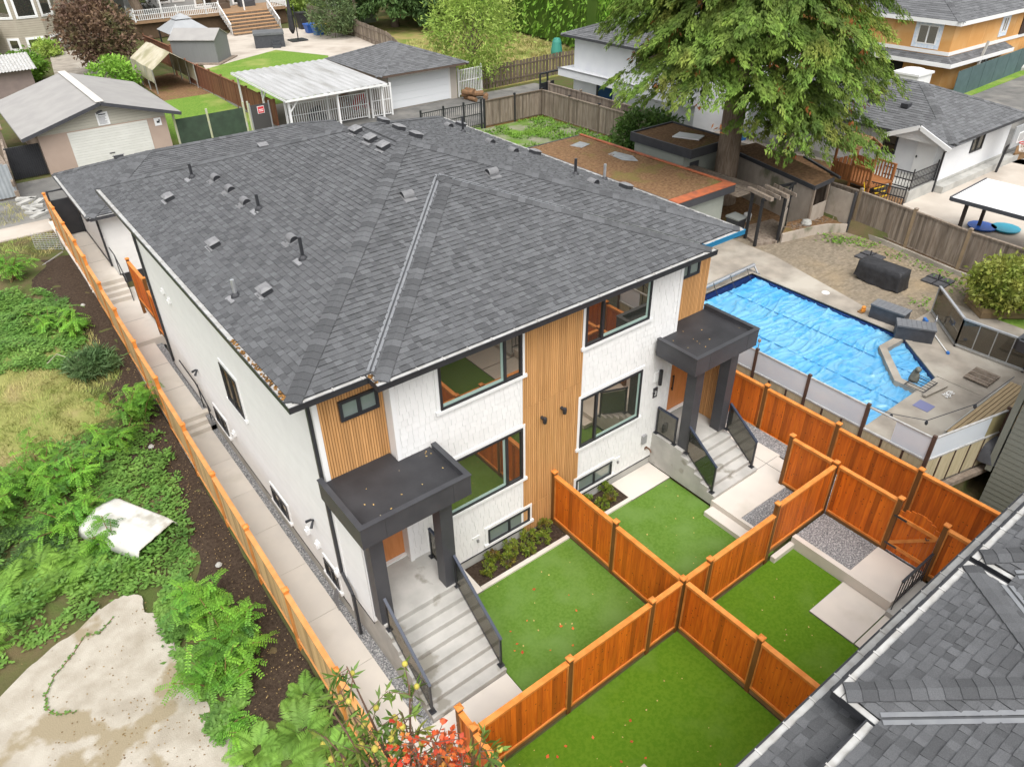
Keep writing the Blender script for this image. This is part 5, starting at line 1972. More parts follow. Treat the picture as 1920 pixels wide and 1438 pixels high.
bar_fence('black barred sliding gate at the rear edge of the weedy yard', [(20.4, 30.1), (22.1, 30.1), (23.6, 30.0), (25.0, 30.0)], GZ, 1.7, M_BLACK, .14, 'black_gate', 'gate', .1, .03)
# things in the carport
M_RED = M('red_plastic', (.45, .035, .03), rough=.5)
for i, (x, y, lab, mt) in enumerate(((17.0, 38.4, 'dark covered motorcycle standing at the front of the carport', M_BLACK), (21.0, 39.6, 'red rolled chair leaning by the garage wall under the carport', M_RED), (20.2, 40.5, 'orange garden tool pile under the carport', M_RUST))):
    m = MB()
    m.tube([(x - .5, y, GZ + .3), (x - .2, y, GZ + .75), (x + .2, y, GZ + .9), (x + .5, y, GZ + .4)], [.2, .3, .28, .18], 9)
    m.tube([(x - .35, y, GZ + .3), (x - .35, y + .12, GZ + .3)], .3, 12)
    m.tube([(x + .45, y, GZ + .3), (x + .45, y + .12, GZ + .3)], .3, 12)
    tag(m.build(('motorcycle', 'folded_chair', 'tool_pile')[i], mt, None, True), lab, ('motorcycle', 'chair', 'tools')[i])
# chain link fence with green mesh
t = thing('mesh_fence', 'dark green mesh covered chain link fence between beige garage and carport', 'fence', (9, 38.4, GZ))
M_MESH = M('green_mesh', (.045, .075, .045), (.035, .055, .035), 3, .8, .3, 60)
M_POSTG = M('mossy_pole', (.38, .42, .20), (.45, .44, .38), 2, .7)
pts = [(7.75, 38.5), (9.8, 38.5), (12.2, 38.6)]
for a, b in zip(pts[:-1], pts[1:]):
    m = MB()
    m.beam((*a, GZ + .9), (*b, GZ + .9), .02, 1.75)
    m.build('mesh_panel', M_MESH, t)
for p in pts + [(12.5, 38.6)]:
    m = MB()
    m.tube([(*p, GZ), (*p, GZ + 2.1)], .07, 8)
    m.build('post', M_POSTG, t)
t = thing('mesh_gate', 'narrow black mesh gate carrying a small red sign', 'gate', (13.2, 38.6, GZ))
m = MB()
m.box(12.65, 13.85, 38.6, 38.62, GZ + .05, GZ + 1.8)
m.build('mesh_panel', M('black_mesh', (.06, .058, .055), rough=.8), t)
m = MB()
for x in (12.6, 13.9):
    m.tube([(x, 38.6, GZ), (x, 38.6, GZ + 1.95)], .05, 8)
m.build('post', M_STEEL, t)
m = MB()
m.box(13.1, 13.5, 38.57, 38.6, GZ + 1.25, GZ + 1.65)
sg = m.build('red_sign', M('red_sign_paint', (.55, .03, .04), rough=.5), t)
m = MB()
m.box(13.07, 13.53, 38.58, 38.595, GZ + 1.22, GZ + 1.68)
for zz in (1.35, 1.45):
    m.box(13.16, 13.44, 38.563, 38.57, GZ + zz, GZ + zz + .04)
m.build('sign_border', M_WHITEP, sg)
# rust brown fence
M_RUSTF = M('rust_brown_boards', (.20, .085, .045), (.16, .065, .035), 3, .8, .2, 20, st=(6, 6, .7))
cedar_fence('long rust brown board fence between two back gardens stepping away from the alley', [(14.4, 38.9), (14.4, 41.4), (14.4, 43.9), (14.4, 46.4), (14.35, 48.9), (14.3, 51.4), (14.25, 54), (14.2, 57)], [GZ] * 7, [GZ] * 7, 1.75, panel=M_RUSTF, postmat=M_RUSTF, railm=M_RUSTF, name='board_fence', grp=None, capm=M_RUSTF, kickmat=M_CONC2)
cedar_fence('short rust brown board fence behind the canvas shelter', [(14.2, 60.5), (14.0, 68)], [GZ + .6], [GZ], 1.75, panel=M_RUSTF, postmat=M_RUSTF, railm=M_RUSTF, name='board_fence', grp=None, capm=M_RUSTF)
# canvas shelter
t = thing('canvas_shelter', 'stained cream canvas shelter on bent metal poles with rolled side flaps', 'shelter', (12.5, 57, GZ))
M_CANV = M('stained_canvas', (.50, .46, .36), (.40, .36, .25), 1.2, .85, .2, 20, col3=(.29, .27, .17), sc3=.7)
m = MB()
a0, a1, b0, b1 = 10.9, 14.1, 54.5, 61.0
vs, ny_ = [], 14
prof = [(a0 - .05, 2.2), (a0, 3.2), ((a0 + a1) / 2, 4.3), (a1, 3.2), (a1 + .05, 1.9)]
for j in range(ny_ + 1):
    y = b0 + (b1 - b0) * j / ny_
    for x, z in prof:
        vs.append((x, y, z + .10 * mn.noise(Vector((x * 2, y * 1.3, z)))))
m.mesh(vs, [(j * 5 + k, j * 5 + k + 1, j * 5 + 6 + k, j * 5 + 5 + k) for j in range(ny_) for k in range(4)])
m.build('canvas', M_CANV, t)
for x in (a0, a1):
    for y in (b0 + .1, 56.6, 58.8, b1 - .1):
        m = MB()
        m.tube([(x, y, GZ), (x, y, 3.2)], .05, 6)
        m.build('pole', M_STEEL, t)
# grey shed, gazebo, hot tub, parasol
t = thing('grey_shed', 'plain grey plastic garden shed with a pale gabled roof', 'shed', (18.4, 65, GZ))
M_GSH = M('grey_plastic_wall', (.20, .205, .205), (.175, .18, .18), 8, .7, st=(6, 6, .1))
m = MB()
R = Matrix.Rotation(math.radians(-42), 3, 'Z')
O_ = (18.2, 65.6, GZ)
m.box(-2.1, 2.1, -1.5, 1.5, 0, 2.1, 1, 0, R, O_)
m.mesh([R @ Vector(p) + Vector(O_) for p in ((-2.1, -1.5, 2.1), (-2.1, 1.5, 2.1), (-2.1, 0, 2.75), (2.1, -1.5, 2.1), (2.1, 1.5, 2.1), (2.1, 0, 2.75))], [(0, 2, 1), (3, 4, 5)])
m.build('wall', M_GSH, t)
m = MB()
for sgn in (-1, 1):
    P = [R @ Vector(p) + Vector(O_) for p in ((-2.2, sgn * 1.65, 2.03), (2.2, sgn * 1.65, 2.03), (2.2, 0, 2.8), (-2.2, 0, 2.8))]
    m.mesh(P + [p - Vector((0, 0, .06)) for p in P], [(0, 1, 2, 3), (7, 6, 5, 4), (0, 4, 5, 1), (1, 5, 6, 2), (2, 6, 7, 3), (3, 7, 4, 0)])
m.build('roof', M_GREYROOF, t)
m = MB()
m.box(-2.5, 2.5, -2.0, 2.0, -.02, .1, 1, 0, R, O_)
m.build('base', M_GREYWOOD, t)
t = thing('gazebo', 'square grey canopy gazebo with a small raised top in front of the deck house', 'gazebo', (18.4, 70.5, GZ))
M_GAZ = M('grey_canopy', (.33, .34, .35), (.3, .31, .32), 2, .7)
m = MB()
for hw, z0, z1, hw1 in ((2.0, 3.5, 4.5, .6), (.8, 4.5, 4.9, .1)):
    vs = [(18.4 + sx * hw, 70.5 + sy * hw, z0) for sx, sy in ((-1, -1), (1, -1), (1, 1), (-1, 1))] + [(18.4 + sx * hw1, 70.5 + sy * hw1, z1) for sx, sy in ((-1, -1), (1, -1), (1, 1), (-1, 1))]
    m.mesh(vs, [(0, 1, 5, 4), (1, 2, 6, 5), (2, 3, 7, 6), (3, 0, 4, 7), (4, 5, 6, 7)])
m.build('canopy', M_GAZ, t)
for sx in (-1.85, 1.85):
    for sy in (-1.85, 1.85):
        m = MB()
        m.beam((18.4 + sx, 70.5 + sy, GZ), (18.4 + sx, 70.5 + sy, 3.55), .12, .12)
        m.build('post', M_BLACK, t)
t = thing('hot_tub', 'square dark hot tub with a grey cover and little steps on the patio', 'hot tub', (26, 69, GZ))
m = MB()
R = Matrix.Rotation(math.radians(-20), 3, 'Z')
m.box(-1.45, 1.45, -1.2, 1.2, 0, 1.15, 1, 0, R, (26, 68.6, GZ))
m.build('body', M_BOX, t)
m = MB()
m.box(-1.5, 1.5, -1.25, 1.25, 1.15, 1.35, 1, 0, R, (26, 68.6, GZ))
m.build('cover', M('slate_cover', (.13, .135, .14), (.10, .105, .11), 3, .7), t)
m = MB()
m.box(.2, 1.0, -1.75, -1.25, 0, .25, 1, 0, R, (26, 68.6, GZ))
m.box(.2, 1.0, -1.5, -1.25, .25, .5, 1, 0, R, (26, 68.6, GZ))
m.build('step', M_BOX, t)
t = thing('closed_parasol', 'tall closed dark grey cantilever parasol beside the hot tub', 'parasol', (29.0, 69.5, GZ))
m = MB()
m.lathe((29.0, 69.5, GZ + .7), [(.12, 0), (.32, .4), (.28, 1.8), (.12, 3.0), (.03, 3.3)], 9)
m.build('canopy', M_TARP, t)
m = MB()
m.tube([(29.35, 69.2, GZ), (29.35, 69.2, GZ + 3.4)], .06, 8)
m.box(28.5, 30.2, 68.6, 70.1, GZ, GZ + .12)
m.build('stand', M_BLACK, t)
for i, (x, y, c) in enumerate(((33.0, 76.0, (.03, .03, .032)), (32.5, 73.0, (.03, .1, .35)), (33.3, 71.8, (.55, .38, .04)), (32.6, 71.2, (.03, .12, .38)))):
    t = thing('recycling_bin', ('tall black wheeled bin at the far end of the bin row', 'blue recycling box beside the black bin', 'yellow recycling box by the picket fence', 'blue recycling tub nearest the shrub')[i], 'bin', (x, y, GZ))
    h = 1.6 if i == 0 else .8
    mt = M('bin_plastic', c, rough=.5)
    m = MB()
    m.mesh([(x - .4, y - .4, GZ), (x + .4, y - .4, GZ), (x + .4, y + .4, GZ), (x - .4, y + .4, GZ), (x - .55, y - .55, GZ + h), (x + .55, y - .55, GZ + h), (x + .55, y + .55, GZ + h), (x - .55, y + .55, GZ + h)],
           [(3, 2, 1, 0), (0, 1, 5, 4), (1, 2, 6, 5), (2, 3, 7, 6), (3, 0, 4, 7), (4, 5, 6, 7)])
    m.build('body', mt, t)
    m = MB()
    m.box(x - .6, x + .6, y - .6, y + .6, GZ + h, GZ + h + .12)
    m.build('lid', mt, t)
# picket fences
def picket(label, pts, z, h, mat, w=.3, gap=.09, grp=None, jit=.04):
    t = thing('picket_fence', label, 'fence', (*pts[0], z), grp)
    for a, b in zip(pts[:-1], pts[1:]):
        m = MB()
        boards(m, a, b, z, z + h, w, .03, (.7, .85, 1, 1.15), gap=gap, jit=jit)
        m.build('pickets', mat, t)
        for zz in (.4, h - .35):
            m = MB()
            m.beam((*a, z + zz), (*b, z + zz), .1, .1, .8)
            m.build('rail', mat, t)
    return t
M_DKWOOD = M('dark_weathered_wood', (.115, .085, .062), (.16, .125, .095), 2.5, .85, .3, 20, st=(6, 6, .8))
picket('grey picket fence along the driveway leading to the far deck', [(36.4, 82), (35.8, 72), (33.8, 58), (31, 50)], GZ, 1.7, M_GREYWOOD, .38, .10)
picket('dark weathered picket fence along the dry meadow behind the alley', [(31.2, 38.7), (36.5, 38.9), (42, 39.2)], GZ, 1.7, M_DKWOOD, .36, .10)
# weathered yard fences
cedar_fence('weathered brown board fence across the rear of the weedy yard by the alley', [(25.2, 29.95), (27.7, 29.9), (30.1, 29.85)], [GZ - .05] * 2, [GZ] * 2, 1.75, panel=M_GREYWOOD, postmat=M_BLACK, railm=M_DKWOOD, name='wooden_fence', grp='weathered fences', capm=M_BLACK)
cedar_fence('weathered brown board fence beside the white house wall, running to the flat shed', [(30.1, 29.85), (30.1, 27.0), (30.1, 24.1), (30.08, 21.2), (30.05, 18.3)], [GZ - .05] * 4, [GZ] * 4, 1.75, panel=M_GREYWOOD, postmat=M_DKWOOD, railm=M_GREYWOOD, name='wooden_fence', grp='weathered fences', capm=M_BLACK)
cedar_fence('second weathered board fence just behind, close to the white house', [(31.1, 30.3), (31.1, 27.0), (31.0, 23.0), (31.0, 19)], [GZ + .15] * 3, [GZ] * 3, 1.75, panel=M_GREYWOOD, postmat=M_GREYWOOD, railm=M_GREYWOOD, name='wooden_fence', grp='weathered fences', capm=M_GREYWOOD)
# ---- white two storey house
wh = thing('white_two_storey_house', 'plain white two storey house with a dark hipped roof and a blue door', 'house', (38, 26, GZ))
hip_roof(wh, 32.6, 44, 18.5, 30.9, 6.25, .36, M_SH2, .2)
m = MB()
m.box(33.3, 43.5, 19.0, 30.2, GZ - .2, 6.18)
m.build('wall', M_STUCCO, wh)
m = MB()
m.box(32.5, 33.3, 19.0, 31.0, 3.55, 4.05)
m.box(33.3, 40, 30.2, 31.0, 3.55, 4.05)
m.box(32.45, 32.51, 19.0, 31.05, 4.03, 4.10, .3)
m.build('balcony_edge', M_STUCCO, wh)
m = MB()
m.box(33.2, 33.3, 26.2, 27.5, GZ, 3.4)
do = m.build('door', M('navy_door', (.012, .05, .12), rough=.4), wh)
m = MB()
m.box(33.18, 33.3, 27.5, 27.7, GZ, 3.5)
m.build('door_frame', M_BLACK, do)
window(wh, (33.288, 24.2, 4.9), (0, -1, 0), XN, 1.2, .9, (.5,), .06, .0)
m = MB()
for x, y in ((32.5, 33.0), (33.2, 33.0)):
    m.beam((x, y, GZ), (x, y, 3.3), .1, .1)
m.beam((32.5, 33, 3.3), (35, 33.2, 3.3), .1, .1)
m.beam((32.5, 33, 2.2), (34, 33.2, 2.2), .05, .9)
tag(m.build('metal_gate', M_BLACK), 'dark metal gate frame left of the white two storey house', 'gate')
# ---- white bungalow with hip roof
nb = thing('white_bungalow', 'white bungalow with a grey hipped roof, gabled porch and a pale side door', 'house', (40, 10, GZ))
hip_roof(nb, 35.4, 44.0, 4.4, 17.5, 4.1, .36, M_SH2, .2)
m = MB()
m.box(36.0, 43.5, 5.0, 17.0, 1.9, 4.05)
m.build('wall', M_STUCCO, nb)
m = MB()
m.box(35.97, 43.53, 4.97, 17.0, GZ - .1, 1.9)
m.build('foundation', M_CONC2, nb)
m = MB()
m.box(35.94, 36.0, 5.35, 6.35, 2.0, 3.95)
do = m.build('door', M_WTRIM, nb)
m = MB()
m.lathe((35.9, 6.25, 2.9), [(.04, 0), (.04, .1), (.0, .1)], 8)
m.build('handle', M_BLACK, do)
window(nb, (35.99, 8.2, 2.75), (0, -1, 0), XN, .75, 1.0, (), .08, 0)
window(nb, (39.0, 4.99, 2.8), XP, YN, 1.3, .95, (.5,), .08, 0)
m = MB()
x_, yc, hw, zz = 35.05, 6.1, 1.75, 3.95
P = [(x_, yc - hw, zz), (x_, yc, zz + .75), (37.4, yc, zz + .75), (37.4, yc - hw, zz + .6)]
tabs(m, [(x_, yc - hw, zz), (x_ + 2.6, yc - hw, zz), (x_ + 2.6, yc, zz + .75), (x_, yc, zz + .75)], XP, .2, .2, .45, (.012, .02))
tabs(m, [(x_ + 2.6, yc + hw, zz), (x_, yc + hw, zz), (x_, yc, zz + .75), (x_ + 2.6, yc, zz + .75)], XN, .2, .2, .45, (.012, .02))
po = m.build('porch_roof', M_SH2, nb)
m = MB()
m.beam((x_, yc - hw, zz - .1), (x_, yc, zz + .65), .06, .22)
m.beam((x_, yc + hw, zz - .1), (x_, yc, zz + .65), .06, .22)
m.mesh([(x_ + .3, yc - hw + .2, zz - .1), (x_ + .3, yc + hw - .2, zz - .1), (x_ + .3, yc, zz + .62)], [(0, 1, 2)])
m.build('gable_board', M_WTRIM, po)
m = MB()
m.beam((35.55, 4.6, 4.0), (36.0, 4.9, 3.5), .08, .08)
m.beam((35.95, 4.95, 3.5), (35.95, 4.95, 1.4), .08, .08)
m.build('downspout', M_BLACK, nb)
for x, y in ((37.0, 12), (37.4, 8.2), (37.3, 10)):
    v = MB()
    z = 4.1 + (x - 35.4) * .36
    v.box(x - .2, x + .2, y - .2, y + .2, z, z + .2)
    v.build('roof_vent', M_VENT, nb)
m = MB()
m.box(33.4, 35.96, 4.98, 8.2, GZ - .1, 1.98)
tag(m.build('concrete_landing', M_CONC2), 'grey concrete landing block below the bungalow side door', 'landing')
bar_fence('black iron railing round the bungalow side door landing', [(35.9, 5.05), (33.5, 5.05), (33.5, 6.6)], 1.98, .95, M_BLACK, .15, 'iron_railing', 'railing', .05, .025)
bar_fence('black sloping iron stair railing in front of the play house', [(32.2, 4.6), (32.0, 6.6)], 1.5, 1.0, M_BLACK, .13, 'iron_railing', 'railing', .05, .025)
m = MB()
m.prism([(36.0, 4.95), (46, 4.95), (46, 4.5), (36, 4.5)], GZ - .1, GZ + .35)
tag(m.build('concrete_wall', M_CONC2), 'low grey concrete retaining wall along the bungalow', 'wall')
picket('warm brown board fence behind the basketball hoop', [(44.2, 4.6), (52, 3.2)], GZ, 2.3, M('brown_boards', (.24, .145, .07), (.2, .115, .055), 3, .8), .3, .01)
t = thing('basketball_hoop', 'grey basketball backboard with an orange rim and white net', 'basketball hoop', (41.6, 3.6, GZ))
m = MB()
m.box(40.6, 42.6, 3.7, 3.76, 3.0, 4.15)
m.build('backboard', M('grey_backboard', (.35, .36, .37), (.3, .31, .32), 3, .4), t)
m = MB()
m.box(41.2, 42.0, 3.685, 3.7, 3.2, 3.75)
m.box(41.25, 41.95, 3.68, 3.69, 3.25, 3.7, .5)
m.build('target_square', M_WHITEP, t)
m = MB()
n_ = 14
m.tube([(41.6 + .24 * math.cos(2 * math.pi * k / n_), 3.42 + .24 * math.sin(2 * math.pi * k / n_), 3.18) for k in range(n_ + 1)], .025, 5)
m.build('rim', M_RED, t)
m = MB()
for k in range(n_):
    a = 2 * math.pi * k / n_
    m.tube([(41.6 + .24 * math.cos(a), 3.42 + .24 * math.sin(a), 3.17), (41.6 + .14 * math.cos(a + .4), 3.42 + .14 * math.sin(a + .4), 2.75)], .012, 4)
m.build('net', M_WHITEP, t)
m = MB()
m.tube([(41.6, 4.3, GZ), (41.6, 4.2, 2.8), (41.6, 3.8, 3.4)], .07, 8)
m.build('pole', M_BLACK, t)
t = thing('patio_cover', 'flat white patio roof on dark posts over the bungalow concrete yard', 'patio roof', (31.4, -1, GZ))
m = MB()
m.prism([(29.5, 1.45), (33.1, 1.6), (33.2, -5), (29.6, -5)], lambda x, y: 3.55, lambda x, y: 3.62)
m.build('roof', M_WTRIM, t)
m = MB()
m.beam((29.47, 1.45, 3.56), (29.6, -5, 3.56), .06, .16)
m.beam((29.5, 1.5, 3.56), (33.1, 1.65, 3.56), .05, .16)
m.build('fascia', M_FASC, t)
for x, y in ((29.9, .9), (32.9, 1.2), (32.9, -1.5), (29.9, -3)):
    m = MB()
    m.beam((x, y, GZ), (x, y, 3.5), .13, .13)
    m.build('post', M('dark_brown_post', (.04, .03, .026)), t)
for x, y, c, lab in ((33.0, 1.1, (.02, .10, .42), 'bright blue plastic sled lying under the white patio roof'), (33.6, .3, (.02, .30, .42), 'turquoise plastic sled lying under the white patio roof')):
    m = MB()
    m.lathe((x, y, GZ), [(.2, .02), (.6, .08), (.62, .14)], 12)
    tag(m.build('sled', M('sled_plastic', c, rough=.4)), lab, 'sled')
bar_fence('black iron railing at the bungalow basement stair', [(33.4, -1.6), (31.2, -1.9), (31.0, -5)], GZ, 1.0, M_BLACK, .13, 'iron_railing', 'railing', .05, .025)
# playhouse
ph = thing('playhouse', 'orange brown wooden children playhouse on stilts with a plank roof', 'playhouse', (33.0, 7.1, GZ))
M_PLAY = M('playhouse_wood', (.32, .13, .045), (.25, .10, .035), 3, .6, .1, 30)
PB = Vector((32.6, 7.2, GZ))
R = Matrix.Rotation(math.radians(-8), 3, 'Z')
m = MB()
m.box(-.9, .9, -1.2, 1.2, .85, .95, 1, 0, R, PB)
m.build('platform', M_PLAY, ph)
for x in (-.85, .85):
    for y in (-1.15, 0, 1.15):
        m = MB()
        m.box(x - .05, x + .05, y - .05, y + .05, 0, 2.5 if y >= 0 else 1.75, 1, 0, R, PB)
        m.build('post', M_PLAY, ph)
m = MB()
for x in (-.87, .87):
    for k in range(7):
        m.box(x - .02, x + .02, .03 + k * .16, .03 + k * .16 + .13, .95, 1.65, random.choice((.85, 1, 1.1)), 0, R, PB)
for k in range(5):
    m.box(-.85 + k * .35, -.85 + k * .35 + .25, 1.12, 1.16, .95, 1.7, random.choice((.85, 1, 1.1)), 0, R, PB)
m.build('side_panel', M_PLAY, ph)
m = MB()
for x in (-.87, .87):
    for k in range(6):
        m.box(x - .02, x + .02, -1.12 + k * .18, -1.12 + k * .18 + .07, .95, 1.7, 1, 0, R, PB)
    m.box(x - .04, x + .04, -1.2, 0, 1.7, 1.78, 1, 0, R, PB)
    m.build('balustrade', M_PLAY, ph)
    m = MB()
m = MB()
for sgn in (-1, 1):
    for k in range(6):
        a, b = k / 6, (k + 1) / 6 - .02
        P = [R @ Vector((sgn * 1.05 * (1 - q), y, 2.35 + .65 * q)) + PB for q, y in ((a, -.12), (a, 1.3), (b, 1.3), (b, -.12))]
        m.mesh(P + [p - Vector((0, 0, .04)) for p in P], [(0, 1, 2, 3), (7, 6, 5, 4), (0, 4, 5, 1), (1, 5, 6, 2), (2, 6, 7, 3), (3, 7, 4, 0)], random.choice((.85, 1, 1.12)))
m.build('roof', M('playhouse_roof', (.36, .21, .11), (.29, .16, .08), 3, .7), ph)
m = MB()
for k in range(4):
    m.box(-.5 + k * .0, .3, -1.25 - .12 * k, -1.21 - .12 * k, .75 - k * .2, .80 - k * .2, 1, 0, R, PB)
m.tube([R @ Vector((-.88, -1.2, .1)) + PB, R @ Vector((-.95, -.9, 1.1)) + PB], .03, 6)
m.build('yellow_rungs', M('yellow_plastic', (.65, .42, .02), rough=.4), ph)
t = thing('climbing_board', 'grey climbing board with coloured holds leaning on the bungalow wall', 'climbing wall', (35.9, 13.5, GZ))
m = MB()
m.beam((35.0, 13.6, 1.6), (35.9, 13.6, 3.2), 1.0, .06, up=(-1, 0, .3))
m.build('board', M_GREYWOOD, t)
for k, c in enumerate(((.5, .03, .03), (.03, .08, .4), (.6, .45, .03), (.5, .05, .05))):
    m = MB()
    m.lathe((35.05 + k * .2, 13.3 + .25 * (k % 3), 1.9 + k * .32), [(.1, 0), (.08, .08), (0, .1)], 8)
    m.build('hold', M('hold_plastic', c, rough=.4), t)
m = MB()
m.lathe((34.7, 12.6, 1.55), [(.15, .0), (.2, .12), (.18, .25), (.0, .3)], 10)
tag(m.build('red_bucket', M_RED), 'small red bucket on the path by the climbing board', 'bucket')
m = MB()
m.box(35.2, 35.6, 16.6, 17.2, 1.55, 2.05)
m.box(35.1, 35.25, 16.6, 17.2, 2.05, 2.4)
tag(m.build('toy_chair', M('toy_blue', (.03, .18, .5), rough=.5)), 'small blue plastic toy chair by the bungalow wall', 'chair')
# ---- plywood house under construction
oh = thing('plywood_house', 'unfinished orange plywood clad house with taped windows and a dark skirt roof', 'house', (60, 18, GZ))
M_PLY = M('orange_plywood', (.60, .32, .11), (.55, .275, .085), .8, .75, col3=(.63, .37, .155), sc3=.5)
hip_roof(oh, 56.2, 73, 14.8, 30, 6.35, .36, M_SH2, .3, capmat=M_WTRIM, eave=.3)
def ply(mb, x0, x1, y0, y1, z0, z1):
    for i in range(max(1, round((x1 - x0) / 2.44))):
        n_ = max(1, round((x1 - x0) / 2.44))
        mb.box(x0 + (x1 - x0) * i / n_ + .01, x0 + (x1 - x0) * (i + 1) / n_ - .01, y0 - .02, y0, z0, z1, random.uniform(.9, 1.1))
    n_ = max(1, round((y1 - y0) / 2.44))
    for i in range(n_):
        mb.box(x0 - .02, x0, y0 + (y1 - y0) * i / n_ + .01, y0 + (y1 - y0) * (i + 1) / n_ - .01, z0, z1, random.uniform(.9, 1.1))
m = MB()
m.box(56.8, 72, 15.4, 29, GZ - .1, 6.2)
ply(m, 56.8, 72, 15.4, 29, 3.9, 6.2)
ply(m, 56.8, 72, 15.4, 29, GZ, 3.6)
m.build('wall', M_PLY, oh)
m = MB()
tabs(m, [(56.0, 14.6, 3.55), (66, 14.6, 3.55), (66, 15.4, 3.9), (56.8, 15.4, 3.9)], XP, .3, .3, .7, (.012, .02))
tabs(m, [(56.0, 29, 3.55), (56.0, 14.6, 3.55), (56.8, 15.4, 3.9), (56.8, 29, 3.9)], YN, .3, .3, .7, (.012, .02))
so_ = m.build('skirt_roof', M_SH2, oh)
m = MB()
m.box(55.97, 66, 14.56, 14.6, 3.3, 3.58)
m.box(55.93, 55.97, 14.56, 29, 3.3, 3.58)
m.box(56.76, 72, 15.34, 15.38, 3.95, 4.2)
m.box(56.74, 56.78, 15.38, 29, 3.95, 4.2)
m.build('white_trim', M_WTRIM, so_)
for o_, u_, n__, w_, h_ in (((56.77, 18.0, 4.55), (0, -1, 0), XN, 1.5, 1.3), ((64.5, 15.37, 4.7), XP, YN, .8, 1.1), ((62.6, 15.37, 1.9), XP, YN, .8, 1.3)):
    window(oh, o_, u_, n__, w_, h_, (.5,), .08, .28, frame=M_WTRIM, trimmat=M('house_wrap', (.72, .74, .77), (.5, .6, .72), 6, .6), sill=False)
m = MB()
m.box(56.74, 56.79, 18.5, 21.5, GZ + .3, 3.1)
m.build('garage_opening', M('dark_interior', (.012, .01, .01)), oh)
m = MB()
m.box(68, 69.6, 15.3, 15.38, 4.2, 6.0)
m.build('dark_door', M('dark_brown_door', (.05, .03, .022)), oh)
t = thing('green_mesh_fence', 'long grey green mesh construction fence with climbing weeds along the lane', 'fence', (60, 14, GZ))
for k in range(8):
    a = (55.6 + k * 2.4, 13.75 + k * .16)
    m = MB()
    m.beam((*a, GZ + .95), (a[0] + 2.34, a[1] + .155, GZ + .95), .04, 1.9, random.uniform(.9, 1.1))
    m.build('mesh_panel', M('blue_green_mesh', (.075, .12, .12), (.06, .10, .10), 2, .8), t)
m = MB()
m.beam((60.2, 14.7, GZ), (61.0, 14.6, 4.6), .14, .14)
tag(m.build('utility_post', M_CONC2), 'pale leaning post in front of the plywood house', 'post')
t = thing('water_tank', 'white ribbed plastic tank behind the bungalow roof', 'tank', (54, 15.6, GZ))
m = MB()
m.box(53.2, 55.2, 15.4, 17.2, 1.6, 3.0)
m.build('body', M_WHITEP, t)
m = MB()
m.prism([(53.1, 15.3), (55.3, 15.3), (55.3, 17.3), (53.1, 17.3)], 3.0, 3.15)
m.lathe((54.2, 16.3, 3.15), [(.9, 0), (.7, .16), (.2, .2)], 14)
m.build('lid', M_WTRIM, t)
for k in range(9):
    m = MB()
    x, y = 70 + random.uniform(-1, 3), 14.6 + random.uniform(-.6, .5)
    s = random.uniform(.3, .7)
    m.lathe((x, y, GZ), [(s, 0), (s * 1.1, s * .5), (s * .6, s)], 7)
    tag(m.build('rubble_heap', M_CONC2 if k % 3 else M_ORED), 'heap of broken rubble beside the plywood house', 'rubble', 'rubble by the plywood house')
# parked white car, partly out of frame
t = thing('parked_car', 'white parked car partly out of frame on the lane', 'car', (53, 6.4, GZ))
M_CARW = M('white_car_paint', (.75, .76, .78), rough=.25, spec=.6, coat=.5)
R = Matrix.Rotation(math.radians(8), 3, 'Z')
O_ = Vector((52.6, 6.0, GZ))
m = MB()
prof = [(-2.2, .35), (-2.25, .75), (-1.6, .95), (-.9, 1.45), (.9, 1.5), (1.7, 1.0), (2.2, .9), (2.25, .4)]
n_ = len(prof)
vs = [R @ Vector((x, s, z)) + O_ for s in (-.88, .88) for x, z in prof]
m.mesh(vs, [(k, k + 1, n_ + k + 1, n_ + k) for k in range(n_ - 1)] + [tuple(range(n_)), tuple(range(2 * n_ - 1, n_ - 1, -1))])
m.build('body', M_CARW, t)
for s in (-.885, .885):
    m = MB()
    m.mesh([R @ Vector((x, s, z)) + O_ for x, z in ((-1.2, 1.0), (-.8, 1.38), (.85, 1.42), (1.3, 1.02))], [(0, 1, 2, 3)])
    m.build('side_window', M_GLASS, t)
m = MB()
m.mesh([R @ Vector(p) + O_ for p in ((-1.55, -.75, .99), (-.95, -.7, 1.43), (-.95, .7, 1.43), (-1.55, .75, .99))], [(0, 1, 2, 3)])
m.build('windscreen', M_GLASS, t)
for x in (-1.4, 1.4):
    for s in (-.9, .9):
        m = MB()
        m.tube([R @ Vector((x, s - .1, .33)) + O_, R @ Vector((x, s + .1, .33)) + O_], .33, 14)
        m.build('wheel', M_BLACK, t)
# ---- far houses
t = thing('beige_house', 'beige lap sided house with a curved bay of white windows at the top left', 'house', (6, 84, GZ))
M_BHS = M('beige_lap_siding', (.40, .36, .29), (.37, .33, .265), 2, .75)
bay = [(-6, 82.5), (3.6, 82.5), (4.3, 81.3), (5.6, 80.4), (7.9, 80.4), (9.3, 81.4), (9.8, 83), (14, 86), (14, 96), (-6, 96)]
m = MB()
m.prism(bay, GZ - .2, 8.6)
for k in range(36):
    z = 1.5 + k * .2
    for a, b in zip(bay[:-3], bay[1:-2]):
        m.beam((*a, z), (*b, z), .03, .02, .7)
m.build('wall', M_BHS, t)
for a, b in ((bay[2], bay[3]), (bay[3], bay[4]), (bay[4], bay[5])):
    a, b = Vector((*a, 0)), Vector((*b, 0))
    d = (b - a).normalized()
    n__ = Vector((d.y, -d.x, 0))
    L = (b - a).length
    window(t, a + d * (L * .14) + n__ * .03 + Vector((0, 0, 4.7)), d, n__, L * .72, 1.9, (), .09, .12, frame=M_WTRIM, sill=False)
    window(t, a + d * (L * .2) + n__ * .03 + Vector((0, 0, 1.9)), d, n__, L * .6, .9, (), .09, .12, frame=M_WTRIM, sill=False)
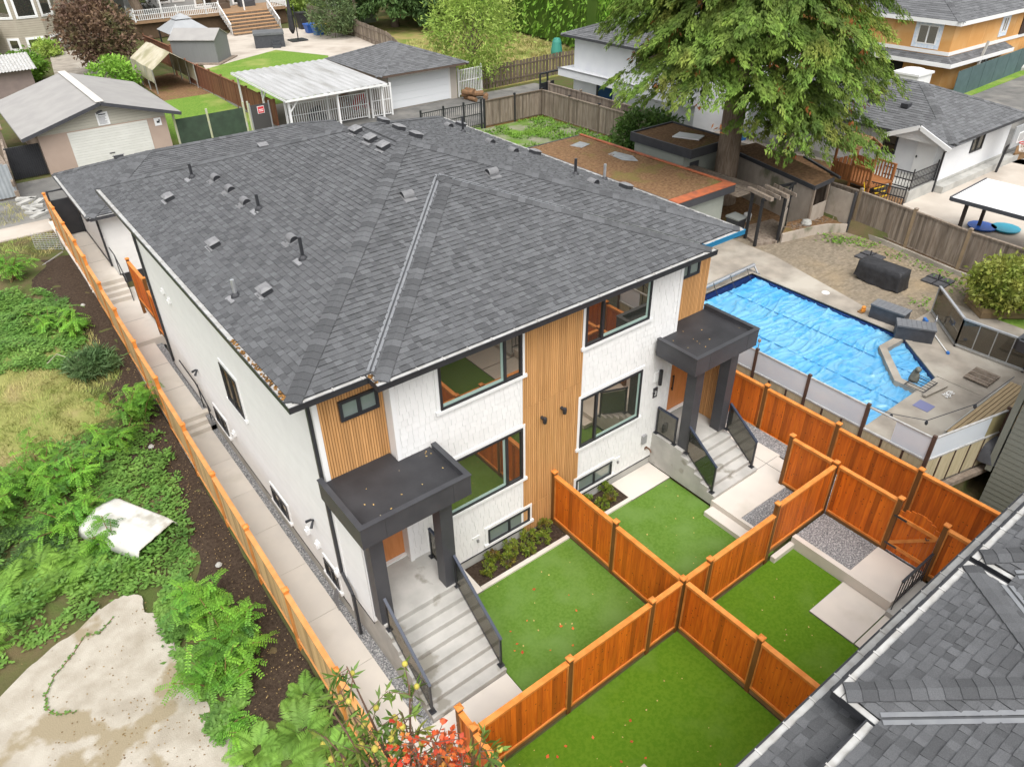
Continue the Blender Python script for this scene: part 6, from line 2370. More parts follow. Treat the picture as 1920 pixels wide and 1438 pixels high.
window(t, (1.2, 82.47, 3.9), XP, YN, 2.0, 2.4, (.5,), .09, .1, frame=M_WTRIM, sill=False)
m = MB()
m.box(-4, 3.8, 79.6, 82.5, 3.5, 3.75)
m.build('balcony', M_WTRIM, t)
bar_fence('white balcony railing with stairs on the beige house', [(-4, 79.7), (0.8, 79.7), (3.7, 79.7), (3.7, 82.3)], 3.75, 1.1, M_WTRIM, .22, 'balcony_railing', 'railing', .1, .06)
t = thing('white_stairs', 'white outdoor stairs below the beige house balcony', 'stairs', (0, 78, GZ))
m = MB()
for k in range(9):
    m.box(-1.6, .6, 76.6 + k * .33, 76.95 + k * .33, 1.6 + k * .24, 1.68 + k * .24)
m.build('treads', M_WTRIM, t)
m = MB()
m.beam((.7, 76.4, 2.5), (.7, 79.6, 4.85), .1, .1)
m.beam((.7, 76.4, 1.5), (.7, 79.6, 3.8), .06, .3)
m.build('stringer', M_WTRIM, t)
t = thing('corrugated_shed', 'small brown lap sided shed with a pale corrugated roof at the left edge', 'shed', (2, 62, GZ))
m = MB()
m.box(-5, 3.4, 60.6, 66, GZ, 3.4)
lap_wall(m, (-5, 60.6, GZ), XP, YN, 8.4, 2.0, .22)
m.build('wall', M('mauve_brown_siding', (.24, .19, .17), (.21, .165, .15), 2, .8), t)
m = MB()
for k in range(40):
    x = -5.4 + k * .23
    m.mesh([(x, 60.1, 3.4), (x + .12, 60.1, 3.47), (x + .23, 60.1, 3.4), (x, 63, 4.2), (x + .12, 63, 4.27), (x + .23, 63, 4.2)], [(0, 1, 4, 3), (1, 2, 5, 4)])
m.build('roof', M_GUTIN, t)
t = thing('deck_house', 'grey house with a raised white railed deck and dark sliding doors at the top', 'house', (24, 86, GZ))
M_GHS = M('pale_grey_siding', (.33, .335, .33), (.3, .305, .3), 2, .75)
m = MB()
m.box(17, 34, 86, 96, GZ, 9)
m.build('wall', M_GHS, t)
for x in (18.2, 20.6, 22.2):
    window(t, (x, 85.98, 4.2), XP, YN, 1.2, 1.6, (), .1, .1, frame=M_WTRIM, sill=False)
window(t, (24.6, 85.98, 3.4), XP, YN, 2.2, 2.5, (.5,), .1, .1, frame=M_WTRIM, sill=False)
window(t, (29.0, 85.98, 3.4), XP, YN, 1.2, 2.2, (), .1, .1, frame=M_WTRIM, sill=False)
m = MB()
m.box(16.5, 33.5, 81.0, 86, 2.95, 3.2)
m.box(16.5, 33.5, 81.5, 86, GZ, 2.9, .35)
m.build('deck_floor', M('deck_plank', (.30, .19, .11), (.25, .16, .09), 3, .8), t)
bar_fence('white deck railing of the grey house', [(16.6, 84), (16.6, 81), (21, 81), (25.6, 81)], 3.2, 1.1, M_WTRIM, .2, 'deck_railing', 'railing', .12, .06)
bar_fence('white deck railing on the right end of the grey house deck', [(31.2, 81), (33.4, 81), (33.4, 85.5)], 3.2, 1.1, M_WTRIM, .2, 'deck_railing', 'railing', .12, .06)
t = thing('deck_stairs', 'wide timber deck stairs with open lattice risers going down to the patio', 'stairs', (28, 78, GZ))
M_ODK = M('orange_deck_plank', (.42, .26, .14), (.35, .21, .11), 3, .8)
m = MB()
for k in range(7):
    y = 81.0 - k * .62
    z = 3.18 - k * .26
    m.box(25.6 - k * .05, 31.0 - k * .05, y - .6, y, z - .07, z, random.choice((.9, 1, 1.1)))
m.build('treads', M_ODK, t)
m = MB()
for k in range(7):
    y = 81.0 - k * .62
    z = 3.18 - k * .26
    m.box(25.6 - k * .05, 31.0 - k * .05, y - .58, y - .55, z - .24, z - .08, .7)
m.build('risers', M_GREYWOOD, t)
for x, x2 in ((25.5, 25.2), (31.1, 30.8)):
    m = MB()
    m.beam((x, 81, 4.25), (x2, 77.0, 2.5), .12, .1)
    for k in range(9):
        y = 80.9 - k * .46
        m.beam((x - .03 * k, y, 3.0 - k * .19), (x - .03 * k, y, 4.2 - k * .20), .05, .05)
    m.build('stair_railing', M_WTRIM, t)
m = MB()
for x in (19.5, 24.2, 28.5):
    m.beam((x, 81.2, 3.2), (x, 81.2, 8), .14, .14)
tag(m.build('deck_posts', M_WTRIM), 'tall white posts standing on the grey house deck', 'posts')
for k, (x, y, c) in enumerate(((27, 84.5, (.10, .07, .05)), (30.0, 84.5, (.06, .06, .065)))):
    m = MB()
    m.box(x - .9, x + .9, y - .5, y + .4, 3.2, 3.75)
    m.box(x - .9, x + .9, y + .2, y + .45, 3.75, 4.3)
    m.box(x - .95, x - .75, y - .5, y + .4, 3.75, 4.0)
    m.box(x + .75, x + .95, y - .5, y + .4, 3.75, 4.0)
    tag(m.build('outdoor_sofa', M('sofa_fabric', c)), ('brown outdoor sofa on the far deck', 'dark grey outdoor sofa on the far deck')[k], 'sofa')
t = thing('green_shed', 'small pale green shed with a rusty orange roof among the conifers', 'shed', (38, 76, GZ))
m = MB()
m.box(37.5, 41.5, 74.5, 79, GZ, 3.6)
m.mesh([(37.48, 74.5, 3.6), (37.48, 79, 3.6), (37.48, 76.7, 5.0)], [(0, 2, 1)])
m.build('wall', M('pale_green_boards', (.33, .37, .28)), t)
m = MB()
m.mesh([(37.2, 74.1, 3.5), (41.8, 74.1, 3.5), (41.8, 76.7, 5.15), (37.2, 76.7, 5.15), (37.2, 79.4, 3.5), (41.8, 79.4, 3.5)], [(0, 1, 2, 3), (3, 2, 5, 4)])
m.build('roof', M_ORED, t)
m = MB()
m.tube([(36.7, 70.0, GZ), (36.7, 70.2, 12)], [.16, .13], 8)
tag(m.build('utility_pole', M_GREYWOOD), 'tall bare wooden pole beside the picket fence', 'pole')
m = MB()
m.lathe((44.5, 45.2, GZ), [(.5, 0), (.55, .4), (.42, 1.2), (.3, 1.5), (.0, 1.55)], 12)
tag(m.build('compost_bin', M('teal_plastic', (.05, .25, .20), rough=.5)), 'teal green plastic composter in front of the tall hedge', 'composter')
M_BARK = M('grey_brown_bark', (.20, .15, .11), (.12, .09, .065), 5, .95, .8, 14, .1, st=(5, 5, .5), det=7)
for k in range(7):
    m = MB()
    a = random.uniform(0, 3.1)
    p = Vector((29.3 + random.uniform(-.8, .9), 36.8 + random.uniform(-.6, .6), GZ + .16 + .2 * (k % 3)))
    d = Vector((math.cos(a), math.sin(a), 0)) * .45
    m.tube([p - d, p + d], random.uniform(.14, .22), 9)
    tag(m.build('cut_log', M('log_wood', (.22, .12, .06), (.15, .09, .05), 6, .9)), 'brown cut log in the pile beside the cream garage', 'log', 'logs piled by the alley')
# ================================================================== vegetation
RG = np.random.default_rng(11)

class LB:
    """leaf builder: many four-cornered leaves in one mesh"""
    def __init__(s):
        s.V, s.T, s.N = [], [], 0

    def add(s, c, d, side, L, W, tint, bend=0.0, wide=.45):
        c = np.asarray(c, float).reshape(-1, 3)
        n = len(c)
        d = np.broadcast_to(np.asarray(d, float), (n, 3))
        side = np.broadcast_to(np.asarray(side, float), (n, 3))
        L = np.broadcast_to(np.asarray(L, float), (n,))[:, None]
        W = np.broadcast_to(np.asarray(W, float), (n,))[:, None]
        d = d / (np.linalg.norm(d, axis=1, keepdims=True) + 1e-9)
        side = side - d * (side * d).sum(1, keepdims=True)
        side = side / (np.linalg.norm(side, axis=1, keepdims=True) + 1e-9)
        nn = np.cross(d, side)
        mid = c + d * L * wide + nn * L * bend
        q = np.stack([c, mid + side * W / 2, c + d * L, mid - side * W / 2], 1)
        s.V.append(q.reshape(-1, 3))
        s.T.append(np.broadcast_to(np.asarray(tint, float), (n,)))
        s.N += n

    def build(s, name, mat, parent=None, org=None):
        V = np.concatenate(s.V)
        T = np.concatenate(s.T).astype(np.float32)
        o_ = np.array(parent['_o']) if parent is not None else (np.array(org) if org is not None else V.mean(0))
        V = (V - o_).astype(np.float32)
        n = len(V) // 4
        me = bpy.data.meshes.new(name)
        me.vertices.add(4 * n)
        me.vertices.foreach_set('co', V.ravel())
        me.loops.add(4 * n)
        me.loops.foreach_set('vertex_index', np.arange(4 * n, dtype=np.int32))
        me.polygons.add(n)
        me.polygons.foreach_set('loop_start', np.arange(0, 4 * n, 4, dtype=np.int32))
        me.update(calc_edges=True)
        me.materials.append(mat)
        a = me.attributes.new('tint', 'FLOAT', 'FACE')
        a.data.foreach_set('value', T)
        o = bpy.data.objects.new(name, me)
        COL.objects.link(o)
        if parent is not None:
            o.parent = parent
        else:
            o.location = o_
        o['_o'] = [float(x) for x in o_]
        return o

def rdir(n):
    v = RG.normal(size=(n, 3))
    return v / np.linalg.norm(v, axis=1, keepdims=True)

def Lf(name, c, c2, trans=.25, rough=.55, sc=1.2, c3=None, sc3=.3):
    return M(name, c, c2, sc, rough, 0, spec=.3, trans=trans, det=3, col3=c3, sc3=sc3, lo3=.55, hi3=.7)
M_CED = Lf('cedar_foliage', (.12, .21, .032), (.185, .265, .045), .3, .7, .9, (.235, .26, .05), .45)
M_SPR = Lf('spruce_foliage', (.055, .11, .03), (.09, .155, .04), .15, .7, 1.0)
M_HED = Lf('hedge_foliage', (.18, .37, .04), (.26, .45, .065), .25, .65, .6)
M_YEL = Lf('yellow_green_foliage', (.27, .42, .07), (.38, .48, .11), .35, .6, .7)
M_PUR = Lf('purple_brown_foliage', (.13, .075, .055), (.20, .13, .075), .2, .6, 1.5, (.12, .15, .05), .5)
M_BRI = Lf('bright_foliage', (.11, .24, .025), (.19, .33, .045), .3, .55, 1.0)
M_LOC = Lf('locust_leaf', (.105, .27, .03), (.19, .37, .04), .35, .5, 1.6, (.065, .18, .035), 1.1)
M_FERN = Lf('fern_leaf', (.16, .32, .05), (.23, .40, .065), .3, .55, .9, (.10, .22, .045), .7)
M_GCV = Lf('ground_cover_leaf', (.12, .26, .05), (.19, .33, .065), .25, .5, 1.2, (.07, .16, .035), .6)
M_SHRB = Lf('shrub_leaf', (.12, .20, .02), (.25, .29, .035), .25, .5, 6, (.20, .10, .025), 2.2)
M_CHES = Lf('long_green_leaf', (.12, .22, .04), (.20, .28, .055), .3, .45, 2, (.30, .30, .06), 2)
M_REDL = Lf('scarlet_leaf', (.62, .055, .03), (.68, .16, .04), .35, .5, 5, (.60, .30, .06), 3)
M_GRASSB = Lf('meadow_grass', (.31, .33, .095), (.42, .36, .15), .2, .8, .8, (.22, .33, .065), .45)
M_BARK2 = M('pale_bark', (.27, .21, .16), (.15, .11, .08), 4, .95, .9, 12, .1, st=(6, 6, .5), det=7)
M_STEM = M('green_brown_stem', (.16, .13, .05), (.22, .10, .05), 4, .7)

def trunk(par, pts, rs, mat, n=10, name='trunk'):
    m = MB()
    m.tube(pts, rs, n)
    return m.build(name, mat, par, True)

# ---- big western red cedar
def cedar_tree():
    bx, by, bz = 27.8, 12.0, .8
    t = thing('cedar_tree', 'huge drooping red cedar towering over the flat sheds', 'tree', (bx, by, bz))
    trunk(t, [(bx, by, bz - .2), (bx, by, bz + 1.2), (bx - .05, by, bz + 5), (bx, by, 12), (bx, by, 21)], [.8, .60, .52, .42, .1], M_BARK2, 18)
    lb = LB()
    limbs = MB()
    H0_, H1_ = 6.9, 24.0
    nb_ = 400
    for i in range(nb_):
        f = (i + .5) / nb_
        z = H0_ + (H1_ - H0_) * f ** 1.15
        zlow = 0
        rmax = 7.4 * (1 - ((z - 4) / (H1_ - 3)) ** 1.6) * RG.uniform(.72, 1.12)
        if z < 9:
            rmax *= RG.uniform(.55, 1.0)
        az = i * 2.399 + RG.uniform(-.3, .3)
        rd_ = .79 * math.cos(az) - .61 * math.sin(az)
        z = z + (1.7 if rd_ < -.25 else (-1.0 if rd_ > .35 else 0)) * max(0, 1 - (z - H0_) / 6)
        ca, sa = math.cos(az), math.sin(az)
        tip_drop = RG.uniform(.5, 1.6) + .10 * rmax
        ns = int(10 + rmax * 3.9)
        P = []
        for k in range(9):
            s = k / 8
            P.append((bx + ca * rmax * s, by + sa * rmax * s, z + .9 * s - tip_drop * s * s * 1.35))
        if i % 3 == 0:
            limbs.tube(P[:7], [max(.015, .10 * (1 - q / 8)) for q in range(7)], 5)
        P = np.array(P)
        base_t = RG.uniform(.75, 1.2)
        for k in range(ns):
            s = RG.uniform(.28, 1.0) ** .6
            j = min(7, int(s * 8))
            q = s * 8 - j
            p = P[j] * (1 - q) + P[j + 1] * q
            lat = RG.normal(0, .32 + .26 * rmax * .18)
            p = p + np.array([-sa * lat, ca * lat, -abs(lat) * .35])
            # a hanging spray of flat leaf tips
            n = 34
            out = np.array([ca, sa, 0])
            lat_d = np.array([-sa, ca, 0])
            sd = out * .58 + lat_d * np.sign(lat) * .45 + np.array([0, 0, -.66])
            sp = RG.uniform(0, 1, n)
            wd_ = .05 + .11 * np.sin(np.pi * np.clip(sp, .05, .95))
            c = p + sd * (sp[:, None] * RG.uniform(.55, .95)) + RG.normal(0, 1, (n, 3)) * wd_[:, None] * (lat_d * .9 + out * .35 + .25)
            d = sd + lat_d * RG.normal(0, .45, n)[:, None] + RG.normal(0, .16, (n, 3))
            L = RG.uniform(.12, .27, n)
            tt = base_t * RG.uniform(.62, 1.25) * (.80 + .5 * sp)
            if RG.random() < .006:
                tt = tt * 1.15
            lb.add(c, d, lat_d + RG.normal(0, .35, (n, 3)), L, L * .34, tt, .08)
    lb.build('crown', M_CED, t)
    limbs.build('limbs', M_BARK, t)
    db = LB()
    for k in range(90):
        a = RG.uniform(0, 6.28)
        z = RG.uniform(6, 13)
        r = 6.3 * (1 - ((z - 4) / 20) ** 1.6) * RG.uniform(.85, 1.02)
        c = np.array([bx + math.cos(a) * r, by + math.sin(a) * r, z]) + RG.normal(0, .1, (6, 3))
        db.add(c, np.array([0, 0, -1]) + RG.normal(0, .4, (6, 3)), rdir(6), .26, .08, 1, .05)
    db.build('dead_sprays', Lf('rust_dead_spray', (.36, .13, .035), (.28, .12, .04)), t)
    return t
cedar_tree()

def clump_tree(name, label, base, h, r, mat, nclump, nleaf, L, W=.45, squash=1.0, low=.25, trunk_r=.15, crown_shift=(0, 0), bark=None, droop=0.0, cat='tree', grp=None, stems=1, gap=.15, clr=.5):
    """tree or shrub with leaves in separate clumps; low = bare share of the height"""
    bx, by, bz = base
    t = thing(name, label, cat, base, grp)
    lb = LB()
    cz = bz + h * (low + (1 - low) / 2)
    rz = h * (1 - low) / 2
    cx, cy = bx + crown_shift[0], by + crown_shift[1]
    m = MB()
    for s in range(stems):
        a = 2 * math.pi * s / max(1, stems)
        off = Vector((math.cos(a), math.sin(a), 0)) * (r * .35 if stems > 1 else 0)
        m.tube([(bx + off.x * .1, by + off.y * .1, bz - .1), (bx + off.x * .6, by + off.y * .6, bz + h * low * .6), (cx + off.x, cy + off.y, cz)], [trunk_r, trunk_r * .7, trunk_r * .3], 7)
    u = rdir(nclump)
    rad = RG.uniform(.45, 1.0, nclump) ** .5
    lobes = rdir(7)
    lob = 1 + .22 * np.max(u @ lobes.T, axis=1) - .18
    C = np.stack([cx + u[:, 0] * r * rad * lob * squash, cy + u[:, 1] * r * rad * lob * squash, cz + u[:, 2] * rz * rad * lob], 1)
    for k in range(0, nclump, max(1, nclump // 16)):
        m.tube([(cx, cy, cz - rz * .5), tuple(C[k] * .5 + np.array([cx, cy, cz - rz * .3]) * .5), tuple(C[k])], [trunk_r * .35, trunk_r * .2, .01], 5)
    m.build('trunk' if trunk_r > .06 else 'stems', bark or M_BARK, t)
    for k in range(nclump):
        n = nleaf
        c = C[k] + RG.normal(0, clr, (n, 3)) * np.array([1, 1, .7]) * r / 3.0
        d = rdir(n) * .8 + u[k] * .5 + np.array([0, 0, -droop])
        tt = RG.uniform(.72, 1.22) * RG.uniform(.82, 1.15, n)
        Ls = RG.uniform(.7, 1.25, n) * L
        lb.add(c, d, rdir(n), Ls, Ls * W, tt, .06)
    lb.build('crown' if trunk_r > .06 else 'foliage', mat, t)
    return t

# ---- trees behind
clump_tree('willow_tree', 'airy yellow green tree beside the alley fence', (31.9, 40.8, GZ), 7.6, 3.2, M_YEL, 200, 42, .36, .28, low=.06, trunk_r=.16, droop=.25, clr=.55)
clump_tree('plum_tree', 'round purple brown leafed tree beside the canvas shelter', (9.9, 65.2, GZ), 6.2, 2.9, M_PUR, 170, 38, .36, .5, low=.16, trunk_r=.2, clr=.5)
clump_tree('leafy_tree', 'bright green tree with a thick leaning trunk behind the purple tree', (17.4, 82.5, GZ), 14, 5.0, M_BRI, 190, 44, .55, .45, low=.36, trunk_r=.8, crown_shift=(-1.5, 1), bark=M_BARK2)
clump_tree('dark_shrub', 'dark grey leafed shrub between the tree trunk and the gazebo', (19.4, 87.5, GZ), 5.5, 2.0, Lf('grey_purple_leaf', (.05, .05, .05), (.08, .085, .07)), 90, 36, .34, low=.05, trunk_r=.05, cat='shrub')
clump_tree('lime_shrub', 'rounded lime green shrub behind the corrugated shed', (3.7, 66.8, GZ), 2.3, 1.5, M_BRI, 80, 36, .36, low=.02, trunk_r=.04, cat='shrub')
clump_tree('yellow_shrub', 'small yellow shrub under the bay window of the beige house', (7.3, 78.6, GZ), 1.3, 1.3, M_YEL, 50, 30, .3, low=.02, trunk_r=.03, cat='shrub')
clump_tree('broadleaf_shrub', 'mid green shrub at the foot of the purple tree', (8.8, 58.5, GZ), 2.2, 1.8, M_HED, 60, 34, .35, low=.02, trunk_r=.04, cat='shrub')
clump_tree('grey_green_shrub', 'feathery grey green shrub in a timber box by the picket fence', (33.3, 68.5, GZ), 4.6, 2.2, Lf('grey_green_leaf', (.10, .155, .06), (.15, .2, .08)), 120, 40, .4, .25, low=.03, trunk_r=.05, cat='shrub')
clump_tree('pale_hedge_shrub', 'pale green rounded shrub behind the far picket fence', (39.5, 88, GZ), 5.0, 4.5, M_YEL, 150, 36, .5, low=.02, trunk_r=.06, cat='shrub')
clump_tree('dark_conifer_shrub', 'dark blue green shrub between the spruce and the tall hedge', (48, 60, GZ), 4.4, 2.6, M_SPR, 110, 40, .4, .35, low=.02, trunk_r=.06, cat='shrub')
clump_tree('laurel_shrub', 'glossy green shrub at the corner of the weedy yard by the flat shed', (28.7, 18.6, GZ), 2.6, 1.9, Lf('laurel_leaf', (.06, .13, .025), (.11, .19, .04)), 130, 40, .3, .4, low=.02, trunk_r=.04, cat='shrub', clr=.42)
clump_tree('yellow_bush', 'yellow green bush growing in the planter box', (26.8, -2.6, PZ + .2), 1.9, 1.3, Lf('yellow_bush_leaf', (.22, .29, .05), (.33, .34, .07), .3, .5, 2), 130, 42, .19, .5, low=.02, trunk_r=.03, cat='bush', clr=.42)
# big spruce, low sweeping branches
def spruce(x, y, r, z0, z1, label, nb_):
    t = thing('spruce_tree', label, 'tree', (x, y, GZ), 'spruces behind the meadow')
    trunk(t, [(x, y, GZ - .2), (x, y, 8), (x, y, z1)], [.5, .4, .1], M_BARK, 10)
    lb = LB()
    for i in range(nb_):
        f = (i + .5) / nb_
        z = z0 + (z1 - z0) * f
        rm = r * (1 - f * .9) * RG.uniform(.8, 1.1)
        az = i * 2.399
        ca, sa = math.cos(az), math.sin(az)
        bt = RG.uniform(.7, 1.25)
        for k in range(int(9 + rm * 3)):
            s = RG.uniform(.2, 1) ** .7
            lat = RG.normal(0, .5)
            p = np.array([x + ca * rm * s - sa * lat, y + sa * rm * s + ca * lat, z - 1.3 * s * s * rm / r + .4 * s])
            n = 10
            c = p + RG.normal(0, .22, (n, 3))
            d = np.array([ca * .8, sa * .8, -.5]) + RG.normal(0, .45, (n, 3))
            lb.add(c, d, rdir(n), RG.uniform(.35, .7, n), .20, bt * RG.uniform(.8, 1.2, n), .05)
    lb.build('crown', M_SPR, t)
for a in ((41.5, 70, 6.5, 3.2, 26, 'broad dark spruce sweeping over the green shed', 190), (46.5, 66, 6.0, 3.4, 26, 'middle dark spruce beside the tall hedge', 170), (51, 76, 7, 3.0, 26, 'farthest dark spruce behind the hedge shrub', 150), (36, 92, 6, 3, 26, 'dark spruce beyond the far picket fence', 110), (30, 100, 6, 3, 26, 'dark spruce behind the grey deck house', 90)):
    spruce(*a)
# tall clipped hedge
def hedge(name, label, a, b, h, th, mat, n, L, z):
    t = thing(name, label, 'hedge', (*a, z))
    a, b = np.array([*a, z]), np.array([*b, z])
    d = b - a
    nn = np.array([-d[1], d[0], 0]) / np.linalg.norm(d[:2])
    lb = LB()
    s = RG.uniform(0, 1, n)
    side = RG.choice([-1, 1], n, p=[.12, .88]) * -1
    up = RG.uniform(0, 1, n)
    off = side * th / 2 * RG.uniform(.55, 1.05, n)
    top = RG.random(n) < .18
    off = np.where(top, RG.uniform(-.5, .5, n) * th, off)
    up = np.where(top, 1.0, up)
    ph = s * np.linalg.norm(d)
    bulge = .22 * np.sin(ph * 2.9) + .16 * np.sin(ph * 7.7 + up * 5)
    c = a + d * s[:, None] + nn * (off + np.where(side < 0, -bulge, bulge))[:, None]
    c[:, 2] += up * h + bulge * .9 * (up > .95)
    dd = RG.normal(0, .45, (n, 3)) + np.array([0, 0, .75]) - nn * .5
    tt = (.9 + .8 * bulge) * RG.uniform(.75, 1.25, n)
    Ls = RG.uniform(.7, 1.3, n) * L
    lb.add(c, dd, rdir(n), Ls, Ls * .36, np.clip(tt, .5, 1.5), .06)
    lb.build('foliage', mat, t)
    m = MB()
    m.beam(a + np.array([0, 0, h * .45]), b + np.array([0, 0, h * .45]), th * .55, h * .85, .35)
    m.build('inner_branches', M_HED, t)
hedge('tall_hedge', 'tall bright green clipped cedar hedge behind the dry meadow', (48, 41.5), (54, 88), 7.5, 2.4, M_HED, 26000, .55, GZ)
hedge('tall_hedge', 'tall hedge continuing behind the white two storey house', (44.8, 41.0), (75, 40), 7.5, 2.2, M_HED, 9000, .55, GZ)
# far line of trees closing the view
for k in range(10):
    clump_tree('background_tree', 'green deciduous tree closing the view beyond the gardens', (-12 + k * 12 + RG.uniform(-2, 2), 104 + RG.uniform(-3, 6), GZ), 13, 6.5, (M_SPR, M_HED, M_BRI)[k % 3], 70, 34, .9, low=.08, trunk_r=.3, grp='trees beyond the gardens')

# ---- fronds
def frond(lb, p, d, L, npair, lw, ll, droop, mat_t=1.0, fern=False, side=None, jit=.12):
    """compound leaf: leaflets either side of a drooping midrib"""
    p = np.array(p, float)
    d = np.array(d, float)
    d /= np.linalg.norm(d)
    s = np.linspace(.12 if not fern else .10, 1, npair)
    sv = np.cross(d, [0, 0, 1.0]) if side is None else np.array(side, float)
    sv /= np.linalg.norm(sv) + 1e-9
    c = p + d * (s * L)[:, None]
    c[:, 2] -= droop * L * s ** 2
    tan = d[None, :] * np.ones((npair, 1))
    tan[:, 2] -= 2 * droop * s
    tan /= np.linalg.norm(tan, axis=1, keepdims=True)
    prof = (np.sin(np.pi * np.clip(s * .86 + .14, 0, 1)) ** .75) if fern else np.ones(npair)
    for sg in (-1, 1):
        dd = sv * sg + tan * (.45 if fern else .25) + RG.normal(0, jit, (npair, 3)) + np.array([0, 0, -.12])
        lb.add(c, dd, tan, ll * prof * RG.uniform(.88, 1.1, npair), lw * (prof ** .5 if fern else 1), mat_t * RG.uniform(.88, 1.12, npair), .05, .4 if fern else .5)
    # midrib
    lb.add(c[:-1], tan[:-1], sv, L / npair * 1.3, .012, .85 * mat_t)

def tz(x, y):
    return terr(x, y)

def locust(label, x, y, h, r, nst, nfr, grp='young locust plants', scale=1.0):
    z = tz(x, y)
    t = thing('locust_sapling', label, 'plant', (x, y, z), grp)
    st = MB()
    lb = LB()
    for i in range(nst):
        a = RG.uniform(0, 6.28)
        lean = RG.uniform(.15, 1.0)
        hh = h * RG.uniform(.6, 1.05)
        p0 = Vector((x + RG.uniform(-.2, .2) * r, y + RG.uniform(-.2, .2) * r, z - .05))
        p1 = p0 + Vector((math.cos(a) * r * lean * .45, math.sin(a) * r * lean * .45, hh * .6))
        p2 = p0 + Vector((math.cos(a) * r * lean, math.sin(a) * r * lean, hh))
        st.tube([p0, p1, p2], [.022, .015, .006], 5)
        st_t = RG.uniform(.75, 1.3)
        for k in range(nfr):
            f = RG.uniform(.25, 1.02)
            q = p0.lerp(p1, f * 2) if f < .5 else p1.lerp(p2, f * 2 - 1)
            b = RG.uniform(0, 6.28)
            up = RG.uniform(-.05, .45)
            young = 1.25 if f > .85 else 1.0
            frond(lb, q, (math.cos(b), math.sin(b), up), RG.uniform(.34, .56) * scale, 10, .038 * scale, .085 * scale, RG.uniform(.25, .6), st_t * young * RG.uniform(.85, 1.15))
    st.build('stems', M_STEM, t)
    lb.build('foliage', M_LOC, t)
    return t
for a in (('bright locust sapling hanging over the walkway fence above the steps', -2.25, 11.9, 1.5, 1.15, 11, 15),
          ('locust sapling spreading behind the one at the fence', -3.0, 11.0, 1.0, 1.1, 8, 12),
          ('tall locust sapling mass in the middle of the weeds', -4.3, 10.0, 1.1, 1.4, 13, 14),
          ('pale locust sapling mass left of the middle one', -5.6, 10.8, 1.3, 1.5, 13, 14),
          ('locust sapling at the left edge above the ferns', -6.7, 10.2, 1.2, 1.3, 11, 13),
          ('darker locust sapling behind the white shell', -4.9, 8.4, 1.0, 1.1, 9, 13),
          ('locust sapling leaning over the white shell', -4.25, 7.2, .95, .8, 6, 10),
          ('large locust sapling between the concrete slab and the fence', -2.75, 2.0, 1.35, 1.15, 13, 15),
          ('locust sapling beside the large one, touching the slab edge', -3.3, 1.0, 1.1, .9, 9, 14),
          ('locust sapling uphill of the large one with lime tips', -2.95, 3.3, 1.2, .95, 9, 14),
          ('small locust sapling trailing onto the concrete slab', -3.75, -.1, .5, .7, 4, 8),
          ('locust sapling growing by the upper dirt near the fence', -2.45, 18.5, 1.0, 1.0, 8, 12),
          ('locust sapling at the left edge below the paved verge', -3.7, 24.3, 1.5, 1.0, 9, 13),
          ('low locust sapling in the upper weeds', -3.4, 19.6, .8, 1.0, 7, 11)):
    locust(*a)

def fern(label, x, y, n, L, grp='fern clumps in the weeds'):
    z = tz(x, y)
    t = thing('fern', label, 'fern', (x, y, z), grp)
    lb = LB()
    bt = RG.uniform(.85, 1.15)
    for i in range(n):
        a = 2.399 * i + RG.uniform(-.2, .2)
        up = RG.uniform(.25, 1.3)
        Ls = L * RG.uniform(.75, 1.15)
        o = np.array([x, y, z + .02]) + np.array([math.cos(a), math.sin(a), 0]) * RG.uniform(0, .1)
        frond(lb, o, (math.cos(a), math.sin(a), up), Ls, 27, .03, Ls * .25, RG.uniform(.35, .75), bt * RG.uniform(.8, 1.2), True, jit=.06)
    lb.build('fronds', M_FERN, t)
FL = [(-2.35, -1.3, 22, 1.0), (-2.95, -1.75, 22, 1.05), (-3.3, -1.1, 18, .85), (-2.0, -2.1, 20, .9), (-2.6, -2.6, 20, 1.0), (-1.95, -.5, 16, .75), (-3.5, -2.4, 18, .9), (-2.1, -3.3, 18, .9),
      (-7.3, 6.2, 22, 1.1), (-6.5, 6.5, 22, 1.1), (-5.7, 6.6, 20, 1.0), (-5.0, 6.35, 20, .95), (-6.9, 7.2, 20, 1.0), (-6.1, 7.5, 20, 1.0), (-5.3, 7.4, 18, .9), (-7.9, 7.0, 20, 1.1), (-4.4, 6.1, 16, .7), (-7.9, 5.5, 20, 1.0), (-8.6, 6.2, 20, 1.0)]
FW = ['nearest the bottom edge', 'beside the fern at the slab corner', 'next to the trailing locust', 'tucked against the walkway fence', 'by the chestnut twigs', 'in the dirt by the fence', 'over the slab corner', 'lowest of those at the fence',
      'left of the large fern bank', 'heart of the large fern bank', 'right of the fern bank centre', 'at the slab edge near the vine', 'rear left of the fern bank', 'rear middle of the fern bank', 'rear right of the fern bank', 'far left of the fern bank', 'small one by the white shell', 'at the left edge by the slab', 'at the extreme left edge']
for (x, y, n, L), wds in zip(FL, FW):
    fern('feathery green fern clump ' + wds, x, y, n, L)

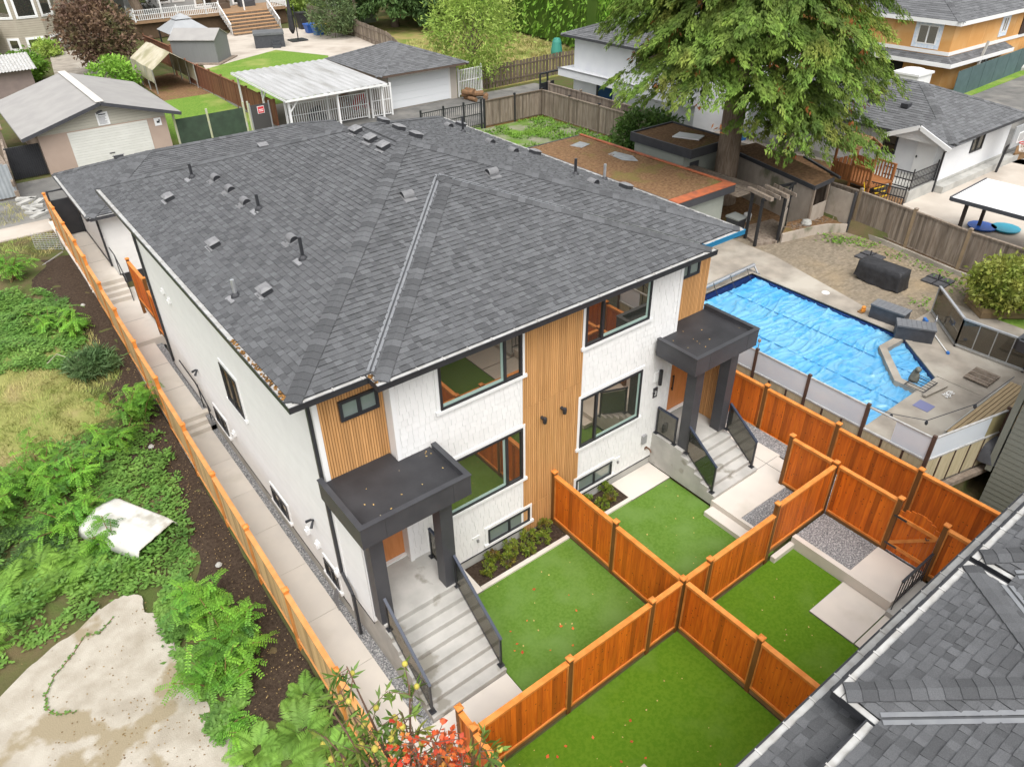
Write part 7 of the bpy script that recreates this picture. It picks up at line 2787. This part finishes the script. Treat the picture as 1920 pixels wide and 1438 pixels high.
# ---- low weeds: nobody could count them
def weeds(name, label, polys, n, L, mat, h=.25, tint=(.75, 1.2), W=.5, upd=.35, z0=.02):
    lb = LB()
    pts = []
    for P in polys:
        x0, x1 = min(p[0] for p in P), max(p[0] for p in P)
        y0, y1 = min(p[1] for p in P), max(p[1] for p in P)
        k = 0
        while k < n // len(polys):
            x, y = RG.uniform(x0, x1), RG.uniform(y0, y1)
            if inpoly(x, y, P):
                k += 1
                if mn.noise(Vector((x * 1.3, y * 1.3, 4))) > -.28:
                    pts.append((x, y, tz(x, y)))
    pts = np.array(pts)
    m_ = len(pts)
    hgt = np.array([max(0, .5 + mn.noise(Vector((p[0] * .9, p[1] * .9, 8)))) for p in pts])
    for k in range(5):
        c = pts + RG.normal(0, .07, (m_, 3)) * np.array([1, 1, 0])
        c[:, 2] += z0 + RG.uniform(0, 1, m_) * h * hgt
        a = RG.uniform(0, 6.28, m_)
        d = np.stack([np.cos(a), np.sin(a), RG.uniform(-.1, upd, m_)], 1)
        Ls = RG.uniform(.7, 1.3, m_) * L
        lb.add(c, d, np.cross(d, [0, 0, 1]), Ls, Ls * W, RG.uniform(*tint, m_), .08)
    o = lb.build(name, mat)
    tag(o, label, 'weeds', kind='stuff')
weeds('ground_cover', 'broad leaved green weeds covering the dirt between the locusts', [
    [(-1.75, 10.8), (-1.9, 8.6), (-2.35, 6.8), (-2.3, 5.6), (-3.0, 4.7), (-4.0, 5.2), (-5.2, 5.2), (-6.4, 5.0), (-8.5, 4.6), (-8.5, 12), (-4, 12.2)],
    [(-2.4, 21.5), (-2.4, 17.3), (-3.4, 16.2), (-5.5, 17), (-6, 23), (-3.5, 23)],
    [(-3.2, 5.0), (-2.6, 3.6), (-3.0, .4), (-3.9, -.4), (-4.0, 2), (-3.9, 4.2)]], 11500, .14, M_GCV, .4)
weeds('bramble_patch', 'dark low bramble leaves at the left edge beside the ferns', [[(-9, 8), (-5.2, 7.6), (-5.2, 9.4), (-9, 10)]], 1800, .11, Lf('bramble_leaf', (.05, .105, .03), (.08, .14, .04)), .5)
weeds('patio_weeds', 'small green weeds along the border between patio and board fence', [[(27.2, 6.0), (29.0, 4.8), (28.6, 2.2), (28.3, .2), (27.9, .3), (28.0, 2.4), (28.3, 4.4), (27.3, 5.4)]], 700, .13, M_BRI, .25) if 0 else None
lbw = LB()
for x, y, n in ((27.9, 5.3, 120), (28.4, 4.7, 90), (28.5, 3.9, 50), (28.4, 2.6, 45), (28.3, 1.4, 40), (28.2, .5, 40), (25.0, -.5, 40), (28.9, 6.3, 30), (27.2, -.9, 20), (27.9, -.3, 45)):
    c = np.array([x, y, PZ + .04]) + RG.normal(0, .32, (n, 3)) * np.array([1, 1, .15])
    a = RG.uniform(0, 6.28, n)
    d = np.stack([np.cos(a), np.sin(a), RG.uniform(0, .7, n)], 1)
    lbw.add(c, d, np.cross(d, [0, 0, 1]), .17, .07, RG.uniform(.8, 1.2, n))
tag(lbw.build('patio_weeds', M_BRI), 'small green weeds sprouting along the patio edge by the board fence', 'weeds', kind='stuff')
lbw = LB()
n = 5200
pts = []
Pw = [(14.3, 20.2), (21, 20.2), (25.8, 18.5), (31.6, 18.5), (31.6, 30.4), (14.3, 30.4)]
while len(pts) < n:
    x, y = RG.uniform(14, 30), RG.uniform(18, 29.8)
    if inpoly(x, y, Pw) and mn.noise(Vector((x * .5, y * .5, 2))) + (.35 if x > 27.8 else 0) > .0:
        pts.append((x, y, GZ - .04))
pts = np.array(pts)
a = RG.uniform(0, 6.28, n)
d = np.stack([np.cos(a), np.sin(a), RG.uniform(.1, 1.1, n)], 1)
lbw.add(pts, d, np.cross(d, [0, 0, 1]), RG.uniform(.16, .34, n), .09, RG.uniform(.7, 1.25, n), .05)
tag(lbw.build('yard_weeds', M_BRI), 'patchy green weeds growing over the gravel of the rear yard', 'weeds', kind='stuff')
# dry grass meadow on the vacant lot
def blades(name, label, poly, n, L, mat, z=None, cat='grass', W=.02, dens=-.3, lean=.8):
    pts = []
    x0, x1 = min(p[0] for p in poly), max(p[0] for p in poly)
    y0, y1 = min(p[1] for p in poly), max(p[1] for p in poly)
    while len(pts) < n:
        x, y = RG.uniform(x0, x1), RG.uniform(y0, y1)
        if inpoly(x, y, poly) and mn.noise(Vector((x * .8, y * .8, 3))) > dens:
            pts.append((x, y, tz(x, y) if z is None else z))
    pts = np.array(pts)
    ang = np.array([mn.noise(Vector((p[0] * .7, p[1] * .7, 6))) * 6 for p in pts]) + RG.normal(0, .9, n)
    d = np.stack([np.cos(ang) * lean, np.sin(ang) * lean, RG.uniform(.3, 1.2, n)], 1)
    lb = LB()
    Ls = RG.uniform(.6, 1.4, n) * L
    lb.add(pts, d, np.cross(d, [0, 0, 1]) + RG.normal(0, .2, (n, 3)), Ls, W, RG.uniform(.7, 1.25, n), .12)
    tag(lb.build(name, mat), label, cat, kind='stuff')
blades('meadow_grass', 'long dry yellow green grass on the vacant lot', [(-2.1, 18.5), (-1.9, 15), (-2.6, 12.6), (-4.5, 11.8), (-9, 12), (-12, 17), (-10, 21), (-5, 19.5), (-3.5, 17)], 20000, .20, M_GRASSB)
blades('verge_grass', 'short rough grass beside the paved verge', [(-1.6, 26.5), (-1.5, 29), (-8, 29), (-8, 25), (-4, 24.5)], 3500, .2, M_GRASSB)
blades('alley_grass', 'grass patch on the far side of the alley by the metal hut', [(-2.3, 31.2), (-1.2, 33.5), (-2.2, 34.8), (-9, 34.8), (-9, 31.3)], 4000, .22, M_LAWNB if 'M_LAWNB' in globals() else M_GRASSB)
blades('meadow_tufts', 'dry tufts and weeds of the meadow behind the alley', [(31.5, 39.6), (47, 40), (48.5, 60), (42, 62), (36.5, 60)], 9000, .5, M_GRASSB, GZ, W=.05, dens=-.1)
m = MB()
yy = np.arange(11.4, 20.6, .4)
cols = 16
vs = []
for y in yy:
    xe = -2.6 - .5 * math.sin(y * .9) - (1.6 if y < 12.6 or y > 19.2 else 0)
    for i in range(cols + 1):
        x = xe + (-12 - xe) * i / cols
        vs.append((x, y, tz(x, y) + (.03 if 0 < i < cols else -.05)))
m.mesh(vs, [(j * (cols + 1) + i, j * (cols + 1) + i + 1, (j + 1) * (cols + 1) + i + 1, (j + 1) * (cols + 1) + i) for j in range(len(yy) - 1) for i in range(cols)])
struct(m, 'rough_lawn', M('rough_lawn_ground', (.25, .25, .085), (.19, .21, .06), 2.5, .95, 1, 25, .1, det=9, col3=(.30, .24, .12), sc3=.7), True)
# ---- planting bed shrubs
BP = [(3.35, -.42), (3.72, -.12), (3.95, -.5), (4.3, -.15), (4.62, -.52), (4.95, -.12), (5.2, -.48), (5.55, -.14), (4.15, -.34),
      (6.3, -.2), (6.75, -.48), (7.1, -.15), (7.35, -.5), (7.8, -.42), (7.95, -.02)]
for k, (x, y) in enumerate(BP):
    lab = 'small rounded leafy shrub in the %s planting bed, %s' % (('left', 'right')[k > 8], ('nearest the slab', 'by the wall beside the slab', 'reddish one at the kerb', 'by the wall under the window end', 'at the kerb near the middle', 'under the basement window', 'at the kerb towards the fence', 'against the fence and wall', 'in the middle of the row',
                                                                       'against the fence', 'at the kerb by the fence', 'under the basement window', 'at the kerb in the middle', 'at the kerb by the slab', 'by the wall beside the slab')[k])
    clump_tree('bed_shrub', lab, (x, y, .05), .36 if k != 8 else .32, .185, M_SHRB, 26, 22, .07, .42, low=.02, trunk_r=.012, cat='shrub', grp='small shrubs in the planting beds', clr=.4)
# ---- vacant lot: concrete slab, white shell, odds and ends
M_OLDSLAB = M('stained_pale_slab', (.42, .385, .325), (.31, .275, .22), 1.8, .9, .5, 30, .2, col3=(.27, .225, .15), sc3=.75, lo3=.555, hi3=.61, det=10, lo=.36, hi=.68)
m = MB()
P = [(-7.9, 3.4), (-7.5, 3.9), (-7.0, 4.25), (-6.4, 4.55), (-5.7, 4.75), (-5.1, 5.15), (-4.5, 5.2), (-4.1, 4.9), (-4.15, 4.2), (-3.85, 3.6), (-3.9, 2.8), (-3.65, 2.2), (-3.95, 1.3), (-3.8, .6), (-4.0, 0), (-3.6, -.6), (-3.75, -1.4), (-3.4, -3), (-3.6, -6), (-12, -6), (-12, 3)]
g_ = 46
vs, idx = [], {}
P2 = []
for i in range(len(P)):
    a, b = P[i], P[(i + 1) % len(P)]
    L_ = math.hypot(b[0] - a[0], b[1] - a[1])
    k_ = max(1, int(L_ / .12)) if L_ < 3 else 1
    for q in range(k_):
        f = q / k_
        x, y = a[0] + (b[0] - a[0]) * f, a[1] + (b[1] - a[1]) * f
        jx = .10 * mn.noise(Vector((x * 2.5, y * 2.5, 0))) + .06 * mn.noise(Vector((x * 8, y * 8, 2)))
        P2.append((x + jx * 1.5, y + jx))
m.prism(P2, -.55, -.30)
tag_ = struct(m, 'concrete_slab', M_OLDSLAB)
sheet('dirt_strip', [(-1.5, 25.5), (-1.56, 18), (-1.62, 10), (-1.6, 2), (-1.6, -6), (-3.4, -6), (-3.2, -1), (-2.6, 3), (-2.4, 8), (-2.2, 12.5), (-2.0, 15), (-2.3, 19), (-3.6, 22.5), (-3.0, 25.5)], 0, M_SOIL) if 0 else None
m = MB()
yy = np.arange(-6, 25.8, .3)
wl = lambda y: -1.75 - (.75 + .35 * math.sin(y * .7) + .3 * math.sin(y * 1.9 + 1)) * (1.0 if y < 14 else 1.3) - (.5 if y > 19 else 0) - (.5 if y < 6 else 0)
cols = 10
vs = []
for y in yy:
    for i in range(cols + 1):
        x = fx(y) - .06 + (wl(y) - fx(y) + .06) * i / cols
        e = 1 if i < cols else 0
        vs.append((x, y, tz(x, y) + (.035 + .07 * mn.noise(Vector((x * 2.2, y * 2.2, 1))) + .03 * mn.noise(Vector((x * 7, y * 7, 1)))) * e - (.04 if not e else 0)))
m.mesh(vs, [(j * (cols + 1) + i, j * (cols + 1) + i + 1, (j + 1) * (cols + 1) + i + 1, (j + 1) * (cols + 1) + i) for j in range(len(yy) - 1) for i in range(cols)])
struct(m, 'dirt_strip', M_SOIL, True)
# fallen leaves scattered on dirt and turf
lbw = LB()
pts = []
for k in range(900):
    y = RG.uniform(-4, 16)
    x = RG.uniform(-3.2, fx(y) - .1)
    pts.append((x, y, tz(x, y) + .09))
pts = np.array(pts)
a = RG.uniform(0, 6.28, len(pts))
d = np.stack([np.cos(a), np.sin(a), RG.uniform(-.1, .2, len(pts))], 1)
lbw.add(pts, d, np.cross(d, [0, 0, 1]), RG.uniform(.03, .07, len(pts)), .025, RG.uniform(.6, 1.3, len(pts)))
tag(lbw.build('fallen_leaves', Lf('tan_fallen_leaf', (.45, .34, .16), (.35, .22, .09))), 'tan fallen leaves scattered over the bare dirt', 'leaves', kind='stuff')
def scatter(name, label, boxes, n, mat, L):
    lb = LB()
    for x0, x1, y0, y1, z in boxes:
        k = n // len(boxes)
        c = np.stack([RG.uniform(x0, x1, k), RG.uniform(y0, y1, k), np.full(k, z)], 1)
        a = RG.uniform(0, 6.28, k)
        d = np.stack([np.cos(a), np.sin(a), RG.uniform(0, .35, k)], 1)
        Ls = RG.uniform(.6, 1.3, k) * L
        lb.add(c, d, np.cross(d, [0, 0, 1]), Ls, Ls * .75, RG.uniform(.75, 1.2, k), .1)
    tag(lb.build(name, mat), label, 'leaves', kind='stuff')
scatter('red_fallen_leaves', 'red and orange maple leaves scattered on the turf and gravel', [(.3, 4.2, -8.6, -4.9, -.015), (2.1, 4.6, -4.3, -1.4, .035), (.4, 3, -7.5, -5.2, -.015), (.3, 4.2, -8.6, -4.9, -.015)], 52, M_REDL, .085)
scatter('pale_fallen_leaves', 'tiny pale yellow leaves scattered on the artificial turf', [(.3, 5.8, -8.8, -4.8, -.018), (2.1, 5.8, -4.5, -.9, .032), (6.2, 9.8, -4.5, -.9, .032), (6.2, 10.3, -8.6, -4.8, -.008), (.3, 5.8, -8.8, -4.8, -.018)], 110, M_FLEAF, .045)
scatter('slab_litter', 'dark crumbs and small leaves littering the stained concrete slab', [(-7, -4, .5, 4.6, -.285), (-6, -3.8, -1.4, 2, -.285)], 260, Lf('slab_litter_leaf', (.16, .10, .05), (.30, .20, .08)), .045)
# white moulded shell lying in the weeds
t = thing('white_shell', 'old white moulded plastic shell lying upside down in the weeds', 'shell', (-3.75, 7.2, -.2))
m = MB()
gx, gy = 22, 22
vs = []
for j in range(gy + 1):
    for i in range(gx + 1):
        u_, v_ = i / gx, j / gy
        x, y = (u_ - .5) * 1.5, (v_ - .5) * 2.3
        edge = min(u_, 1 - u_) * 1.5
        ee = min(v_, 1 - v_) * 2.3
        z = .36 * sst(0, .12, edge) * (.75 + .25 * sst(0, .2, ee)) + .03 * sst(.2, 0, ee) + .012 * math.sin(u_ * 30) * sst(.3, .6, edge)
        z += .16 * sst(.35, 0, 1 - v_) * (1 - sst(.0, .5, abs(u_ - .5)))
        p = Matrix.Rotation(math.radians(28), 3, 'Z') @ Vector((x, y, 0))
        vs.append((-3.75 + p.x, 7.25 + p.y, -.05 + z))
m.mesh(vs, [(j * (gx + 1) + i, j * (gx + 1) + i + 1, (j + 1) * (gx + 1) + i + 1, (j + 1) * (gx + 1) + i) for j in range(gy) for i in range(gx)])
sh = m.build('shell', M('dirty_white_plastic', (.62, .61, .57), (.5, .49, .45), 2, .4, col3=(.36, .34, .29), sc3=2, lo3=.58, hi3=.7, st=(1, 1, 1)), t, True)
md = sh.modifiers.new('thick', 'SOLIDIFY')
md.thickness = .03
# ivy trailing across the slab
lbw = LB()
path = [(-4.9, 4.6), (-5.3, 4.3), (-5.6, 4.45), (-6.0, 4.0), (-6.45, 3.65), (-6.7, 3.25), (-6.75, 2.85), (-6.6, 2.55), (-6.25, 2.35)]
st = MB()
st.tube([(x, y, -.28) for x, y in path], .01, 5)
for (x0, y0), (x1, y1) in zip(path[:-1], path[1:]):
    for k in range(12):
        f = RG.uniform(0, 1)
        a = RG.uniform(0, 6.28)
        d = np.array([math.cos(a), math.sin(a), .3])
        lbw.add(np.array([x0 + (x1 - x0) * f, y0 + (y1 - y0) * f, -.27]), d, np.cross(d, [0, 0, 1]), .07, .06, RG.uniform(.6, 1.0))
t = thing('ivy_trail', 'thin ivy runner curling across the stained concrete slab', 'ivy', (-5.8, 3.8, -.3))
st.build('stem', M_STEM, t)
lbw.build('leaves', M_GCV, t)
clump_tree('sedge_clump', 'spiky blue green sedge clump in the dry grass', (-2.65, 15.6, tz(-2.65, 15.6)), .7, .7, Lf('sedge_leaf', (.09, .17, .06), (.13, .21, .08)), 60, 34, .34, .12, low=.02, trunk_r=.02, cat='plant', clr=.5)
m = MB()
m.lathe((-3.0, 16.3, tz(-3, 16.3)), [(.33, 0), (.30, .25), (.26, .3), (0, .31)], 11)
tag(m.build('tree_stump', M('pale_stump', (.25, .17, .12), (.18, .12, .08), 6, .9)), 'pale cut tree stump beside the sedge clump', 'stump')
m = MB()
m.tube([(-3.9, 16.6, 1.0), (-3.5, 16.9, 1.1), (-3.2, 16.4, 1.05), (-3.1, 15.9, .95)], .015, 5)
tag(m.build('dead_branch', M_STAIN), 'curved pale dead twig lying in the dry grass', 'branch')
for k, (x, y) in enumerate(((-2.2, 10.4), (-2.15, 4.6), (-1.9, 20.2))):
    m = MB()
    m.lathe((x, y, tz(x, y) + .03), [(.07, 0), (.10, .04), (.06, .09), (0, .1)], 7)
    tag(m.build('pale_stone', M_CONC2), ('pale stone on the dirt near the middle of the fence', 'pale stone on the dirt beside the lower fence', 'white stone on the upper bare dirt')[k], 'stone')
t = thing('wire_mesh_fence', 'sagging wire mesh panel at the upper end of the long fence', 'fence', (-1.9, 27.6, 1.3))
m = MB()
for k in range(9):
    x = -2.4 + k * .12
    m.tube([(x, 27.2 - .1 * k, 1.3), (x + .05, 27.4 - .1 * k, 2.1)], .008, 4)
    m.tube([(-2.4, 27.2, 1.35 + k * .09), (-1.35, 26.4, 1.35 + k * .09)], .008, 4)
m.build('mesh', M_STEEL, t)
m = MB()
m.tube([(-1.4, 26.4, 1.2), (-1.4, 26.4, 2.3)], .03, 6)
m.tube([(-2.6, 24.9, 1.35), (-1.5, 25.9, 1.4)], .03, 6)
m.build('pole', M_STEEL, t)

# ---- near tree tops at the bottom of the picture
def twig_tree(name, label, base, tips, mat, burr=None, L=.17, W=.26, nl=13, spread=.32, cat='tree'):
    t = thing(name, label, cat, base)
    hub = Vector(tips[0]) * .0 + sum((Vector(p) for p in tips), Vector()) / len(tips) - Vector((0, .5, 1.6))
    trunk(t, [base, (base[0], base[1], hub.z * .5), tuple(hub)], [.13, .10, .05], M_BARK, 8)
    br = MB()
    lb = LB()
    balls = []
    for tp in tips:
        tp = Vector(tp)
        mid = hub.lerp(tp, .5) + Vector(RG.uniform(-.15, .15, 3))
        br.tube([hub, mid, tp], [.03, .018, .006], 6)
        for k in range(int(nl)):
            f = RG.uniform(.35, 1.0)
            q = hub.lerp(mid, f * 2) if f < .5 else mid.lerp(tp, f * 2 - 1)
            a = RG.uniform(0, 6.28)
            sd = Vector((math.cos(a), math.sin(a), RG.uniform(-.1, .5))) * RG.uniform(.12, spread)
            e = q + sd
            br.tube([q, e], [.006, .003], 4)
            n = 8
            c = np.array(q)[None, :] + np.array(sd)[None, :] * RG.uniform(.35, 1.05, n)[:, None]
            d = np.array(sd) / sd.length * .5 + RG.normal(0, .55, (n, 3)) + np.array([0, 0, -.35])
            Ls = RG.uniform(.75, 1.15, n) * L
            lb.add(c, d, rdir(n) + np.array([0, 0, .0]), Ls, Ls * W, RG.uniform(.7, 1.25, n), .10)
            if burr and RG.random() < burr:
                balls.append(e)
    br.build('branches', M('red_brown_twig', (.16, .085, .055), (.11, .07, .05), 9, .8), t)
    lb.build('crown', mat, t)
    if burr:
        bl = MB()
        bl.lathe((0, 0, -.03), [(.005, 0), (.028, .015), (.034, .035), (.026, .06), (.004, .07)], 8)
        b0 = bl.build('seed_ball', M('yellow_seed_ball', (.55, .48, .07), (.48, .42, .10), 40, .8, .8, 120), t, True)
        for k, e in enumerate(balls):
            b1 = b0 if k == 0 else b0.copy()
            if k:
                COL.objects.link(b1)
                b1.parent = t
            s_ = RG.uniform(.8, 1.15)
            o_ = Vector(t['_o'])
            b1.location = e - o_ * (1 - s_)
            b1.scale = (s_, s_, s_)
    return t
twig_tree('chestnut_tree', 'near tree top with long narrow leaves and yellow seed balls beside the walkway', (-2.9, -8.4, -.4),
          [(-2.72, -6.87, 8.78), (-2.86, -6.95, 8.6), (-2.3, -7.35, 8.66), (-2.45, -7.4, 8.4), (-3.0, -7.0, 8.5), (-3.15, -7.1, 8.3), (-2.75, -7.4, 8.25), (-2.55, -7.7, 8.1), (-3.25, -7.3, 8.2), (-2.95, -7.6, 8.1), (-2.3, -7.95, 8.1), (-2.0, -8.1, 8.2), (-1.85, -8.2, 8.05)],
          M_CHES, .42, .16, .22, 13)
twig_tree('maple_sapling', 'scarlet leafed tree top at the bottom edge of the picture', (-2.4, -9.0, -.4),
          [(-2.62, -8.0, 8.66), (-2.45, -8.1, 8.7), (-2.4, -8.15, 8.62), (-2.75, -8.05, 8.58), (-2.3, -8.25, 8.55), (-2.55, -8.3, 8.5), (-2.85, -8.1, 8.45), (-2.6, -7.9, 8.75), (-2.45, -8.0, 8.75)],
          M_REDL, None, .065, .8, 36, .28)
